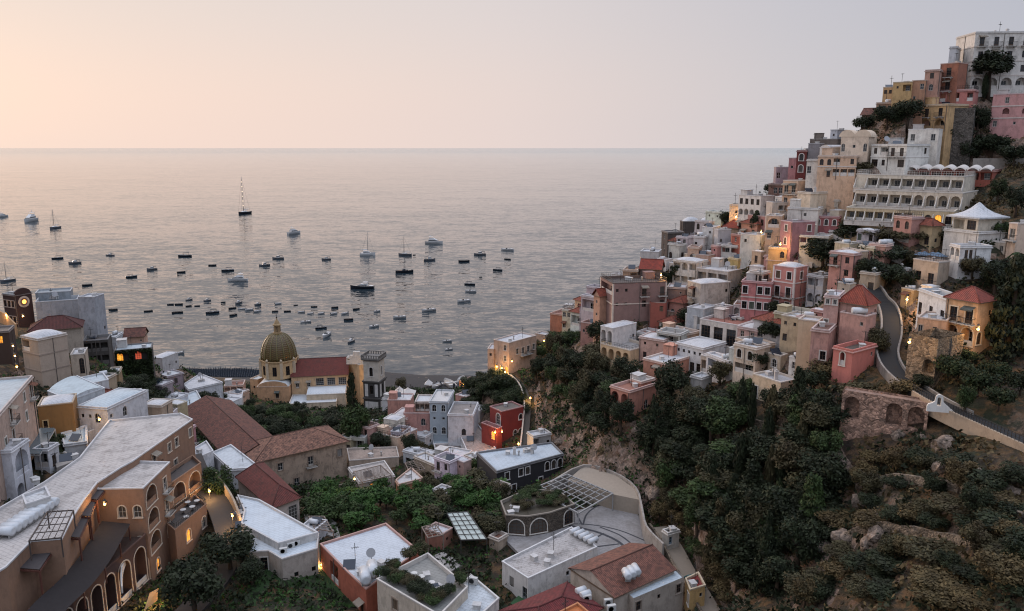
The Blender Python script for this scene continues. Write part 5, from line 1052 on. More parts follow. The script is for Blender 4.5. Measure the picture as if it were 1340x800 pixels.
# ------------------------------------------------------------------ church with the tiled dome
CH = dict(cat='church', join='church', surr=(188, 156, 120), wear=.7)
OCR = (206, 164, 118)
H('church', 'large ochre church with majolica tiled dome and red nave roof', 381, 455, 458, 490, 520, 262, 3, OCR, 'drsss./......'.replace('drsss.', 'ddggg'), '', roof='gable', rh=4.6, ridge=1, rmat=tiles((118, 58, 50), (98, 50, 44)), dep=13, short='domed church', nog=1, over=.3, **CH)
H('church', 'x', 336, 378, 392, 506, 536, 256, 14, (204, 150, 104), '..d./....', '', roof='vault', rh=2.2, nog=1, rcol=(206, 212, 214), stain=.3, **CH)
H('church', 'x', 327, 337, 350, 497, 530, 263, 40, (208, 158, 110), 's/.', '', nog=1, rcol=(206, 210, 210), stain=.3, **CH)
H('church', 'x', 401, 452, 455, 515, 540, 255, 5, (204, 178, 146), '....', '', roof='vault', rh=1.3, nog=1, rcol=(210, 216, 220), stain=.2, **CH)
H('church', 'x', 378, 440, 444, 526, 541, 251, 5, (206, 180, 148), '..s.s', '', nog=1, rcol=(208, 214, 218), stain=.2, **CH)
H('church', 'x', 455, 470, 480, 478, 520, 262, 62, (208, 168, 120), '', '..', nog=1, rcol=(210, 208, 204), **CH)
for r in HS:
    if r.get('join') == 'church': r['zlow'] = 6; build(r)
root = ROOTS['church']; zr = root.location
C = atY(365, 468, 263); dr = 22.5*zcam(C)/F; cc = (C.x-zr.x, C.y-zr.y, C.z-zr.z)
bm = bmesh.new()
prof = [(dr*1.03, -6.4), (dr*1.03, -.55), (dr*1.10, -.5), (dr*1.12, -.1), (dr*1.0, 0)]
lathe(bm, prof, 8, cc, 0, False, R(22.5)); obj('drum', mesh('drum', bm, plaster((204, 164, 112), .6)), root)
for k in range(8):
    an = 2*math.pi*k/8; wv = Vector((math.cos(an), math.sin(an), 0)); rz = math.atan2(wv.y, wv.x) + math.pi/2
    obj('drum_window', window_mesh('r', 1.4, 3.2, 0, WOODF, GLASS), root, Vector(cc)+wv*(dr*.955)+Vector((0, 0, -5.2)), rz)
    bm = bmesh.new(); an += R(22.5); wv = Vector((math.cos(an), math.sin(an), 0)); p = Vector(cc)+wv*dr*1.05
    beam(bm, p+Vector((0, 0, -6.2)), p+Vector((0, 0, -.5)), .9, .7); tube(bm, [p+Vector((0, 0, -.1)), p+Vector((0, 0, .5)), p+Vector((0, 0, .9))], [.42, .42, .05], 8); obj('drum_pilaster', mesh('pilaster', bm, plaster((196, 172, 140), .6)), root)
m, t, b = newmat('majolica_tiles'); tcn = N(t, 'ShaderNodeTexCoord'); sx = N(t, 'ShaderNodeSeparateXYZ'); t.links.new(tcn.outputs['Object'], sx.inputs[0])
ang = math_n(t, 'ARCTAN2', sx.outputs[1], sx.outputs[0]); st_ = math_n(t, 'SINE', math_n(t, 'MULTIPLY', ang, 24)); ck = math_n(t, 'SINE', math_n(t, 'MULTIPLY', sx.outputs[2], 9))
col = mixc(t, ramp_out(t, math_n(t, 'MULTIPLY', st_, ck), -.1, .3), lin((70, 54, 26)), lin((104, 80, 40)))
col = mixc(t, math_n(t, 'MULTIPLY', ramp_out(t, noise_n(t, tcn.outputs['Object'], .8, 5, .7), .45, .7), .6), col, lin((66, 62, 34)))
t.links.new(col, b.inputs['Base Color']); b.inputs['Roughness'].default_value = .45; bump_n(t, b, ck, .4, .05)
bm = bmesh.new(); hh = 34*zcam(C)/F*.985
dp = [(dr*math.cos(a)**.82 if a < 1.55 else .9, hh*math.sin(a)) for a in [R(x) for x in range(0, 84, 6)]]
lathe(bm, dp, 48); dome = obj('dome', mesh('dome', bm, m), root, cc)
for k in range(16):
    bm = bmesh.new(); an = 2*math.pi*(k+.5)/16
    tube(bm, [((r_+.03)*math.cos(an), (r_+.03)*math.sin(an), z_) for r_, z_ in dp], [.20-.1*i/len(dp) for i in range(len(dp))], 6); obj('dome_rib', mesh('dome_rib', bm, flat('rib_tiles', (122, 110, 66), .5, 0, .4)), dome)
zt = hh*math.sin(R(78)); bm = bmesh.new(); lathe(bm, [(1.55, -.3), (1.55, .3), (1.15, .35), (1.1, 2.7), (1.5, 2.8), (1.5, 3.1), (1.0, 3.4), (.7, 4.2), (.25, 4.9), (.12, 5.3)], 8, (0, 0, zt), 0, False)
lan = obj('lantern', mesh('lantern', bm, plaster((160, 128, 84), .7)), dome)
for k in range(4):
    an = 2*math.pi*k/4 - math.pi/2 + .1; wv = Vector((math.cos(an), math.sin(an), 0)); obj('lantern_window', window_mesh('r', .6, 1.7, 0, WOODF, GLASS), lan, wv*1.06+Vector((0, 0, zt+.7)), math.atan2(wv.y, wv.x)+math.pi/2)
bm = bmesh.new(); lathe(bm, [(.02, -.35), (.3, -.15), (.3, .15), (.02, .35)], 10, (0, 0, zt+5.6)); beam(bm, (0, 0, zt+5.8), (0, 0, zt+6.8), .09); beam(bm, (-.3, 0, zt+6.4), (.3, 0, zt+6.4), .09); obj('cross', mesh('cross', bm, IRON), lan)
# scroll topped west front
bm = bmesh.new(); P = atY(466, 478, 262) - zr
for k, (w, h0, h1) in enumerate(((3.6, 0, 1.6), (2.4, 1.6, 3.2), (1.2, 3.2, 4.6))): box(bm, P.x-w, P.x+w, P.y+1, P.y+2, P.z+h0, P.z+h1)
for s in (-1, 1): lathe(bm, [(.05, 0), (.7, .2), (.75, .8), (.2, 1.4), (.05, 1.6)], 10, (P.x+s*2.9, P.y+1.5, P.z+1.6))
obj('west_gable', mesh('west_gable', bm, plaster((206, 196, 184), .6)), root)
# bell tower
def tower():
    C = atY(495, 466, 248); gz = 11; k = zcam(C)/F; phi = R(-13); u = Vector((math.cos(phi), math.sin(phi), 0)); v = Vector((-u.y, u.x, 0))
    wA = 23*k; root = thing('bell_tower', 'dark and grey square bell tower with crenellated top beside the church', 'bell tower', (C.x, C.y, gz), phi)
    ztop = C.z - gz - .7; dk = plaster((64, 60, 58), .6); lt = plaster((190, 178, 162), .6)
    h = [ztop-10*k*1.0, ztop-33*k, ztop-56*k]
    def tier(name, z0, z1, mat, inn):
        bm = bmesh.new(); f = [(-wA+inn, inn), (-inn, inn), (-inn, wA-inn), (-wA+inn, wA-inn)]
        for i in range(4):
            p0, p1 = f[i], f[(i+1) % 4]; Ln = math.dist(p0, p1)
            ops = [(Ln/2-.65, Ln/2+.65, z0+(z1-z0)*.22, z0+(z1-z0)*.22+min(3.2, (z1-z0)*.55), 1, .7)] if name != 'base_tier' else []
            wall_face(bm, p0, p1, z0, z1, ops)
        return obj(name, mesh(name, bm, mat), root), f
    for nm, z0, z1, mat, inn in (('upper_tier', h[1], ztop-.8, lt, .25), ('middle_tier', h[2], h[1], dk, .05), ('base_tier', 0, h[2], dk, 0)):
        t_, f = tier(nm, z0, z1, mat, inn)
        bm = bmesh.new(); box(bm, -wA-.25, .25, -.25, wA+.25, z1-.35, z1+.1); obj('cornice', mesh('cornice', bm, plaster((78, 72, 68), .5)), t_)
        for i, (x, y, rz) in enumerate(((-wA/2, inn, 0), (-inn, wA/2, math.pi/2))):
            if nm != 'upper_tier':
                bm = bmesh.new(); hh_ = (z1-z0); zz0 = z0+hh_*.10 if nm == 'middle_tier' else z1-5.2; zz1 = z1-hh_*.16 if nm == 'middle_tier' else z1-1.2
                for xa, xb in ((-2.3, -1.2), (1.2, 2.3)) + (((-1.1, 1.1),) if nm == 'base_tier' else ()):
                    bm = bmesh.new(); box(bm, xa, xb, -.07, .02, zz0, zz1); obj('panel', mesh('panel', bm, plaster((196, 190, 184), .5)), t_, (x, y, 0), rz)
            if nm != 'base_tier': obj('bell_opening', window_mesh('a', 1.3, round(min(3.2, (z1-z0)*.55), 1), 1, WOODF, GLASS), t_, (x + (-.5 if rz else 0), y + (0 if rz else .5), z0+(z1-z0)*.22), rz)
            if nm == 'upper_tier': obj('surround', surround_mesh(1.3, round(min(3.2, (z1-z0)*.55), 1), 1, plaster((206, 200, 194), .3)), t_, (x+(-.17 if rz else 0), y+(0 if rz else .17), z0+(z1-z0)*.22), rz)
    bm = bmesh.new(); e = .35
    box(bm, -wA-e, e, -e, wA+e, ztop-.8, ztop-.3)
    n = 8
    for i in range(n):
        for (x, y) in ((-wA-e+.2+(wA+2*e-.4)*i/(n-1), -e+.15), (-wA-e+.2+(wA+2*e-.4)*i/(n-1), wA+e-.15), (-wA-e+.15, -e+.2+(wA+2*e-.4)*i/(n-1)), (e-.15, -e+.2+(wA+2*e-.4)*i/(n-1))): box(bm, x-.15, x+.15, y-.15, y+.15, ztop-.3, ztop+.5)
    for a_, b_ in (((-wA-e, -e), (e, -e+.3)), ((-wA-e, wA+e-.3), (e, wA+e)), ((-wA-e, -e+.3), (-wA-e+.3, wA+e-.3)), ((e-.3, -e+.3), (e, wA+e-.3))): box(bm, a_[0], b_[0], a_[1], b_[1], ztop+.5, ztop+.75)
    obj('crenellation', mesh('crenellation', bm, plaster((116, 110, 104), .6)), root)
tower()
C = atY(492, 470, 250); SPOTS.append(('bell tower', C, {}))

# ------------------------------------------------------------------ plaza
pav, t, b = newmat('grey_paving'); p = objpos(t); br = N(t, 'ShaderNodeTexBrick'); br.inputs['Scale'].default_value = 1.4; t.links.new(p, br.inputs['Vector'])
br.inputs['Color1'].default_value = lin((150, 146, 144)); br.inputs['Color2'].default_value = lin((134, 130, 128)); br.inputs['Mortar'].default_value = lin((116, 112, 110)); br.inputs['Mortar Size'].default_value = .012
t.links.new(mixc(t, math_n(t, 'MULTIPLY', ramp_out(t, noise_n(t, p, .4, 6, .7), .45, .65), .5), br.outputs[0], lin((104, 98, 92))), b.inputs['Base Color']); b.inputs['Roughness'].default_value = .85
def slab(name, poly, z, mat, thick=.6):
    bm = bmesh.new(); prism(bm, poly, z-thick, z); bmesh.ops.triangulate(bm, faces=[f for f in bm.faces if len(f.verts) > 4]); o = obj(name, mesh(name, bm, mat)); return tag(o, None, None, None, 'structure')
slab('plaza', PLAZA, PLAZA_Z, pav); slab('upper_terrace', UPPER, UP_Z, flat('concrete_terrace', (164, 150, 134), .9, 0, .25), 4)
band = flat('dark_stone_inlay', (56, 56, 60), .7)
bands = [[(672, 700), (700, 691), (740, 686), (775, 687), (810, 694), (840, 706), (860, 715)], [(752, 655), (756, 675), (762, 687)], [(763, 687), (768, 673), (782, 662), (800, 656)], [(745, 688), (780, 696), (806, 707), (818, 718), (820, 732)], [(785, 690), (810, 700), (826, 712), (832, 722)], [(776, 706), (790, 698)], [(778, 716), (810, 712)]]
bm = bmesh.new()
for k, bd in enumerate(bands):
    P = smooth_line([atz(x, y, PLAZA_Z+.01) for x, y in bd], 5); l, r_ = sides(P, .28 if k in (3,) else .16)
    for i in range(len(P)-1): bm.faces.new([bm.verts.new(q + Vector((0, 0, .004*(k+1)))) for q in (r_[i], r_[i+1], l[i+1], l[i])])
tag(obj('plaza_paving_bands', mesh('bands', bm, band)), None, None, None, 'structure')
def low_wall(name, label, pts, z, h, th, mat, cat='wall'):
    P = smooth_line([atz(x, y, z) for x, y in pts], 3); return wall_strip(name, label, cat, P, 1e-6, h, th, mat, 2.5)
low_wall('parapet_wall', 'long curved concrete parapet around the plaza on its gorge side', [(720, 634), (764, 611), (806, 622), (832, 641), (840, 668), (846, 692), (868, 715)], 36.2, .5, .35, plaster((158, 148, 138), .9))
low_wall('terrace_wall', 'dark green glass wall between upper terrace and the grey plaza', [(797, 646), (815, 653), (836, 655)], 34.2, 1.9, .3, flat('dark_green_screen', (58, 74, 72), .5))
def pergola(name, label, px, z, h, nb, nc, mat, roof=None, bw=.16):
    c = [atz(x, y, z) for x, y in px]; zg = min(ground(p.x, p.y) for p in c); root = thing(name, label, 'pergola', (c[0].x, c[0].y, z-h)); zl = root.location; bm = bmesh.new()
    q = [p-zl for p in c]
    for i in range(4): beam(bm, q[i], q[(i+1) % 4], bw*1.5)
    for i in range(1, nb): beam(bm, q[0].lerp(q[1], i/nb)+Vector((0, 0, .14)), q[3].lerp(q[2], i/nb)+Vector((0, 0, .14)), bw*.8)
    for i in range(1, nc): beam(bm, q[0].lerp(q[3], i/nc)+Vector((0, 0, .02)), q[1].lerp(q[2], i/nc)+Vector((0, 0, .02)), bw)
    obj('beams', mesh('beams', bm, mat), root)
    for p in q:
        bm = bmesh.new(); beam(bm, p, p-Vector((0, 0, h+.5)), bw*1.3); obj('post', mesh('post', bm, mat), root)
    if roof:
        bm = bmesh.new(); dz_ = -.02 if name == 'greenhouse' else .3; v = [bm.verts.new(p+Vector((0, 0, dz_-.06))) for p in q]; w = [bm.verts.new(p+Vector((0, 0, dz_))) for p in q]
        bm.faces.new(v[::-1]); bm.faces.new(w); [bm.faces.new((v[i], v[(i+1) % 4], w[(i+1) % 4], w[i])) for i in range(4)]
        obj('roof_panel', mesh('roof_panel', bm, roof), root)
    return root
GREYM = flat('grey_steel', (150, 148, 146), .6)
pergola('pergola', 'white steel pergola frame over the paved plaza', [(697, 640), (757, 672), (802, 646), (742, 621)], 36.6, 3.4, 9, 5, GREYM)
pergola('pergola', 'rusty bare pergola beams on the red brown hotel roof', [(38, 708), (80, 704), (96, 668), (62, 670)], ZH+2.2, 2.2, 5, 4, flat('dark_rusty_steel', (72, 62, 58), .7), bw=.10)
pergola('pergola', 'dark slatted pergola on the roof of low white valley house', [(462, 618), (474, 631), (512, 622), (498, 609)], 31.0, 1.4, 12, 2, flat('weathered_slats', (130, 116, 106), .9), bw=.12)
glassy = flat('pale_glass_panel', (186, 196, 190), .35, 0, .35)
pergola('greenhouse', 'pale panelled glasshouse roof with dark bars among valley trees', [(585, 672), (603, 707), (637, 706), (612, 670)], 35.0, 2.2, 6, 4, flat('dark_bar', (58, 56, 54)), roof=glassy, bw=.12)
pergola('pergola', 'white framed glass pergola in front of the dark roofed garden room', [(18, 596), (52, 596), (72, 562), (53, 562)], 49, 3, 5, 3, GREYM, roof=flat('tinted_glass_roof', (84, 98, 104), .2), bw=.12)
AWN = flat('charcoal_awning_cloth', (72, 66, 66), .85, 0, .3)
for k, (px, z, lab) in enumerate(((((110, 654), (127, 656), (139, 641), (126, 640)), 47.6, 'uppermost dark awning of three stepped along the hotel roof edge'), (((97, 676), (118, 678), (126, 656), (110, 654)), 47.2, 'middle dark awning of three stepped along the hotel roof edge'), (((82, 704), (104, 706), (116, 680), (97, 677)), 46.8, 'lowest dark awning of three stepped along the hotel roof edge'), (((12, 745), (52, 748), (76, 712), (42, 709)), 46.8, 'wide dark awning over planted hotel terrace at lower left'))):
    pergola('awning', lab, px, z, 3.0, 5, 2, flat('red_brown_posts', (96, 58, 48)), roof=AWN, bw=.14)
    bpy.context.scene.collection.objects[-1]
# long sloping canopy along the hotel terrace
P = smooth_line([atz(x, y, 43.4) for x, y in ((152, 683), (142, 700), (124, 730), (100, 760), (68, 790), (50, 812))], 3); l, r_ = sides(P, 2.0)
root = thing('canopy', 'long curved charcoal canopy over the lower terrace of the hotel', 'canopy', P[0]); bm = bmesh.new()
for i in range(len(P)-1): bm.faces.new([bm.verts.new(q-root.location) for q in (l[i]-Vector((0, 0, .55)), l[i+1]-Vector((0, 0, .55)), r_[i+1]+Vector((0, 0, .35)), r_[i]+Vector((0, 0, .35)))])
bmesh.ops.solidify(bm, geom=bm.faces[:], thickness=.1); obj('roof_panel', mesh('canopy', bm, AWN), root)
for i in range(1, len(P), 3):
    for q, dz in ((l[i], -.55), (r_[i], .35)):
        bm = bmesh.new(); p = q-root.location; beam(bm, p+Vector((0, 0, dz)), p+Vector((0, 0, -2.9)), .16); obj('post', mesh('post', bm, flat('red_brown_posts', (96, 58, 48))), root)
# lit shop awnings and striped barrier at the street door of the hotel
P = smooth_line([atz(x, y, 38.2) for x, y in ((194, 690), (180, 708), (168, 728), (160, 750), (160, 775))], 3)
wall_strip('terrace_rail', 'white and black striped rail curving along the lowest hotel terrace', 'railing', P, 1e-6, .9, .2, plaster((206, 196, 188), .3), .2)
root = thing('shop_awning', 'cream awning lit from beneath at the street door of the hotel', 'awning', atz(200, 782, 35.5)); bm = bmesh.new()
q = [atz(x, y, z)-root.location for x, y, z in ((188, 800, 35.2), (206, 786, 35.2), (207, 770, 36.2), (196, 776, 36.2))]; bm.faces.new([bm.verts.new(p) for p in q]); bmesh.ops.solidify(bm, geom=bm.faces[:], thickness=.08); obj('cloth', mesh('cloth', bm, flat('cream_awning_cloth', (214, 186, 140), .9)), root)
bm = bmesh.new(); [beam(bm, p, p-Vector((0, 0, 2.4)), .08) for p in q[:2]]; obj('poles', mesh('poles', bm, IRON), root)
# patios and light garden frames in the valley
for pts in (((398, 672), (402, 690), (446, 706), (440, 684), (416, 664)), ((526, 652), (536, 664), (566, 658), (552, 646)), ((560, 730), (590, 748), (606, 738), (580, 722)), ((66, 596), (74, 612), (96, 604), (86, 590))):
    zg = max(h_.z for h_ in (hit(x, y) for x, y in pts) if h_)+.25; slab('patio', [tuple(atz(x, y, zg)[:2]) for x, y in pts], zg, flat('pale_patio_paving', (168, 162, 156), .9, 0, .3), 2.5)
for lab, pts, n_ in (('bare grey pergola frame beside the citrus garden patio', ((404, 676), (412, 692), (436, 696), (424, 676)), 6), ('bare grey pergola frame between charcoal house and garden', ((608, 628), (616, 640), (640, 636), (628, 624)), 7), ('bare grey pergola frame over the valley path left of glasshouse roof', ((552, 690), (560, 704), (580, 700), (570, 686)), 5), ('bare grey pergola frame beside the stained tan terrace house', ((530, 606), (536, 618), (556, 614), (546, 602)), 6)):
    g_ = [h_ for h_ in (hit(x, y) for x, y in pts) if h_]; pergola('pergola', lab, pts, max(h_.z for h_ in g_)+2.6, 2.6, n_, 3, flat('weathered_slats', (130, 116, 106), .9), bw=.11)
STW = stone((150, 134, 116), 'terrace', 1.1)
for lab, pts in (('dry stone terrace wall at the upper edge of the citrus garden', ((404, 652), (450, 640), (500, 644), (548, 660))), ('dry stone terrace wall above the glasshouse roof', ((560, 640), (590, 652), (625, 656), (650, 652))), ('dry stone terrace wall crossing the scrub slope below the road', ((1120, 640), (1180, 632), (1240, 640), (1300, 664), (1338, 684))), ('lower dry stone terrace wall crossing the scrub slope at right', ((1100, 712), (1170, 700), (1240, 712), (1320, 742))), ('dry stone wall on the gorge edge below the small cream house', ((950, 548), (985, 556), (1020, 562), (1050, 556)))):
    P = [h_ for h_ in (hit(x, y) for x, y in pts) if h_]; P = smooth_line(P, 6); P = [Vector((p.x, p.y, ground(p.x, p.y))) for p in P]; wall_strip('terrace_wall', lab, 'wall', P, 1e-6, 1.1, .5, STW, 1.5)
# white bell gable shrine on the road wall
P = atz(1228, 533, 64.9); root = thing('shrine', 'white curved gable shrine with arched opening on the road wall', 'shrine', P, R(-18)); root.scale = (.56, .56, .56); bm = bmesh.new()
prof = [(-2.6, 0), (-2.3, .7), (-1.5, 1.0), (-.95, 1.5), (-.85, 2.4)] + [(.85*math.cos(R(180-180*k/8)), 2.4+.85*math.sin(R(180*k/8))) for k in range(1, 8)] + [(.85, 2.4), (.95, 1.4), (1.8, .6), (2.8, -.2), (3.4, -.7), (3.4, -1.2), (-2.6, -1.2)]
ins = [(-.42, .35), (-.42, 2.2)] + [(.42*math.cos(R(180-180*k/6)), 2.2+.42*math.sin(R(180*k/6))) for k in range(1, 6)] + [(.42, 2.2), (.42, .35)]
for d in (-.25, .25):
    o_ = [bm.verts.new((x, d, z)) for x, z in prof]; i_ = [bm.verts.new((x, d, z)) for x, z in ins]
    eo = [bm.edges.new((o_[i], o_[(i+1) % len(o_)])) for i in range(len(o_))]; ei = [bm.edges.new((i_[i], i_[(i+1) % len(i_)])) for i in range(len(i_))]
    bmesh.ops.triangle_fill(bm, edges=eo+ei, use_beauty=True)
    if d < 0: oo, ii = o_, i_
for A_, B_ in ((oo, o_), (ii, i_)):
    for i in range(len(A_)): bm.faces.new((A_[i], A_[(i+1) % len(A_)], B_[(i+1) % len(B_)], B_[i]))
bmesh.ops.recalc_face_normals(bm, faces=bm.faces); obj('gable_wall', mesh('gable_wall', bm, plaster((216, 210, 202), .3)), root)
# ------------------------------------------------------------------ trees
LEAF = dict(lush=leafmat('lush_foliage', (24, 42, 18), (58, 84, 38), (38, 56, 26)), dark=leafmat('dark_foliage', (15, 21, 13), (39, 46, 27), (31, 34, 21)), green=leafmat('green_foliage', (24, 36, 18), (56, 70, 36), (39, 48, 27)), olive=leafmat('olive_foliage', (36, 36, 23), (68, 64, 42), (56, 46, 31)),
            dry=leafmat('dry_brush', (46, 40, 24), (84, 72, 46), (62, 50, 31)), ivy=leafmat('ivy_leaves', (17, 23, 12), (40, 50, 25), (31, 36, 19)), flower=leafmat('bougainvillea', (66, 30, 52), (120, 54, 92), (70, 34, 60)))
BARK = flat('tree_bark', (72, 58, 46), .95, 0, .3)
def leaves(n, lobes, size, rs, flatz=1.0, inner=.35):
    rg = np.random.default_rng(rs); V = np.empty((n*4, 3)); lob = np.array(lobes); w = lob[:, 3]**2; idx = rg.choice(len(lob), n, p=w/w.sum())
    d = rg.normal(size=(n, 3)); d /= np.linalg.norm(d, axis=1)[:, None]; rad = lob[idx, 3]*(1 - inner*rg.random(n)**1.6)*(1+.10*rg.normal(size=n))
    c = lob[idx, :3] + d*rad[:, None]*np.array([1, 1, flatz])
    nrm_ = d*.8 + rg.normal(size=(n, 3))*.7 + np.array([0, 0, .35]); nrm_ /= np.linalg.norm(nrm_, axis=1)[:, None]
    a = np.cross(nrm_, rg.normal(size=(n, 3))); a /= np.linalg.norm(a, axis=1)[:, None]; b_ = np.cross(nrm_, a)
    s = size*(.6+.8*rg.random(n))[:, None]; a = a*s; b_ = b_*s*.6
    V[0::4] = c-a; V[1::4] = c+b_*.9; V[2::4] = c+a; V[3::4] = c-b_*.9
    return V
def quads_mesh(name, V, mat):
    n = len(V)//4; me = bpy.data.meshes.new(name); me.vertices.add(n*4); me.vertices.foreach_set('co', V.astype(np.float32).ravel())
    me.loops.add(n*4); me.loops.foreach_set('vertex_index', np.arange(n*4, dtype=np.int32)); me.polygons.add(n); me.polygons.foreach_set('loop_start', np.arange(0, n*4, 4, dtype=np.int32)); me.polygons.foreach_set('loop_total', np.full(n, 4, dtype=np.int32))
    me.materials.append(mat); me.update(calc_edges=True); return me
def lobes_round(k, rs, r0=.5, low=-.5):
    q = random.Random(rs); out = [(0, 0, 0, .62)]
    for i in range(k):
        a = q.random()*6.28; z = low + (1-low)*.62*q.random()*1.35 - .05; rr = .62*math.sqrt(max(.08, 1-z*z*.8)); out.append((rr*math.cos(a), rr*math.sin(a), z*.75, r0*(.6+.5*q.random())))
    return out
CROWN = {}
def crown(kind, var, mat):
    k = (kind, var, mat)
    if k in CROWN: return CROWN[k]
    rs = hash((len(kind)*7+ord(kind[0]), var)) % 1000; q = random.Random(rs)
    if kind == 'round': V = leaves(3600, lobes_round(16, rs, .42, -.7), .07, rs, 1.0, .55)
    elif kind == 'bush': V = leaves(2000, [(x, y, z*.6, r_) for x, y, z, r_ in lobes_round(11, rs, .5, -.2)], .085, rs, 1.0, .5)
    elif kind == 'umbrella': V = leaves(3600, [(.64*math.cos(a)*(.5+.5*q.random()), .64*math.sin(a)*(.5+.5*q.random()), -.35+.4*q.random(), .34+.1*q.random()) for a in [6.28*i/12 for i in range(12)]] + [(.3*math.cos(a), .3*math.sin(a), .15+.2*q.random(), .42) for a in (0, 1.6, 3.1, 4.7)], .085, rs, 1.1)
    elif kind == 'cypress': V = leaves(1800, [((.12*(q.random()-.5)), .12*(q.random()-.5), z, .95*(1-abs(z)**1.5)*.8+.12) for z in [-.9+.15*i for i in range(13)]], .12, rs, .35)
    elif kind == 'conifer':
        lb = []
        for i in range(60):
            z = -1 + 2*(i/60); rr = (1-(z+1)/2)*.8+.1; a = q.random()*6.28; lb.append((rr*.75*math.cos(a), rr*.75*math.sin(a), z, .22+.12*rr))
        V = leaves(4200, lb, .07, rs, .35)
    elif kind == 'araucaria':
        lb = []
        for i in range(9):
            z = -1+.24*i; rr = (1-i/10)*.9
            for j in range(6): a = 6.28*j/6+i*.5; lb += [(rr*t_*math.cos(a), rr*t_*math.sin(a), z+.05*t_, .10) for t_ in (.35, .65, .95)]
        V = leaves(3600, lb, .06, rs, .5)
    elif kind == 'palm':
        pts = []
        for j in range(26):
            a = 6.28*j/26 + .3*q.random(); up = -.1+1.1*q.random()
            for i in range(26):
                t_ = i/25; x = t_; z = up*t_*1.1 - 1.25*t_*t_; c = Vector((x*math.cos(a), x*math.sin(a), z)); s = Vector((-math.sin(a), math.cos(a), 0)); wd = .20*math.sin(math.pi*min(1, .12+t_*.9))
                for sg in (-1, 1):
                    tip = c + s*sg*wd + Vector((math.cos(a), math.sin(a), 0))*.07 - Vector((0, 0, .09)); pts += [c, c+Vector((math.cos(a), math.sin(a), 0))*.035, tip, tip-Vector((0, 0, .02))]
        V = np.array([tuple(p) for p in pts])
    elif kind == 'citrus': V = leaves(800, lobes_round(7, rs, .5, -.3), .14, rs)
    me = quads_mesh('foliage', V, LEAF[mat]); CROWN[k] = me; return me
TRUNK = {}
def trunk(kind, var):
    k = (kind, var)
    if k in TRUNK: return TRUNK[k]
    q = random.Random(var*13+len(kind)); bm = bmesh.new()
    if kind in ('round', 'citrus', 'bush', 'umbrella'):
        top = .52 if kind != 'umbrella' else .62
        tube(bm, [(0, 0, -.08), (.01, .0, .2), (.03*q.random(), .02, top)], [.055, .04, .03], 7)
        for i in range(6): a = 6.28*i/6+q.random(); l_ = (.20+.14*q.random())*(.9 if kind == 'umbrella' else 1); tube(bm, [(0, 0, top-.15*q.random()), (l_*.5*math.cos(a), l_*.5*math.sin(a), top+.06), (l_*math.cos(a), l_*math.sin(a), top+.10+.16*q.random())], [.026, .018, .006], 5)
    elif kind == 'palm': tube(bm, [(0, 0, -.05), (.02, 0, .4), (0, .01, .98)], [.045, .034, .036], 8)
    else: tube(bm, [(0, 0, -.05), (0, 0, .5), (0, 0, .95)], [.04, .03, .008], 7)
    me = mesh('trunk', bm, BARK); TRUNK[k] = me; return me
NT = {'n': 0}
def tree_at(P, h, w, kind, mat, label, group=None, name=None, var=None):
    NT['n'] += 1; var = NT['n'] % 6 if var is None else var; q = random.Random(NT['n'])
    nm = name or {'umbrella': 'umbrella_pine', 'cypress': 'cypress', 'palm': 'palm_tree', 'bush': 'shrub', 'citrus': 'citrus_tree', 'conifer': 'conifer', 'araucaria': 'araucaria'}.get(kind, 'tree')
    root = thing(nm, label, {'bush': 'shrub'}.get(kind, 'tree'), P, q.random()*6.28, group)
    frac = {'umbrella': .58, 'round': .80, 'citrus': .85, 'bush': .98, 'cypress': .96, 'conifer': .94, 'araucaria': .92, 'palm': .5}[kind]
    hc = h*frac; c = obj('crown' if kind != 'palm' else 'fronds', crown(kind, var, mat), root, (0, 0, h-hc/2 if kind != 'palm' else h-w*.25))
    c.scale = (w/2*(.92+.16*q.random()), w/2*(.92+.16*q.random()), hc/2*1.02) if kind != 'palm' else (w/2, w/2, w/2)
    t_ = obj('trunk', trunk(kind, var), root); t_.scale = (h*(1 if kind != 'umbrella' else 1), h, h*(1 if kind != 'palm' else .98-w*.25/h)) if kind != 'bush' else (h*.8, h*.8, h*.7)
    return root
def T(px, py, wp, hp, kind, mat, label, group=None, Y=None):
    P = hit(px, py) if Y is None else atY(px, py, Y)
    lift = 0
    if P is None:
        a_, b_ = ray(px, py); Yb = max((60+.5*i for i in range(420)), key=lambda y: ground(a_*y, y)-(CAMZ+b_*y) if GX0 < a_*y < GX1 else -999)
        P = Vector((a_*Yb, Yb, ground(a_*Yb, Yb))); lift = CAMZ+b_*Yb-P.z
        if lift > 6: print('tree off the ground', label, lift)
    if Y is not None: P = Vector((P.x, P.y, min(P.z, ground(P.x, P.y)+.0) if abs(P.z-ground(P.x, P.y)) < 3 else P.z))
    k = zcam(P)/F; return tree_at(P, hp*k*1.03+lift, wp*k, kind, mat, label, group)
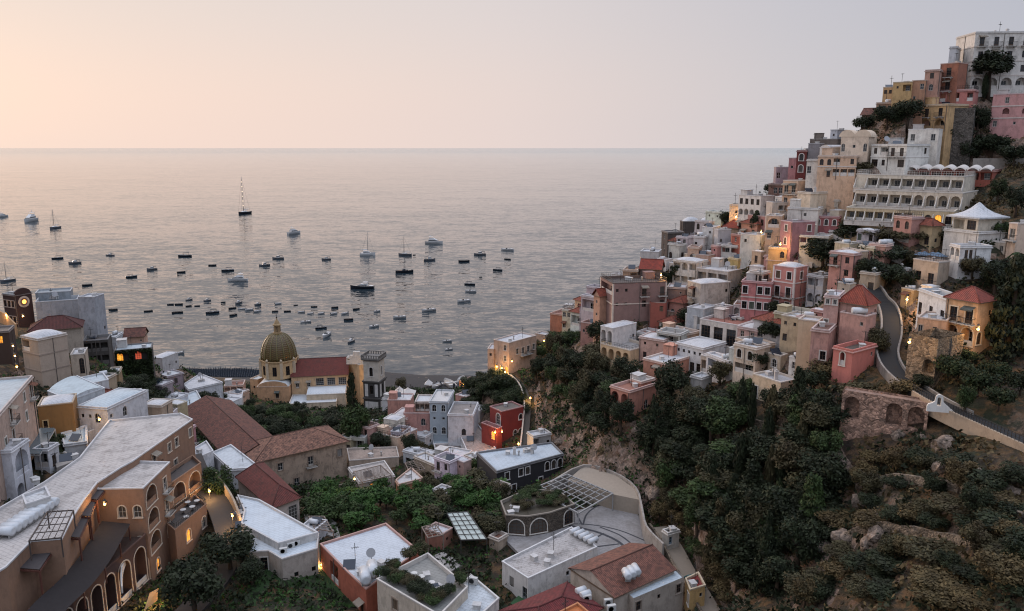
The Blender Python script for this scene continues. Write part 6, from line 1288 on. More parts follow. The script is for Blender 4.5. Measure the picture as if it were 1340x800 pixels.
for a in ((1292, 131, 56, 62, 'umbrella', 'dark', 'large dark umbrella pine in front of the hilltop white hotel'), (1314, 121, 8, 46, 'cypress', 'dark', 'slim dark cypress against the arches of the hilltop hotel'), (1287, 134, 10, 36, 'cypress', 'dark', 'slim dark cypress left of the trunk of the large umbrella pine'),
          (1160, 172, 42, 34, 'round', 'dark', 'broad dark tree under the skyline ochre houses'), (1187, 172, 40, 42, 'round', 'dark', 'tall dark tree left of the ochre twin arches'), (1128, 176, 26, 24, 'bush', 'dark', 'dark shrub at the left end of the skyline grove'), (1208, 172, 24, 22, 'bush', 'dark', 'small dark shrub before the ochre twin arches'),
          (1238, 222, 44, 38, 'round', 'dark', 'dark round tree right of the white balcony villa'), (1266, 218, 40, 44, 'round', 'dark', 'tall dark tree behind the rooftop restaurant'), (1296, 218, 44, 36, 'round', 'dark', 'dark tree below the pink arched balcony house'), (1326, 222, 40, 34, 'round', 'dark', 'dark tree above restaurant at right edge'), (1256, 192, 34, 24, 'bush', 'dark', 'dark shrub on the bank under the umbrella pine'), (1278, 180, 30, 40, 'round', 'dark', 'dark tree left of the pink arched balcony house'), (1228, 195, 26, 20, 'bush', 'dark', 'dark shrub right of white twin door house'),
          (1304, 268, 26, 36, 'round', 'ivy', 'ivy dark tree at the right end of the terraced hotel'), (1328, 286, 32, 44, 'round', 'dark', 'dark tree behind the pyramid pavilion at right edge'), (1312, 312, 30, 22, 'bush', 'green', 'bright green shrub below the pyramid pavilion'),
          (1113, 336, 50, 50, 'umbrella', 'dark', 'dark spreading tree in front of the terraced hotel left end'), (1046, 347, 36, 30, 'round', 'dark', 'dark tree below mauve pink corner house'), (1076, 352, 50, 42, 'round', 'dark', 'broad dark tree below the rose three arch house'), (1102, 360, 36, 36, 'round', 'dark', 'dark tree right of the grey veranda house'),
          (1133, 370, 40, 34, 'round', 'dark', 'dark tree overhanging the top of the curving road'), (1158, 376, 40, 34, 'round', 'dark', 'dark tree at the upper bend of the curving road'), (1184, 384, 36, 32, 'round', 'dark', 'dark tree right of the upper road bend'), (1166, 346, 48, 26, 'bush', 'dark', 'wide dark shrub on the garden terrace under terraced hotel'), (1196, 352, 28, 24, 'bush', 'olive', 'olive shrub left of the brown pillared terrace'), (1140, 340, 36, 24, 'bush', 'dark', 'dark shrub on the garden terrace above the road lamp'),
          (1150, 314, 50, 16, 'bush', 'olive', 'vine covered pergola clump below the hotel parapet, left part'), (1190, 318, 50, 16, 'bush', 'olive', 'vine covered pergola clump below the hotel parapet, middle part'), (1226, 316, 40, 15, 'bush', 'olive', 'vine covered pergola clump below the hotel parapet, right part'),
          (1318, 468, 76, 128, 'conifer', 'dark', 'very large dark conifer beside the apricot villa'), (1300, 392, 46, 50, 'round', 'dark', 'dark tree behind the red roof of apricot villa'), (1336, 402, 46, 62, 'round', 'dark', 'dark tree below the cream tower at right edge'), (1333, 372, 40, 44, 'palm', 'green', 'palm with drooping fronds below the cream tower'), (1271, 372, 32, 36, 'round', 'olive', 'small open tree before the white side arch house'), (1306, 372, 34, 34, 'round', 'dark', 'dark tree right of the white side arch house'),
          (1246, 502, 44, 42, 'bush', 'ivy', 'ivy mound right of the stone retaining wall'), (1278, 522, 48, 44, 'bush', 'ivy', 'large ivy mound below the apricot villa'), (1306, 540, 40, 36, 'bush', 'ivy', 'ivy mound above the road at right edge'), (1262, 478, 36, 24, 'bush', 'ivy', 'ivy hanging just under apricot villa'), (1300, 500, 40, 30, 'bush', 'ivy', 'ivy shrub under the very large conifer'), (1334, 520, 40, 40, 'bush', 'dark', 'dark shrub above the road at the right edge'),
          (1146, 468, 34, 38, 'round', 'olive', 'yellow green round tree beside the curving road'), (1262, 545, 26, 46, 'round', 'green', 'small round street tree beside the lower road'), (1008, 462, 42, 46, 'umbrella', 'dark', 'dark umbrella pine below the salmon tower'), (1018, 424, 34, 30, 'round', 'dark', 'dark tree left of the beige garden wall'), (1046, 420, 26, 18, 'bush', 'dark', 'dark shrub at the foot of the salmon tower'),
          (878, 535, 56, 62, 'round', 'dark', 'tall dark tree hiding the coral scalloped house'), (908, 540, 38, 34, 'round', 'olive', 'olive tree below the white modern house'), (942, 506, 36, 36, 'round', 'olive', 'olive tree right of white modern house'), (970, 530, 44, 34, 'round', 'green', 'grey green tree left of the small cream gorge house'), (989, 490, 36, 34, 'round', 'dark', 'dark tree above the small cream gorge house'), (1060, 520, 46, 40, 'round', 'dark', 'dark tree right of the small cream gorge house'), (1075, 500, 44, 30, 'bush', 'dry', 'brown brush below the crumbling pink house'), (1120, 530, 50, 30, 'bush', 'olive', 'olive brush below the coral arch house'), (1180, 520, 44, 26, 'bush', 'dry', 'dry brush between the road and the stone arcade'), (1205, 510, 30, 22, 'bush', 'dark', 'dark shrub beside the lower road bend'),
          (880, 440, 34, 22, 'bush', 'dark', 'dark shrub above the white arched window house'), (900, 425, 30, 24, 'bush', 'dark', 'dark garden tree below the stained grey dome house'), (868, 372, 20, 18, 'bush', 'dark', 'dark shrub by lamp at red gabled house'), (882, 372, 18, 26, 'round', 'dark', 'small dark tree left of the white pillared house'), (988, 312, 18, 34, 'cypress', 'dark', 'narrow dark tree beside the white arcaded sea hotel'), (996, 322, 16, 20, 'bush', 'ivy', 'ivy shrub at the lane lamp left of peach balcony house'), (1010, 255, 22, 16, 'bush', 'dark', 'dark shrub above the old reddish stone house'),
          (1096, 262, 30, 24, 'bush', 'dark', 'dark shrub left of the terraced hotel'), (1098, 240, 26, 14, 'bush', 'ivy', 'ivy shrub beside the peach loggia house'), (1125, 232, 30, 18, 'bush', 'olive', 'olive shrub between peach loggia house and villa'), (948, 285, 16, 12, 'bush', 'dark', 'dark shrub at the cliff tip above the red hipped roof'),
          (288, 660, 44, 54, 'round', 'green', 'round tree beside the lamp lit street'), (302, 752, 76, 62, 'round', 'dark', 'large dark olive tree in front of the curved house'), (256, 812, 92, 84, 'round', 'dark', 'largest dark tree at the bottom beside the hotel street'), (330, 770, 40, 40, 'round', 'dark', 'dark tree at the left of the lawn'), (452, 770, 24, 34, 'palm', 'green', 'small palm beside the pale roofed orange house'),
          (466, 588, 44, 62, 'round', 'green', 'broad green tree left of the bell tower'), (463, 582, 26, 92, 'conifer', 'dark', 'tall narrow conifer standing before the bell tower'), (466, 520, 14, 44, 'palm', 'dark', 'palm by the church west front'), (525, 512, 16, 20, 'bush', 'olive', 'olive shrub on the beach beside the bell tower'), (512, 548, 20, 18, 'palm', 'dark', 'small palm right of the bell tower foot'), (376, 548, 18, 20, 'palm', 'green', 'palm under the church apse'), (397, 558, 22, 26, 'palm', 'dark', 'dark palm below the white church annexe'), (330, 606, 16, 20, 'palm', 'dark', 'palm beside the convent corner')):
    T(*a)
REGIONS = {}
EXCL = [[(575, 664), (600, 728), (648, 724), (618, 660)], [(660, 700), (700, 690), (700, 720), (660, 730)], [(488, 636), (552, 628), (560, 650), (515, 656)], [(452, 612), (520, 622), (520, 640), (452, 640)], [(566, 600), (614, 598), (616, 612), (566, 612)]]
def wood(key, poly, n, hr, wr, kinds, mats, rs, name, group, mind=14):
    q = random.Random(rs); xs = [p[0] for p in poly]; ys = [p[1] for p in poly]; got = []; tries = 0
    while len(got) < n and tries < 6000:
        tries += 1; x, y = q.uniform(min(xs), max(xs)), q.uniform(min(ys), max(ys))
        if not in_poly(x, y, poly) or any(in_poly(x, y, z_) for z_ in EXCL) or any(math.hypot(x-a, (y-b)*1.6) < mind for a, b, _ in got): continue
        P = hit(x, y)
        if P is None or any(in_poly(P.x, P.y, inset(r['foot'], -1.0)) for r in HS) or P.z < 1.2: continue
        if any(in_poly(P.x, P.y, f) for f, _ in FLAT): continue
        got.append((x, y, P))
    REGIONS[key] = got; out = []
    for x, y, P in got:
        kind, mat = q.choice(kinds), q.choice(mats); h = q.uniform(*hr); o = tree_at(P, h*(.6 if kind == 'bush' else 1.25 if kind in ('conifer', 'cypress') else 1), q.uniform(*wr)*(.3 if kind == 'cypress' else .8 if kind == 'conifer' else 1), kind, mat, None, group); out.append((x, y - h*.6*F/zcam(P), o, kind, mat, h))
    # each tree is told apart by the thing it stands next to
    WOOD.extend((key, *q_) for q_ in out)
WOOD = []
wood('cliff path wood', [(690, 470), (712, 452), (745, 436), (776, 428), (786, 470), (815, 490), (832, 520), (822, 570), (792, 575), (752, 548), (706, 522)], 40, (5, 8.5), (4.5, 7), ['round', 'round', 'bush'], ['dark', 'dark', 'green', 'olive'], 3, 'tree', 'trees on the wooded cliff above the stair path', 11)
wood('ivy rock', [(612, 510), (640, 494), (668, 500), (686, 520), (686, 548), (655, 540), (636, 552), (612, 545)], 30, (4, 6), (5, 7), ['bush', 'bush', 'round'], ['ivy', 'ivy', 'dark'], 4, 'shrub', 'ivy and shrubs over the rock by the beach', 8)
wood('gorge slope', [(846, 560), (905, 552), (965, 545), (1030, 540), (1098, 552), (1108, 600), (1085, 640), (1090, 690), (1070, 740), (1000, 792), (950, 760), (908, 720), (880, 670), (850, 620)], 96, (5, 9), (5, 8.5), ['round', 'round', 'round', 'bush', 'conifer', 'umbrella', 'cypress'], ['dark', 'dark', 'dark', 'green', 'olive'], 5, 'tree', 'trees covering the gorge slope', 13)
wood('scrub slope', [(1090, 620), (1220, 590), (1338, 640), (1338, 798), (1010, 798), (1080, 740)], 56, (2.2, 4.6), (3, 6), ['bush', 'bush', 'round'], ['dark', 'dark', 'dry', 'dry', 'olive'], 6, 'shrub', 'shrubs on the dry slope at lower right', 17)
wood('citrus garden', [(400, 662), (440, 640), (520, 645), (560, 652), (582, 690), (540, 700), (505, 684), (440, 700), (408, 690)], 46, (3, 4.2), (3.2, 4.6), ['citrus'], ['lush', 'lush', 'green'], 7, 'citrus_tree', 'fruit trees of the citrus garden', 9)
wood('valley garden', [(530, 600), (566, 590), (576, 612), (640, 622), (655, 650), (650, 720), (610, 725), (560, 690), (556, 640)], 40, (3, 5.5), (3.5, 6), ['round', 'citrus', 'bush'], ['dark', 'lush', 'green', 'olive'], 8, 'tree', 'trees of the valley gardens', 11)
wood('church garden', [(262, 535), (312, 530), (340, 545), (440, 548), (478, 560), (478, 610), (530, 585), (540, 600), (452, 575), (420, 560), (340, 580)], 46, (3.5, 6), (4, 6.5), ['round', 'bush', 'round'], ['dark', 'dark', 'ivy', 'green'], 9, 'tree', 'dark trees of the church garden', 9)
wood('leafy bank', [(140, 500), (200, 500), (236, 524), (228, 560), (188, 545), (160, 520)], 22, (3, 5.5), (4, 7), ['round', 'bush'], ['dark', 'ivy'], 10, 'tree', 'dark trees on the bank below the leafy lit house', 9)
wood('plaza edge', [(850, 720), (875, 725), (890, 740), (905, 740), (925, 760), (950, 790), (985, 798), (940, 740), (895, 680), (870, 640), (862, 680)], 16, (2.5, 5), (3, 5), ['bush', 'round'], ['green', 'olive', 'dry'], 11, 'shrub', 'shrubs along the lane at the foot of the gorge', 12)
wood('left gardens', [(44, 575), (70, 560), (84, 590), (110, 590), (60, 620), (40, 610)], 10, (2, 3.5), (2.5, 4), ['bush'], ['dark', 'ivy'], 12, 'shrub', 'shrubs between the houses at left', 10)
# ivy clothing the leafy lit house, plants on the planted roofs
def planted(label, name, poly_px, z, n, hr, wr, mats, rs, group):
    q = random.Random(rs); xs = [p[0] for p in poly_px]; ys = [p[1] for p in poly_px]; k = 0; i = 0
    while k < n and i < 3000:
        i += 1; x, y = q.uniform(min(xs), max(xs)), q.uniform(min(ys), max(ys))
        if not in_poly(x, y, poly_px): continue
        P = atz(x, y, z); k += 1; h = q.uniform(*hr); o = tree_at(P, h, q.uniform(*wr), 'bush', q.choice(mats), None, group, name); WOOD.append((label, x, y-6, o, 'bush', mats[0], h))
planted('planted roof terrace', 'potted_shrub', [(494, 757), (502, 754), (572, 796), (606, 768), (600, 764), (572, 786), (516, 748), (545, 728), (560, 724), (548, 722)], 38.95, 34, (1.2, 2.3), (1.6, 2.8), ['dark', 'green', 'olive'], 21, 'shrubs edging the planted roof terrace')
planted('stone house roof garden', 'roof_shrub', [(664, 664), (690, 670), (718, 666), (742, 656), (732, 646), (696, 641)], 36.5, 26, (.7, 1.6), (1.8, 3), ['olive', 'green'], 22, 'shrubs growing on the planted stone house roof')
planted('hotel terrace garden', 'terrace_shrub', [(48, 752), (84, 752), (104, 728), (98, 716), (60, 735)], 40.2, 18, (1.2, 2.2), (1.5, 2.6), ['dark', 'green'], 23, 'shrubs on the planted hotel terrace')
r = byl['dark leafy house with glowing yellow arch and red lit window']; f = r['foot']; A0, B0 = Vector((*f[3], 0)), Vector((*f[0], 0)); nn = Vector((-(B0-A0).y, (B0-A0).x, 0)).normalized()
rg = np.random.default_rng(5); nL = 5200; s = rg.random(nL); zz = r['zv']-3 + (r['zt']-r['zv']+3)*rg.random(nL); keep = ~((zz > r['zv']+ (r['zt']-r['zv'])*.70) & (zz < r['zt']-1.0) & (((s > .04) & (s < .38)) | ((s > .5) & (s < .88)))); s, zz = s[keep], zz[keep]; nL = len(s)
base = np.array([A0[:]])+np.outer(s, np.array((B0-A0)[:])); base[:, 2] = zz; base -= np.outer(.05+.7*rg.random(nL), np.array(nn[:]))
d = rg.normal(size=(nL, 3)); d /= np.linalg.norm(d, axis=1)[:, None]; e = np.cross(d, rg.normal(size=(nL, 3))); e /= np.linalg.norm(e, axis=1)[:, None]
V = np.empty((nL*4, 3)); V[0::4] = base-d*.3; V[1::4] = base+e*.2; V[2::4] = base+d*.3; V[3::4] = base-e*.2; V -= np.array(r['root'].location[:]); obj('ivy', quads_mesh('ivy', V, LEAF['ivy']), r['root'])
# ground cover: brush, dry grass and fallen stone
def cover(name, mat, n, zone, size, hz, rs):
    rg = np.random.default_rng(rs); q = random.Random(rs); pts = []; tr = 0
    polys = [inset(r['foot'], -.6) for r in HS if not r.get('nog')] + [f for f, _ in FLAT]; boxes = [(min(p[0] for p in f), max(p[0] for p in f), min(p[1] for p in f), max(p[1] for p in f), f) for f in polys]
    while len(pts) < n and tr < n*12:
        tr += 1; x, y = q.uniform(-110, 190), q.uniform(52, 300); z = ground(x, y)
        if z < 4 or not zone(x, y, z): continue
        if any(b_[0] < x < b_[1] and b_[2] < y < b_[3] and in_poly(x, y, b_[4]) for b_ in boxes): continue
        pts.append((x, y, z))
    m_ = 10; c = np.repeat(np.array(pts), m_, 0); k = len(c); c += rg.normal(size=(k, 3))*np.array([size*1.6, size*1.6, hz*.4]) + np.array([0, 0, hz*.45])
    d = rg.normal(size=(k, 3)); d /= np.linalg.norm(d, axis=1)[:, None]; e = np.cross(d, rg.normal(size=(k, 3))); e /= np.linalg.norm(e, axis=1)[:, None]; s = size*(.5+rg.random(k))[:, None]
    V = np.empty((k*4, 3)); V[0::4] = c-d*s; V[1::4] = c+e*s*.6; V[2::4] = c+d*s; V[3::4] = c-e*s*.6
    tag(obj(name, quads_mesh(name, V, LEAF[mat])), None, None, None, 'stuff')
nz = lambda x, y, s: pnoise(Vector((x*s, y*s, 3.3)))
cover('undergrowth', 'dark', 16000, lambda x, y, z: nz(x, y, .06) > -.12 if x > 12 else nz(x, y, .06) > -.12, .34, 1.0, 1)
cover('ground_cover', 'lush', 5000, lambda x, y, z: x < 30 and y > 95 and nz(x, y, .08) > -.2, .3, .6, 2)
cover('dry_brush', 'dry', 11000, lambda x, y, z: x > 18 and nz(x+40, y, .07) > -.12, .30, .8, 3)
lawn = hit(395, 775)
bm = bmesh.new(); g = [hit(x, y) for x, y in ((352, 745), (330, 770), (320, 798), (470, 798), (468, 778), (452, 752), (412, 740), (372, 740))]
f = bm.faces.new([bm.verts.new(p+Vector((0, 0, .35))) for p in g]); bmesh.ops.triangulate(bm, faces=[f]); m, t, b = newmat('lawn_grass'); p = objpos(t); t.links.new(mixc(t, noise_n(t, p, 1.5, 5), lin((30, 52, 24)), lin((54, 78, 36))), b.inputs['Base Color']); b.inputs['Roughness'].default_value = 1; bump_n(t, b, noise_n(t, p, 6, 4), .8, .2)
tag(obj('lawn', mesh('lawn', bm, m)), None, None, None, 'structure')
tag(obj('green_court', None), None, None, None, 'structure') if False else None
slab('green_court', CRT, 31.5, flat('green_turf', (48, 84, 50), .9, 0, .2))
# rocks on the gorge side and in the shallows
def rock_mesh(rs):
    bm = bmesh.new(); bmesh.ops.create_icosphere(bm, subdivisions=2, radius=1)
    for v in bm.verts: v.co *= 1 + .45*pnoise(v.co*1.3+Vector((rs, 0, 0))); v.co.z *= .75
    return mesh('rock', bm, stone((150, 132, 118), 'rock', .8))
ROCKS = [rock_mesh(k*3.7) for k in range(4)]

BOUL = []
qb = random.Random(31)
for poly, n in (([(1056, 610), (1120, 590), (1160, 640), (1150, 720), (1080, 730), (1050, 660)], 34), ([(820, 560), (862, 556), (880, 610), (872, 660), (846, 640), (826, 600)], 30), ([(690, 520), (720, 560), (760, 600), (740, 610), (700, 575)], 24), ([(1160, 560), (1230, 570), (1330, 640), (1300, 660), (1200, 600)], 20)):
    for _ in range(n):
        x, y = qb.uniform(min(p[0] for p in poly), max(p[0] for p in poly)), qb.uniform(min(p[1] for p in poly), max(p[1] for p in poly))
        P = hit(x, y) if in_poly(x, y, poly) else None
        if P is None or any(in_poly(P.x, P.y, f) for f, _z in FLAT): continue
        o = obj('boulder', ROCKS[qb.randrange(4)], None, P, qb.random()*6); s = qb.uniform(.6, 1.7); o.scale = (s*qb.uniform(.8, 1.4), s, s*qb.uniform(.8, 1.5)); o['group'] = 'limestone boulders on the gorge slopes'; BOUL.append((x, y, o))
# ------------------------------------------------------------------ boats
HULLD, HULLW, HULLB = flat('dark_blue_hull', (38, 42, 50), .35), flat('white_hull', (206, 204, 202), .3), flat('grey_hull', (116, 116, 120), .4)
DECKW, WOODD, CABW, CANV = flat('pale_deck', (170, 158, 144), .6), flat('teak_deck', (112, 82, 58), .7), flat('white_cabin', (210, 208, 206), .35), flat('dark_canvas', (44, 48, 56), .85)
def hull(Ln, B, D, fine=.6, flare=.8):
    bm = bmesh.new(); st = []
    for i in range(11):
        t_ = i/10; x = -Ln/2 + Ln*t_; b_ = B/2*(.80+.20*math.sin(math.pi*min(1, t_/.55)*.5)) if t_ < .5 else B/2*max(.015, (1-((t_-.5)/.5)**2.2))
        sh = D*(1+.55*max(0, t_-.35)**1.6 + .06*(1-t_)); st.append([(x, -b_, sh), (x-0*t_, -b_*flare*(.95 if t_ < .9 else .7), .02), (x*.96, 0, -.35*D), (x, b_*flare*(.95 if t_ < .9 else .7), .02), (x, b_, sh)])
    R_ = [[bm.verts.new(p) for p in s] for s in st]
    for a, b_ in zip(R_, R_[1:]):
        for k in range(4): bm.faces.new((a[k+1], a[k], b_[k], b_[k+1])).smooth = True
    bm.faces.new(R_[0]); bmesh.ops.recalc_face_normals(bm, faces=bm.faces); return bm, st
def deck(st, drop, inset_=.9, i0=0, i1=11):
    bm = bmesh.new(); R_ = [[bm.verts.new((p[0], p[1]*inset_, p[2]-drop)) for p in (s[0], s[4])] for s in st[i0:i1]]
    for a, b_ in zip(R_, R_[1:]): bm.faces.new((a[0], a[1], b_[1], b_[0]))
    bmesh.ops.recalc_face_normals(bm, faces=bm.faces); return bm
def rail_rim(st, mat_i=0, w=.12):
    bm = bmesh.new()
    for s in (0, 4):
        for a, b_ in zip(st, st[1:]): beam(bm, a[s], b_[s], w, w)
    beam(bm, st[0][0], st[0][4], w, w); return bm
def cabin(bm, x0, x1, w, z0, z1, rake=.5, mi=0):
    v = [bm.verts.new(p) for p in ((x0, -w, z0), (x1+rake, -w*.9, z0), (x1+rake, w*.9, z0), (x0, w, z0), (x0, -w*.88, z1), (x1-rake, -w*.75, z1), (x1-rake, w*.75, z1), (x0, w*.88, z1))]
    for q in ((4, 5, 6, 7), (0, 1, 5, 4), (1, 2, 6, 5), (2, 3, 7, 6), (3, 0, 4, 7)): bm.faces.new([v[i] for i in q]).material_index = mi
def band_windows(x0, x1, w, z0, z1, rake=.3):
    bm = bmesh.new(); cabin(bm, x0+.25, x1, w*1.02, z0, z1, rake); return bm
def boat_parts(kind):
    P = []
    def add(name, bm, mat, par=None): P.append((name, mesh(name, bm, mat), par))
    if kind == 'row':
        b, st = hull(6, 2.0, .75); add('hull', b, HULLD); add('deck', deck(st, .35, .86), WOODD); add('gunwale', rail_rim(st), DECKW); bm = bmesh.new()
        for x in (-1.6, .1, 1.5): box(bm, x-.15, x+.15, -.85, .85, .55, .62)
        add('thwart', bm, WOODD)
    elif kind == 'roww':
        b, st = hull(6, 2.1, .75); add('hull', b, HULLW); add('deck', deck(st, .3, .86), DECKW); bm = bmesh.new()
        for x in (-1.7, .2): box(bm, x-.2, x+.2, -.85, .85, .55, .66)
        add('bench', bm, CABW); bm = bmesh.new(); box(bm, -3.3, -2.9, -.22, .22, .2, 1.2); add('outboard_motor', bm, CANV)
    elif kind == 'speed':
        b, st = hull(9, 2.7, 1.0); add('hull', b, HULLW); add('deck', deck(st, .05, .97, 4), CABW); add('cockpit', deck(st, .5, .85, 0, 6), DECKW); bm = bmesh.new(); cabin(bm, .1, .9, .9, .95, 1.65, .55); add('windscreen', bm, GLASS); bm = bmesh.new(); box(bm, -3.6, -2.2, -.9, .9, .7, 1.15); add('sun_pad', bm, CABW)
    elif kind == 'dark':
        b, st = hull(11, 2.9, 1.1); add('hull', b, HULLD); add('deck', deck(st, .05, .97, 4), WOODD); add('cockpit', deck(st, .5, .85, 0, 6), WOODD); bm = bmesh.new(); cabin(bm, -.6, 1.2, 1.0, 1.0, 1.9, .6); add('cabin', bm, CANV); bm = bmesh.new(); box(bm, -4.4, -2.6, -1, 1, .8, 1.3); add('sun_pad', bm, DECKW)
    elif kind == 'cabin':
        b, st = hull(9.5, 3.1, 1.1); add('hull', b, HULLB); add('deck', deck(st, .05, .97), DECKW); bm = bmesh.new(); cabin(bm, -1.6, 1.4, 1.05, 1.1, 2.3, .45); add('cabin', bm, CABW); add('window', band_windows(-1.7, 1.35, 1.06, 1.55, 2.05), GLASS, 'cabin'); bm = bmesh.new(); [beam(bm, (-3.6, s, 1.1), (-3.6, s, 2.5), .08) for s in (-1, 1)]; box(bm, -3.8, -1.2, -1.15, 1.15, 2.45, 2.55); add('canopy', bm, CANV); bm = bmesh.new(); beam(bm, (-.6, 0, 2.3), (-.6, 0, 3.5), .07); add('mast', bm, IRON)
    elif kind == 'launch':
        b, st = hull(9, 2.7, .95); add('hull', b, HULLD); add('deck', deck(st, .3, .9), WOODD); add('gunwale', rail_rim(st), CABW); bm = bmesh.new()
        for x in (-2.6, 1.0): [beam(bm, (x, s, .8), (x, s, 2.2), .07) for s in (-.95, .95)]
        box(bm, -2.9, 1.3, -1.15, 1.15, 2.2, 2.32); add('canopy', bm, CANV); bm = bmesh.new(); box(bm, -.9, .1, -.5, .5, .7, 1.35); add('engine_box', bm, CABW)
    elif kind == 'yacht':
        b, st = hull(20, 5.2, 2.1); add('hull', b, HULLW); add('deck', deck(st, .05, .97), DECKW); bm = bmesh.new(); cabin(bm, -6, 4, 2.1, 2.1, 4.0, 1.5); add('cabin', bm, CABW); add('window', band_windows(-6, 3.9, 2.14, 2.7, 3.5, 1.2), GLASS, 'cabin'); bm = bmesh.new(); cabin(bm, -5, .8, 1.7, 4.0, 5.3, 1.1); box(bm, -5.6, -1.0, -1.8, 1.8, 6.2, 6.35); [beam(bm, (-4.8, s, 5.2), (-4.8, s, 6.2), .15) for s in (-1.5, 1.5)]; add('flybridge', bm, CABW); bm = bmesh.new(); beam(bm, (-3.6, 0, 6.3), (-3.8, 0, 8.2), .22); box(bm, -4, -3.4, -1, 1, 7.2, 7.35); add('radar_arch', bm, CABW)
    elif kind == 'darkyacht':
        b, st = hull(20, 5.0, 2.0); add('hull', b, HULLD); add('deck', deck(st, .05, .97), DECKW); bm = bmesh.new(); cabin(bm, -4.5, 2.6, 2.0, 2.0, 3.7, 1.8); add('cabin', bm, CABW); add('window', band_windows(-4.5, 2.5, 2.04, 2.5, 3.25, 1.5), GLASS, 'cabin'); bm = bmesh.new(); box(bm, -4.8, -.8, -1.8, 1.8, 4.6, 4.75); [beam(bm, (x, s, 3.6), (x, s, 4.6), .14) for x in (-4.4, -1.4) for s in (-1.5, 1.5)]; add('hardtop', bm, CABW); bm = bmesh.new(); beam(bm, (-2.6, 0, 4.7), (-2.8, 0, 6.2), .18); add('mast', bm, CABW); bm = bmesh.new(); box(bm, -9.2, -6.0, -1.8, 1.8, 1.9, 2.3); add('sun_pad', bm, CABW)
    elif kind in ('sail', 'tallsail'):
        hm = 15 if kind == 'sail' else 22.7
        b, st = hull(13, 3.8, 1.25); add('hull', b, HULLD if kind != 'sail' else HULLB); add('deck', deck(st, .05, .97), DECKW); bm = bmesh.new(); cabin(bm, -1.8, 2.2, 1.1, 1.25, 1.9, .6); add('cabin', bm, CABW); bm = bmesh.new(); tube(bm, [(.9, 0, 1.2), (.9, 0, hm)], [.24, .16], 6)
        for z in (.45, .72): beam(bm, (.9, -1.3, hm*z), (.9, 1.3, hm*z), .08)
        add('mast', bm, flat('alloy_mast', (150, 142, 136), .4)); bm = bmesh.new(); tube(bm, [(.8, 0, 2.6), (-4.8, 0, 2.7)], .22, 6); add('boom', bm, CABW); bm = bmesh.new()
        for q in ((6.3, 0, 1.9), (-6.3, 0, 1.4), (.7, 1.8, 1.4), (.7, -1.8, 1.4)): tube(bm, [q, (.9, 0, hm*.97)], .05, 4)
        add('rigging', bm, IRON)
        if kind == 'tallsail':
            bm = bmesh.new()
            for z in range(6): bmesh.ops.create_icosphere(bm, subdivisions=1, radius=.34, matrix=Matrix.Translation((.9, 0, 5+z*2.9)))
            add('mast_light', bm, emit('mast_lamps', (255, 226, 190), 1.4), 'mast')
    elif kind == 'cat':
        for s in (-1, 1):
            b, st = hull(13, 1.7, 1.4); bmesh.ops.translate(b, verts=b.verts, vec=(0, s*2.6, 0)); add('hull', b, HULLW)
        bm = bmesh.new(); box(bm, -5.5, 2.6, -3.2, 3.2, 1.25, 1.7); add('deck', bm, CABW); bm = bmesh.new(); cabin(bm, -3.6, 1.6, 2.2, 1.7, 3.1, .9); add('cabin', bm, CABW); add('window', band_windows(-3.6, 1.5, 2.24, 2.1, 2.75, .7), GLASS, 'cabin'); bm = bmesh.new(); tube(bm, [(.4, 0, 1.6), (.4, 0, 17)], [.3, .2], 6); add('mast', bm, flat('alloy_mast', (150, 142, 136), .4)); bm = bmesh.new(); tube(bm, [(.3, 0, 3.9), (-5, 0, 4.1)], .3, 6); add('boom', bm, CABW); bm = bmesh.new()
        for q in ((5.8, 0, 1.7), (-5, 2.8, 1.7), (-5, -2.8, 1.7)): tube(bm, [q, (.4, 0, 16.5)], .03, 4)
        add('rigging', bm, IRON)
    return P
BL = dict(row=6, roww=6, speed=9, dark=11, cabin=9.5, launch=9, yacht=20, darkyacht=20, sail=13, tallsail=13, cat=13)
PROT = {}
NAMES = dict(row='rowing_boat', roww='dinghy', speed='speedboat', dark='motor_launch', cabin='cabin_boat', launch='canopy_boat', yacht='motor_yacht', darkyacht='motor_yacht', sail='sailing_boat', tallsail='sailing_yacht', cat='catamaran')
def boat(px, py, wp, kind, label, head=0, cat='boat', group='boats moored in the bay', z=0):
    if kind not in PROT: PROT[kind] = boat_parts(kind)
    P = atz(px, py, z); Lm = wp*zcam(P)/F/max(.35, abs(math.cos(R(head)))); s = Lm/BL[kind]
    head += ((hash((px, py, 3)) % 41) - 20)*.9 if abs(head) < 30 else 0
    rz = R(head) - math.atan2(P.x, P.y) + (math.pi if (hash((px, py)) % 3) else 0)
    root = thing(NAMES[kind], label, cat, P, rz, group); root.scale = (s*.98, s*.98, s*1.18); d = {}
    for nm, me, par in PROT[kind]:
        o = obj(nm, me, d.get(par, root)); d[nm] = o
    return root
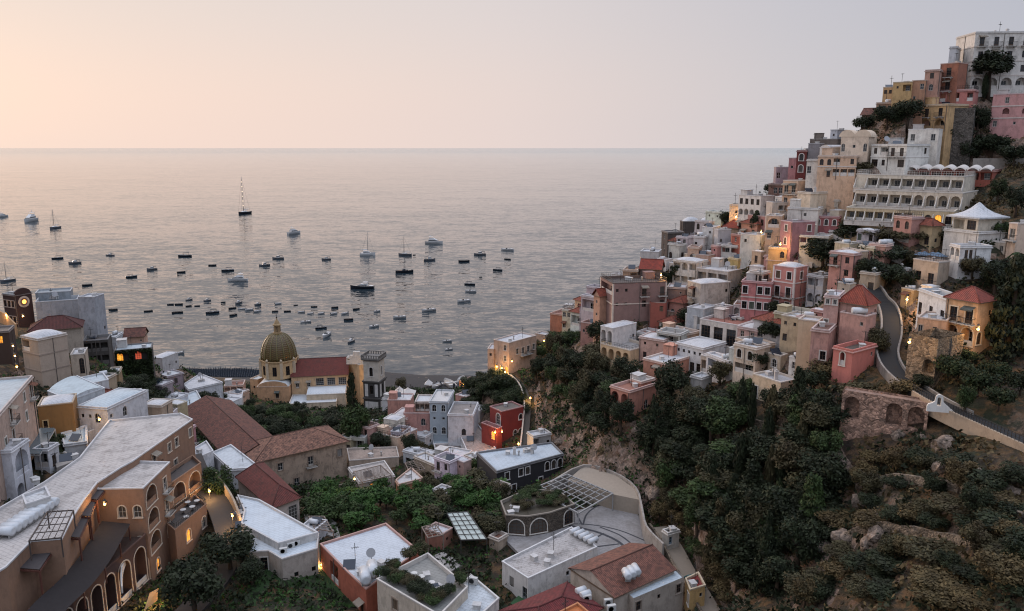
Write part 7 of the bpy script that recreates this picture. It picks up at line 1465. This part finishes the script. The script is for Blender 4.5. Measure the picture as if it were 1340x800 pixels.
for b_ in ((4, 284, 14, 'yacht', 'motor yacht half cut by the left edge of the picture', 20), (40, 290, 14, 'yacht', 'motor yacht seen from astern near the left edge', 62), (72, 299, 12, 'sail', 'small sailing boat left of centre with bare mast, far left', 50), (320, 280, 15, 'tallsail', 'tall masted sailing yacht with lights up its mast', 50),
           (75, 339, 14, 'launch', 'low dark boat with thin pole below the far left sailing boat', 5), (98, 345, 15, 'cabin', 'cabin boat right of the low dark pole boat at left', 8), (144, 335, 11, 'cabin', 'small cabin boat alone above the left cluster of houses', -12), (242, 336, 17, 'launch', 'long canopy boat near the middle left of the bay', 0), (199, 353, 13, 'cabin', 'cabin boat between the two pairs of left hand boats', 6), (237, 357, 11, 'row', 'rowing boat just below the long canopy boat', 0), (172, 363, 14, 'launch', 'dark launch lowest of the scattered left hand boats', 8),
           (278, 348, 10, 'row', 'rowing boat right of long canopy boat', -10), (298, 355, 16, 'launch', 'launch with raised stern above the white motor yacht', 0), (346, 348, 14, 'cabin', 'cabin boat right above the white motor yacht', 12), (311, 368, 26, 'yacht', 'white motor yacht in the middle of the bay left of dome', -4), (10, 368, 18, 'sail', 'sailing boat behind the dark maroon house at left edge', 20), (114, 374, 12, 'row', 'lone rowing boat right of the large grey house', 0), (148, 406, 11, 'row', 'lone rowing boat above the leafy lit house', 0), (194, 408, 11, 'row', 'rowing boat first in the near row from the left', 4), (232, 410, 14, 'row', 'longer rowing boat second in the near row from the left', 0), (278, 410, 17, 'launch', 'long dark launch third in the near row from the left', 4),
           (223, 399, 8, 'row', 'small boat at the left end of the upper near cluster', 15), (234, 399, 10, 'row', 'boat second from left in the upper near cluster', 0), (247, 393, 8, 'cabin', 'small cabin boat topmost left in the near cluster', 40), (247, 401, 8, 'row', 'small boat under the topmost left cabin boat', 10), (258, 401, 7, 'row', 'tiny boat right of the small boat under the cabin boat', 10), (271, 394, 9, 'cabin', 'cabin boat above the long dark launch', 30), (292, 396, 6, 'row', 'tiny boat alone between the two upper cabin boats', 10), (312, 397, 8, 'cabin', 'upright little boat left of the line of pale dinghies', 50), (304, 404, 10, 'row', 'dark boat at the left start of the dinghy line', 12), (316, 405, 9, 'roww', 'first pale dinghy in the line left of dome', 12), (326, 406, 10, 'roww', 'second pale dinghy in the line left of dome', 14), (337, 408, 10, 'roww', 'third pale dinghy in the line left of dome', 14), (305, 413, 10, 'row', 'dark boat lying under the dinghy line left of dome', 25), (337, 399, 8, 'cabin', 'little cabin boat above the third pale dinghy', 35),
           (385, 306, 16, 'yacht', 'large white motor yacht seen three quarters in mid bay', 42), (364, 339, 15, 'cabin', 'cabin boat under the large three quarter yacht', 4), (427, 340, 12, 'cabin', 'small cabin boat left of the catamaran', 8), (481, 334, 20, 'cat', 'white sailing catamaran with tall mast in the mid bay', 0), (530, 334, 18, 'sail', 'dark sailing boat with mast right of the catamaran', 0), (542, 334, 4, 'row', 'tiny tender at the stern of the dark sailing boat', 0), (568, 319, 24, 'yacht', 'white motor yacht farthest right of the masted boats', 0), (562, 341, 16, 'cabin', 'white cabin boat below the farthest right motor yacht', 0), (529, 357, 24, 'dark', 'long sleek dark motor launch in the middle of the bay', 0), (474, 378, 32, 'darkyacht', 'largest dark hulled motor yacht in the centre of the bay', 0),
           (607, 343, 15, 'row', 'open wooden boat on the right side of the bay', 0), (628, 334, 16, 'cabin', 'cabin boat right of the open wooden boat', 6), (664, 328, 17, 'speed', 'speedboat farthest out on the right of the bay', 4), (664, 340, 9, 'row', 'small boat below the farthest right speedboat', 0), (651, 354, 13, 'launch', 'boat with upright canopy frame on the right', 0), (615, 373, 15, 'launch', 'upper of the pair of boats near the right path of sea', -8), (616, 382, 15, 'speed', 'lower white boat of the pair on the right', 0), (607, 395, 18, 'speed', 'white speedboat below the pair of right hand boats', 6), (561, 407, 19, 'speed', 'white speedboat in the middle right of the bay', 12), (523, 416, 17, 'speed', 'long low white speedboat right of the dome', 6), (489, 428, 14, 'speed', 'white speedboat above the bell tower', 16), (585, 447, 12, 'speed', 'upper of two white boats nearest the right beach', 14), (587, 458, 11, 'speed', 'lower of two white boats nearest the right beach', 20),
           (400, 422, 13, 'speed', 'white speedboat just right above the dome', 22), (420, 430, 15, 'launch', 'dark launch right of the dome', 8), (427, 440, 9, 'speed', 'small white boat seen end on right of the dome', 68), (456, 419, 12, 'row', 'low dark boat right of the dark launch by the dome', 14), (451, 411, 9, 'roww', 'pale dinghy at right end of the dinghy line above dome', 40), (437, 411, 9, 'roww', 'second pale dinghy from the right above dome', 30), (420, 411, 9, 'roww', 'third pale dinghy from the right above dome', 22), (406, 411, 8, 'roww', 'fourth pale dinghy from the right above dome', 22), (394, 409, 9, 'roww', 'fifth pale dinghy from the right above dome', 14), (376, 408, 9, 'row', 'dark boat above the lantern of the dome', 6), (360, 408, 8, 'row', 'dark boat left of the boat above the lantern', 0), (364, 398, 8, 'roww', 'pale dinghy high left above the dome lantern', 28), (387, 400, 6, 'row', 'tiny dark boat right of the high left dinghy', 10), (411, 402, 8, 'row', 'dark boat in upper row above the dinghy line', 20), (438, 403, 9, 'row', 'brown boat in upper row above the dinghies', 14), (466, 405, 9, 'row', 'grey boat at the right end of the upper row', 20), (493, 408, 10, 'speed', 'white boat right of the upper row of moored boats', 24), (459, 448, 8, 'cabin', 'small cabin boat behind the church west front', 60), (629, 363, 4, 'row', 'tiny skiff above the pair of boats on the right', 20), (234, 463, 13, 'roww', 'white dinghy close to the shore at left of the beach', 8)):
    boat(*b_)
# the one small car parked in the lane
P = LANE[-6] + Vector((-.2, 0, .08)); root = thing('parked_car', 'small teal car parked in the lit lane at the bottom edge', 'car', P, R(-62)); bm = bmesh.new()
pr = [(-1.8, .35), (-1.85, .8), (-1.5, .95), (-1.0, 1.42), (.35, 1.45), (.95, .98), (1.75, .85), (1.85, .4)]
for s0, s1 in ((-.78, .78),):
    l_ = [bm.verts.new((x, s0*(.9 if z > 1.2 else 1), z)) for x, z in pr]; r_ = [bm.verts.new((x, s1*(.9 if z > 1.2 else 1), z)) for x, z in pr]; bm.faces.new(l_); bm.faces.new(r_[::-1]); [bm.faces.new((l_[i-1], r_[i-1], r_[i], l_[i])) for i in range(len(pr))]
bmesh.ops.recalc_face_normals(bm, faces=bm.faces); obj('body', mesh('body', bm, flat('teal_car_paint', (60, 104, 108), .25)), root)
bm = bmesh.new(); v_ = lambda *q_: bm.faces.new([bm.verts.new(x) for x in q_])
for s in (-1, 1): v_((-1.2, s*.785, 1.0), (.75, s*.785, 1.0), (.3, s*.74, 1.36), (-.95, s*.74, 1.36))
v_((.98, -.68, 1.0), (.98, .68, 1.0), (.42, .62, 1.42), (.42, -.62, 1.42)); v_((-1.48, -.68, 1.0), (-1.48, .68, 1.0), (-1.06, .62, 1.38), (-1.06, -.62, 1.38)); obj('window', mesh('window', bm, GLASS), root)
for x in (-1.15, 1.15):
    for s in (-1, 1):
        bm = bmesh.new(); tube(bm, [(x, s*.62, .32), (x, s*.82, .32)], .32, 14); w_ = obj('wheel', mesh('wheel', bm, flat('tyre_rubber', (30, 30, 32), .8)), root); bm = bmesh.new(); tube(bm, [(x, s*.80, .32), (x, s*.835, .32)], .18, 10); obj('rim', mesh('rim', bm, GREYM), w_)
for s in (-1, 1): bm = bmesh.new(); box(bm, 1.74, 1.83, s*.6-.14, s*.6+.14, .62, .76); obj('headlight', mesh('headlight', bm, WHITEF), root)
# boats and gear drawn up on the beach
for k, (x, y, w, h_) in enumerate(((563, 506, 12, 20), (571, 507, 11, 60), (579, 504, 15, 150), (588, 505, 12, 110), (596, 502, 12, 40), (604, 500, 10, 80))):
    P = hit(x, y) or atz(x, y, 2); boat(x, y, w, 'roww', ['pale boat drawn up on the sand, leftmost by the tents', 'second pale boat drawn up on the sand', 'third boat drawn up on the beach lying askew', 'fourth boat drawn up on the beach lying askew', 'fifth boat drawn up near the beach lamp', 'last boat drawn up below the cliff house rock'][k], h_, 'boat', 'boats drawn up on the beach', P.z+.1)
q = random.Random(4)
for k in range(11):
    P = atz(526+k*3.2, 496.5+q.uniform(-.8, .8), .6); o = obj('shore_rock', ROCKS[k % 4], None, P, q.random()*6); o.scale = [q.uniform(.7, 1.2)]*3
    tag(o, 'dark rounded shore rock in the row at the water edge', 'rock', 'rocks along the water edge of the beach')
bm = bmesh.new()                                     # rows of sunbeds, far too many and small to count
for row in range(9):
    for k in range(62):
        if q.random() < .06: continue
        x, y = -156+k*.78, 323+row*2.1+q.uniform(-.1, .1); z = ground(x, y)
        if z < .3: continue
        box(bm, x-.3, x+.3, y-.9, y+.6, z+.28, z+.36); box(bm, x-.3, x+.3, y-.95, y-.85, z, z+.95); (k % 3 == 0) and beam(bm, (x+.46, y-.2, z), (x+.46, y-.2, z+1.6), .16)
tag(obj('sunbeds', mesh('sunbeds', bm, flat('navy_canvas', (44, 54, 66), .85, 0, .3))), None, None, None, 'stuff')
def tent(px, py, w, z, label, mat=None):
    P = atz(px, py, z); root = thing('beach_tent', label, 'tent', P); bm = bmesh.new(); lathe(bm, [(w*.75, 2.2), (w*.5, 2.8), (w*.2, 3.5), (.05, 4.2)], 4, (0, 0, 0), 0, False, R(45)); obj('tent_roof', mesh('tent_roof', bm, mat or flat('white_canvas', (202, 198, 194), .9)), root)
    for sx_ in (-1, 1):
        for sy_ in (-1, 1): bm = bmesh.new(); beam(bm, (sx_*w*.5, sy_*w*.5, -.5), (sx_*w*.5, sy_*w*.5, 2.3), .12); obj('pole', mesh('pole', bm, GREYM), root)
tent(534, 522, 5, 12.5, 'larger white pointed tent right of the bell tower'); tent(523, 520, 3.4, 12.5, 'smaller white pointed tent beside the bell tower foot'); tent(561, 509, 3, 3.5, 'white tent on sand behind the pale blue house')

# ------------------------------------------------------------------ things on roofs
TANKW = flat('white_steel_tank', (204, 206, 208), .35, 0, .2)
TMESH = {}
def tank_mesh(rad, ln):
    k = (rad, ln)
    if k not in TMESH:
        bm = bmesh.new(); tube(bm, [(-ln/2-.06, 0, rad+.3), (-ln/2, 0, rad+.3), (ln/2, 0, rad+.3), (ln/2+.06, 0, rad+.3)], [rad*.6, rad, rad, rad*.6], 14); a = mesh('tank', bm, TANKW)
        bm = bmesh.new(); [box(bm, x-.06, x+.06, -rad*.8, rad*.8, 0, rad*.5+.3) for x in (-ln*.35, ln*.35)]; TMESH[k] = (a, mesh('stand', bm, GREYM))
    return TMESH[k]
def tank(P, rz, label, rad=.5, ln=1.9, group='water tanks on the roofs'):
    root = thing('water_tank', label, 'water tank', P, rz, group); a, s = tank_mesh(rad, ln); obj('tank', a, root); obj('stand', s, root)
ORD = ['first', 'second', 'third', 'fourth', 'fifth', 'sixth', 'seventh', 'eighth', 'ninth', 'tenth', 'eleventh', 'twelfth']
def tank_row(p0, p1, z, n, where, rad=.5, ln=1.9, turn=90):
    a, b_ = atz(*p0, z), atz(*p1, z); rz = math.atan2(b_.y-a.y, b_.x-a.x)+R(turn)
    for k in range(n): tank(a.lerp(b_, k/max(1, n-1)), rz, ('white water tank on ' + where) if n == 1 else f'{ORD[k]} white tank from the left in the row on {where}', rad, ln, 'white tanks in a row on '+where)
tank_row((8, 703), (66, 664), ZH-.2, 9, 'red brown hotel roof', .62, 2.3)
tank_row((752, 699), (776, 712), 35.3, 5, 'white concrete roof building', .42, 1.9)
tank_row((820, 758), (832, 752), 38.6, 3, 'grey beige tiled house', .55, 1.9, 60)
tank_row((760, 779), (766, 784), 36.3, 2, 'dark red roofed building', .5, 1.5)
tank_row((1124, 413), (1124, 413), CAMZ+ray(1124, 414)[1]*126.4-.3, 1, 'red roofed pink house front', .55, 2.4, 0)
tank_row((1020, 339), (1042, 339), CAMZ+ray(1040, 341)[1]*183-.3, 4, 'flat pink tank house', .5, 1.7, 80)
tank_row((478, 762), (488, 753), 37, 2, 'orange walled pale roof house', .8, 3, 40)
ACM = None
def ac_mesh():
    global ACM
    if ACM is None:
        bm = bmesh.new(); box(bm, -.45, .45, -.18, .18, 0, .7); a = mesh('case', bm, flat('pale_metal_case', (190, 188, 184), .5)); bm = bmesh.new()
        vs = [bm.verts.new((-.1+.27*math.cos(2*math.pi*k/14), -.19, .35+.27*math.sin(2*math.pi*k/14))) for k in range(14)]; bm.faces.new(vs[::-1] if False else vs); bmesh.ops.solidify(bm, geom=bm.faces[:], thickness=.02); ACM = (a, mesh('fan_grille', bm, flat('dark_grille', (58, 58, 60), .6)))
    return ACM
def ac(P, rz, label, group, s=1.2):
    root = thing('air_conditioner', label, 'air conditioner', P, rz, group); root.scale = (s, s, s)
    for nm, me in zip(('case', 'fan_grille'), ac_mesh()): obj(nm, me, root)
for k, (x, y) in enumerate(((574, 792), (584, 786), (590, 775), (597, 770), (600, 782), (619, 764))):
    ac(atz(x, y, 37.8), R(-20), f'{ORD[k]} air conditioner counted from the left on the air conditioner roof', 'air conditioners on the white roof beside the planted terrace', 1.5)
for k, (x, y) in enumerate(((370, 717), (371, 724), (381, 717), (388, 714), (399, 710))):
    ac(atz(x, y, 36.9), R(20), f'{ORD[k]} air conditioner from the left on the curved white roof ledge', 'air conditioners on the curved white roof ledge', 1.3)
for k, (x, y) in enumerate(((768, 787), (796, 792), (800, 800))):
    ac(atz(x, y, 36.3), R(15), f'{ORD[k]} air conditioner from the left beside the grey beige tiled house', 'air conditioners beside the tiled house', 1.4)
# solar collectors, vents, aerials and dishes over the roofs
q = random.Random(11)
def roof_spot(r, a=.2, b_=.8):
    f = r['foot']; c = [Vector(p) for p in f[:4]]; s, t_ = q.uniform(a, b_), q.uniform(a, b_); p = c[0].lerp(c[1], s).lerp(c[3].lerp(c[2], s), t_); return Vector((p.x, p.y, r['zroof']))
AER = {}
def aerial(P, k, label, group):
    v = k % 2
    if v not in AER:
        bm = bmesh.new(); beam(bm, (0, 0, 0), (0, 0, 2.8+.6*v), .07); pole = mesh('pole', bm, IRON); bm = bmesh.new(); beam(bm, (-.6, 0, 2.6), (.6, 0, 2.7), .05); [beam(bm, (x, -.35, 2.65), (x, .35, 2.65), .035) for x in (-.5, -.2, .1, .4)]; AER[v] = (pole, mesh('aerial_bars', bm, IRON))
    root = thing('aerial', label, 'aerial', P, q.random()*6, group); obj('pole', AER[v][0], root); obj('aerial_bars', AER[v][1], root)
DISH = []
def dish(P, label):
    if not DISH:
        bm = bmesh.new(); lathe(bm, [(.02, 0), (.3, .03), (.5, .12), (.52, .16)], 14); bmesh.ops.rotate(bm, verts=bm.verts, cent=(0, 0, 0), matrix=Matrix.Rotation(R(65), 3, 'X')); bmesh.ops.translate(bm, verts=bm.verts, vec=(0, 0, 1.1)); DISH.append(mesh('dish', bm, flat('grey_dish', (150, 150, 152), .5))); bm = bmesh.new(); beam(bm, (0, .08, 0), (0, .08, 1.1), .07); DISH.append(mesh('pole', bm, IRON))
    root = thing('satellite_dish', label, 'satellite dish', P, q.uniform(-.6, .6), 'satellite dishes on the roofs'); root.scale = (1.4,)*3; obj('dish', DISH[0], root); obj('pole', DISH[1], root)
CLUT = [None, None, None]
def clutter(P, v, label, group):
    if CLUT[v] is None:
        bm = bmesh.new()
        if v == 0: box(bm, -.5, .5, -.4, .4, 0, .7); box(bm, -.6, .6, -.5, .5, .7, .8)
        elif v == 1: beam(bm, (-.9, -.6, .15), (.9, -.6, .15), .06); [bm.faces.new([bm.verts.new(p) for p in ((-.95, -.7, .2), (.95, -.7, .2), (.95, .6, 1.1), (-.95, .6, 1.1))])]; [beam(bm, (x, .6, 0), (x, .6, 1.1), .06) for x in (-.8, .8)]
        else: tube(bm, [(0, 0, 0), (0, 0, .9)], .16, 8); lathe(bm, [(.3, .85), (.32, .95), (.05, 1.15)], 8)
        CLUT[v] = mesh(('vent_box', 'solar_collector', 'vent_pipe')[v], bm, (plaster((190, 186, 182), .6), flat('solar_glass', (36, 44, 56), .15), plaster((170, 164, 158), .5))[v])
    o = obj(('vent_box', 'solar_collector', 'vent_pipe')[v], CLUT[v], None, P, q.random()*6.28 if v != 1 else q.uniform(-.5, .5)); tag(o, label, ('vent', 'solar panel', 'vent pipe')[v], group)
for r in HS:
    if not r.get('short') or r.get('roof', 'flat') not in ('flat', 'terrace') or r.get('cat') in ('wall', 'ruin', 'restaurant'): continue
    s_ = r['short']; area = abs(poly_area(r['foot']))
    for k in range(min(4, int(area/45)+1)):
        v = q.choice((0, 0, 2, 1)) if k else 0
        if area > 60 or k == 0:
            w_ = ('grey vent box', 'dark tilted solar panel', 'stubby vent pipe')[v]; clutter(roof_spot(r), v, f'{w_} on the roof of the {s_}', f'{w_}s on the {s_}')
    if q.random() < .7: aerial(roof_spot(r), q.randrange(2), f'thin aerial on the roof of the {s_}', f'aerials on the {s_}')
    if area > 50 and q.random() < .45: dish(roof_spot(r), f'satellite dish on the roof of the {s_}')
EXTRA = []
for r in HS:
    if r.get('short') or not r.get('root') or r.get('roof', 'flat') not in ('flat', 'terrace') or r.get('cat') in ('wall', 'ruin', 'restaurant', 'shed') or (r.get('join') and r['label'] == 'x') or len(r['foot']) != 4 or r.get('nog'): continue
    if q.random() < .6:
        P = roof_spot(r, .25, .75); v = q.choice((0, 2, 1)); clutter(P, v, None, 'small fittings on the roofs'); EXTRA.append((('grey vent box', 'tilted solar panel', 'stubby vent pipe')[v], ('vent', 'solar panel', 'vent pipe')[v], P, bpy.context.scene.collection.objects[-1]))
    if q.random() < .5: P = roof_spot(r); aerial(P, q.randrange(2), None, 'aerials on the roofs'); EXTRA.append(('thin roof aerial', 'aerial', P, [o for o in bpy.context.scene.collection.objects[-3:] if o.type == 'EMPTY'][-1]))
    if q.random() < .35: P = roof_spot(r, .3, .7); tank(P, q.random()*3, None, .45, 1.6); EXTRA.append(('white roof tank', 'water tank', P, [o for o in bpy.context.scene.collection.objects[-3:] if o.type == 'EMPTY'][-1]))
r = KEYS['mustard solar house']
for k in range(5): P = roof_spot(r, .15, .85); clutter(P, 1, 'dark tilted solar panel on the mustard solar house', 'dark tilted solar panels on the mustard solar house')
# parasols and tables on the terraces
PARM = {}
def parasol(P, label, c, group, s=1):
    if c not in PARM:
        bm = bmesh.new(); lathe(bm, [(1.4, 2.1), (.7, 2.45), (.04, 2.75)], 8, smooth=False); a = mesh('canopy', bm, flat('parasol_cloth', c, .9)); bm = bmesh.new(); beam(bm, (0, 0, 0), (0, 0, 2.8), .07); PARM[c] = (a, mesh('pole', bm, IRON))
    root = thing('parasol', label, 'parasol', P, 0, group); root.scale = (s,)*3; obj('canopy', PARM[c][0], root); obj('pole', PARM[c][1], root)
r = KEYS['brown pillared terrace']
for k in range(7): parasol(roof_spot(r, .1, .9), 'slate blue parasol on the brown pillared terrace', (92, 112, 132), 'slate blue parasols on the brown pillared terrace', .8)
TABM = []
def table(P, label, group):
    if not TABM:
        bm = bmesh.new(); lathe(bm, [(.5, .70), (.5, .75)], 12, smooth=False); TABM.append(mesh('table_top', bm, flat('white_table', (200, 198, 194), .5))); bm = bmesh.new(); tube(bm, [(0, 0, 0), (0, 0, .72)], .05, 6); lathe(bm, [(.3, 0), (.28, .05), (.05, .07)], 10); TABM.append(mesh('pedestal', bm, IRON))
    root = thing('cafe_table', label, 'table', P, 0, group); obj('table_top', TABM[0], root); obj('pedestal', TABM[1], root)
for k, (x, y, z) in enumerate(((246, 662, 38.1), (252, 668, 38.1), (240, 672, 38.1), (244, 681, 38.1), (258, 660, 38.1))): table(atz(x, y, z), 'round table on the railed street terrace of the red brown hotel', 'tables on the railed street terrace of the hotel')
for k, (x, y, z) in enumerate(((542, 756, 39), (552, 760, 39), (565, 768, 39))): table(atz(x, y, z), f'{ORD[k]} round white table from the left on the planted roof terrace', 'tables on the planted roof terrace')
for k, (x, y) in enumerate(((62, 738), (55, 757))): pass

# ------------------------------------------------------------------ lamps that are lit
LM = {}
def lamp_meshes(h):
    k = round(h, 1)
    if k not in LM:
        bm = bmesh.new(); tube(bm, [(0, 0, -.4), (0, 0, h)], [.07, .045], 8); tube(bm, [(0, 0, h*.0), (0, 0, .6)], .11, 8); LM[k] = mesh('pole', bm, IRON)
    if 'head' not in LM:
        bm = bmesh.new(); lathe(bm, [(.10, -.05), (.26, .35), (.3, .4), (.06, .62), (.03, .75)], 6, smooth=False); LM['head'] = mesh('lantern', bm, IRON); bm = bmesh.new(); bmesh.ops.create_icosphere(bm, subdivisions=2, radius=.17); LM['bulb'] = mesh('bulb', bm, BULB)
        bm = bmesh.new(); beam(bm, (0, .55, .05), (0, 0, .25), .06); beam(bm, (0, .55, -.25), (0, .55, .25), .12); LM['arm'] = mesh('wall_arm', bm, IRON)
    return LM[k], LM['head'], LM['bulb'], LM['arm']
def lamp(px, py, Y, power, label, h=3.2, wall=False, col=(1, .58, .22), bulb=True):
    P = atY(px, py, Y); pole, head, blb, arm = lamp_meshes(h); root = thing('wall_lamp' if wall else 'street_lamp', label, 'lamp', P-Vector((0, 0, 0 if wall else h+.1)), 0, 'lit lamps'); o_ = P-root.location
    if wall: obj('wall_arm', arm, root)
    else: obj('pole', pole, root)
    obj('lantern', head, root, o_+Vector((0, 0, .18))); b_ = obj('bulb', blb, root, o_) if bulb else None
    d = bpy.data.lights.new('lamp_light', 'POINT'); d.energy = power*1.5; d.color = col; d.shadow_soft_size = .35; l_ = bpy.data.objects.new('lamp_light', d); l_.location = o_+Vector((0, -.45, -.15)); link(l_, root)
for a in ((17, 453, 165, 70, 'uppermost pale lamp on the left lane wall'), (19.5, 466, 158, 60, 'middle pale lamp on the left lane wall'), (22, 480, 152, 60, 'lowest pale lamp on the left lane wall'), (274, 643, 131, 330, 'upper lamp on the curved street wall by the hotel'), (304, 675, 122.5, 330, 'lower lamp on the curved street wall by the hotel'),
          (421, 739, 116.5, 260, 'lamp at the orange wall corner under the pale roof', 2, True), (474, 781, 106, 120, 'small lamp at the lawn edge beside the orange house', 1.4), (464, 627, 148, 220, 'lamp glowing at the left end of the slatted roof house', 2, True), (678.5, 581, 168, 300, 'lamp at the foot of the stair path by the red house'), (694, 521, 198, 220, 'lamp on tall pole beside the stair path', 5),
          (606, 503, 262, 800, 'lamp on the orange beach kiosk corner below the cliff', 3, True), (865, 360, 197, 500, 'lamp beside the red gabled house'), (996, 304, 197, 420, 'lamp in the lane left of peach balcony house'), (1021, 320, 182.5, 600, 'bright lamp on the wall of the ochre base house', 2.5, True), (963, 284, 226, 500, 'lamp at the foot of the white arcaded sea hotel'),
          (1112, 345, 160, 900, 'bright lamp on a pole before the stone wall above the road', 4.5), (1148, 374, 163, 220, 'small lamp at the top of the curving road'), (1187, 392, 137, 520, 'bright lamp in the garden left of blue terrace villa', 3.5), (1190, 448, 110, 420, 'lamp lighting the stone retaining wall arch', 3, True), (1280, 431, 114.8, 420, 'lamp on the corner of the apricot villa', 3, True), (199, 786, 104.5, 500, 'lamp under the cream awning at the hotel street door', 1.6, True), (912, 765, 106.5, 420, 'lamp beside the red roofed kiosk', 3.6), (118, 546, 143, 1, 'unlit'), (137, 660, 108.5, 260, 'wall lamp on the upper hotel terrace wall', 2, True), (8, 412, 187, 300, 'lamp on the lit lane wall at the upper left edge', 1.5, True), (30, 414, 193.5, 260, 'lamp under the arch of the dark maroon house', 2, True), (219, 511, 226, 300, 'lamp at the foot of the mauve beach house')):
    if a[4] != 'unlit': lamp(*a)
lamp(130, 549, 139.5, 300, 'lamp lighting the yellow corner of broad white vaulted house', 2, True)
lamp(372, 536, 252, 900, 'floodlight at the foot of the church apse', 1.2, False)
lamp(481, 492, 256, 700, 'floodlight between church front and bell tower', 2, True)
for k, (x, y, Y) in enumerate(((650, 480, 213.2), (656.5, 482, 211.4), (661, 487, 210.2), (670, 473, 211.8), (712, 446, 228))): lamp(x, y, Y, 230, ['left lamp', 'middle lamp', 'lower right lamp', 'upper corner lamp', 'far right lamp'][k]+' on the wall of the lit cliff top house', 2, True)
for k, (x, y, Y) in enumerate(((648, 566, 181), (657, 565, 180))): lamp(x, y, Y, 330, ['left', 'right'][k]+' lamp on the dark red valley house terrace', 2, True, (1, .4, .16))
# orange kiosk and lit stone wall
rr = H('kiosk', 'small orange lit kiosk on the beach below the ivy rock', 601, 608, 612, 500, 520, 264, 40, (196, 116, 76), 's', '', cat='kiosk', nog=1); build(rr)
rr = H('garden_wall', 'honey stone wall lit by bright lamp above the curving road', 1098, 1124, 1128, 344, 374, 163.5, 8, (186, 150, 100), '', '', mat=stone((186, 154, 108), 'honey', 1.0), roof='none', cat='wall', nog=1); build(rr)
wall_strip('garden_wall', 'lamp lit plaster wall along the lane at the upper left edge', 'wall', [atY(-8, 412, 191), atY(8, 420, 188), atY(22, 434, 182)], 1e-6, 1.8, .3, plaster((190, 140, 90), .5))

wall_strip('balustrade', 'long pale balustrade on the dark garden terrace above rooftop restaurant', 'balustrade', [atY(x, y, Y_) for x, y, Y_ in ((1273, 213, 189), (1308, 213, 187), (1350, 213, 185))], 1e-6, 1.0, .3, PALE, 1.6)
# ------------------------------------------------------------------ tell the trees apart by their neighbours
def place_word(dx, dy):
    if abs(dx) > abs(dy)*1.3: return 'left of' if dx < 0 else 'right of'
    return 'above' if dy < 0 else 'below'
AN = [(k, proj(v['root'].location*0 + Vector((sum(p[0] for p in v['foot'])/len(v['foot']), sum(p[1] for p in v['foot'])/len(v['foot']), (v['zt']+v['zv'])/2)))) for k, v in KEYS.items() if v.get('root')]
AN += [('bell tower', (490, 505)), ('domed church', (365, 500)), ('grey plaza', (790, 690)), ('lower bend of the road', (1290, 560)), ('ruined stone arcade', (1160, 548))]
ADJ = dict(lush='leafy green', dark='dark green', green='bright green', olive='olive green', dry='dry brown', ivy='ivy green')
KW = dict(umbrella='umbrella pine tree', cypress='cypress tree', conifer='conifer tree', round='tree', bush='shrub', citrus='fruit tree')
byphrase = {}
for key, x, y, o, kind, mat, h in WOOD:
    nm, (ax, ay) = min(AN, key=lambda a: math.hypot(a[1][0]-x, (a[1][1]-y)*1.2)); byphrase.setdefault((f'{ADJ[mat]} {KW[kind]}', f'{place_word(x-ax, y-ay)} the {nm}'), []).append((x, y, o))
for x, y, o in BOUL: nm, (ax, ay) = min(AN, key=lambda a: math.hypot(a[1][0]-x, (a[1][1]-y)*1.2)); byphrase.setdefault(('pale limestone boulder', f'{place_word(x-ax, y-ay)} the {nm}'), []).append((x, y, o))
CATS = {}
for what, cat_, P, o in EXTRA:
    x, y = proj(P); nm, (ax, ay) = min(AN, key=lambda a: math.hypot(a[1][0]-x, (a[1][1]-y)*1.2)); CATS[what] = cat_; byphrase.setdefault((what, f'{place_word(x-ax, y-ay)} the {nm}'), []).append((x, y, o))
for what, r_ in FILL:
    x, y = proj((sum(p[0] for p in r_['foot'])/4, sum(p[1] for p in r_['foot'])/4, (r_['zt']+r_['zv'])/2)); nm, (ax, ay) = min(AN, key=lambda a: math.hypot(a[1][0]-x, (a[1][1]-y)*1.2)); byphrase.setdefault((what, f'{place_word(x-ax, y-ay)} the {nm}'), []).append((x, y, r_['root']))
for (what, where), L_ in byphrase.items():
    L_.sort(key=lambda a: a[0]); n = len(L_)
    nw = ['', '', 'two', 'three', 'four', 'five', 'six', 'seven', 'eight', 'nine', 'ten', 'eleven', 'twelve', 'thirteen', 'fourteen', 'fifteen']
    for k, (x, y, o) in enumerate(L_):
        if n == 1: o['label'] = f'single {what} {where}'
        else:
            pos = 'leftmost' if k == 0 else 'rightmost' if k == n-1 else (ORD[k] if k < 12 else f'{k+1}th')+' from left'
            o['label'] = f'{what} {where}, {pos}'
        o['category'] = CATS[what] if what in CATS else 'shrub' if 'shrub' in what else 'tree' if 'tree' in what else 'shed' if 'shed' in what else 'boulder' if 'boulder' in what else 'house'
print('objects', len(bpy.data.objects))
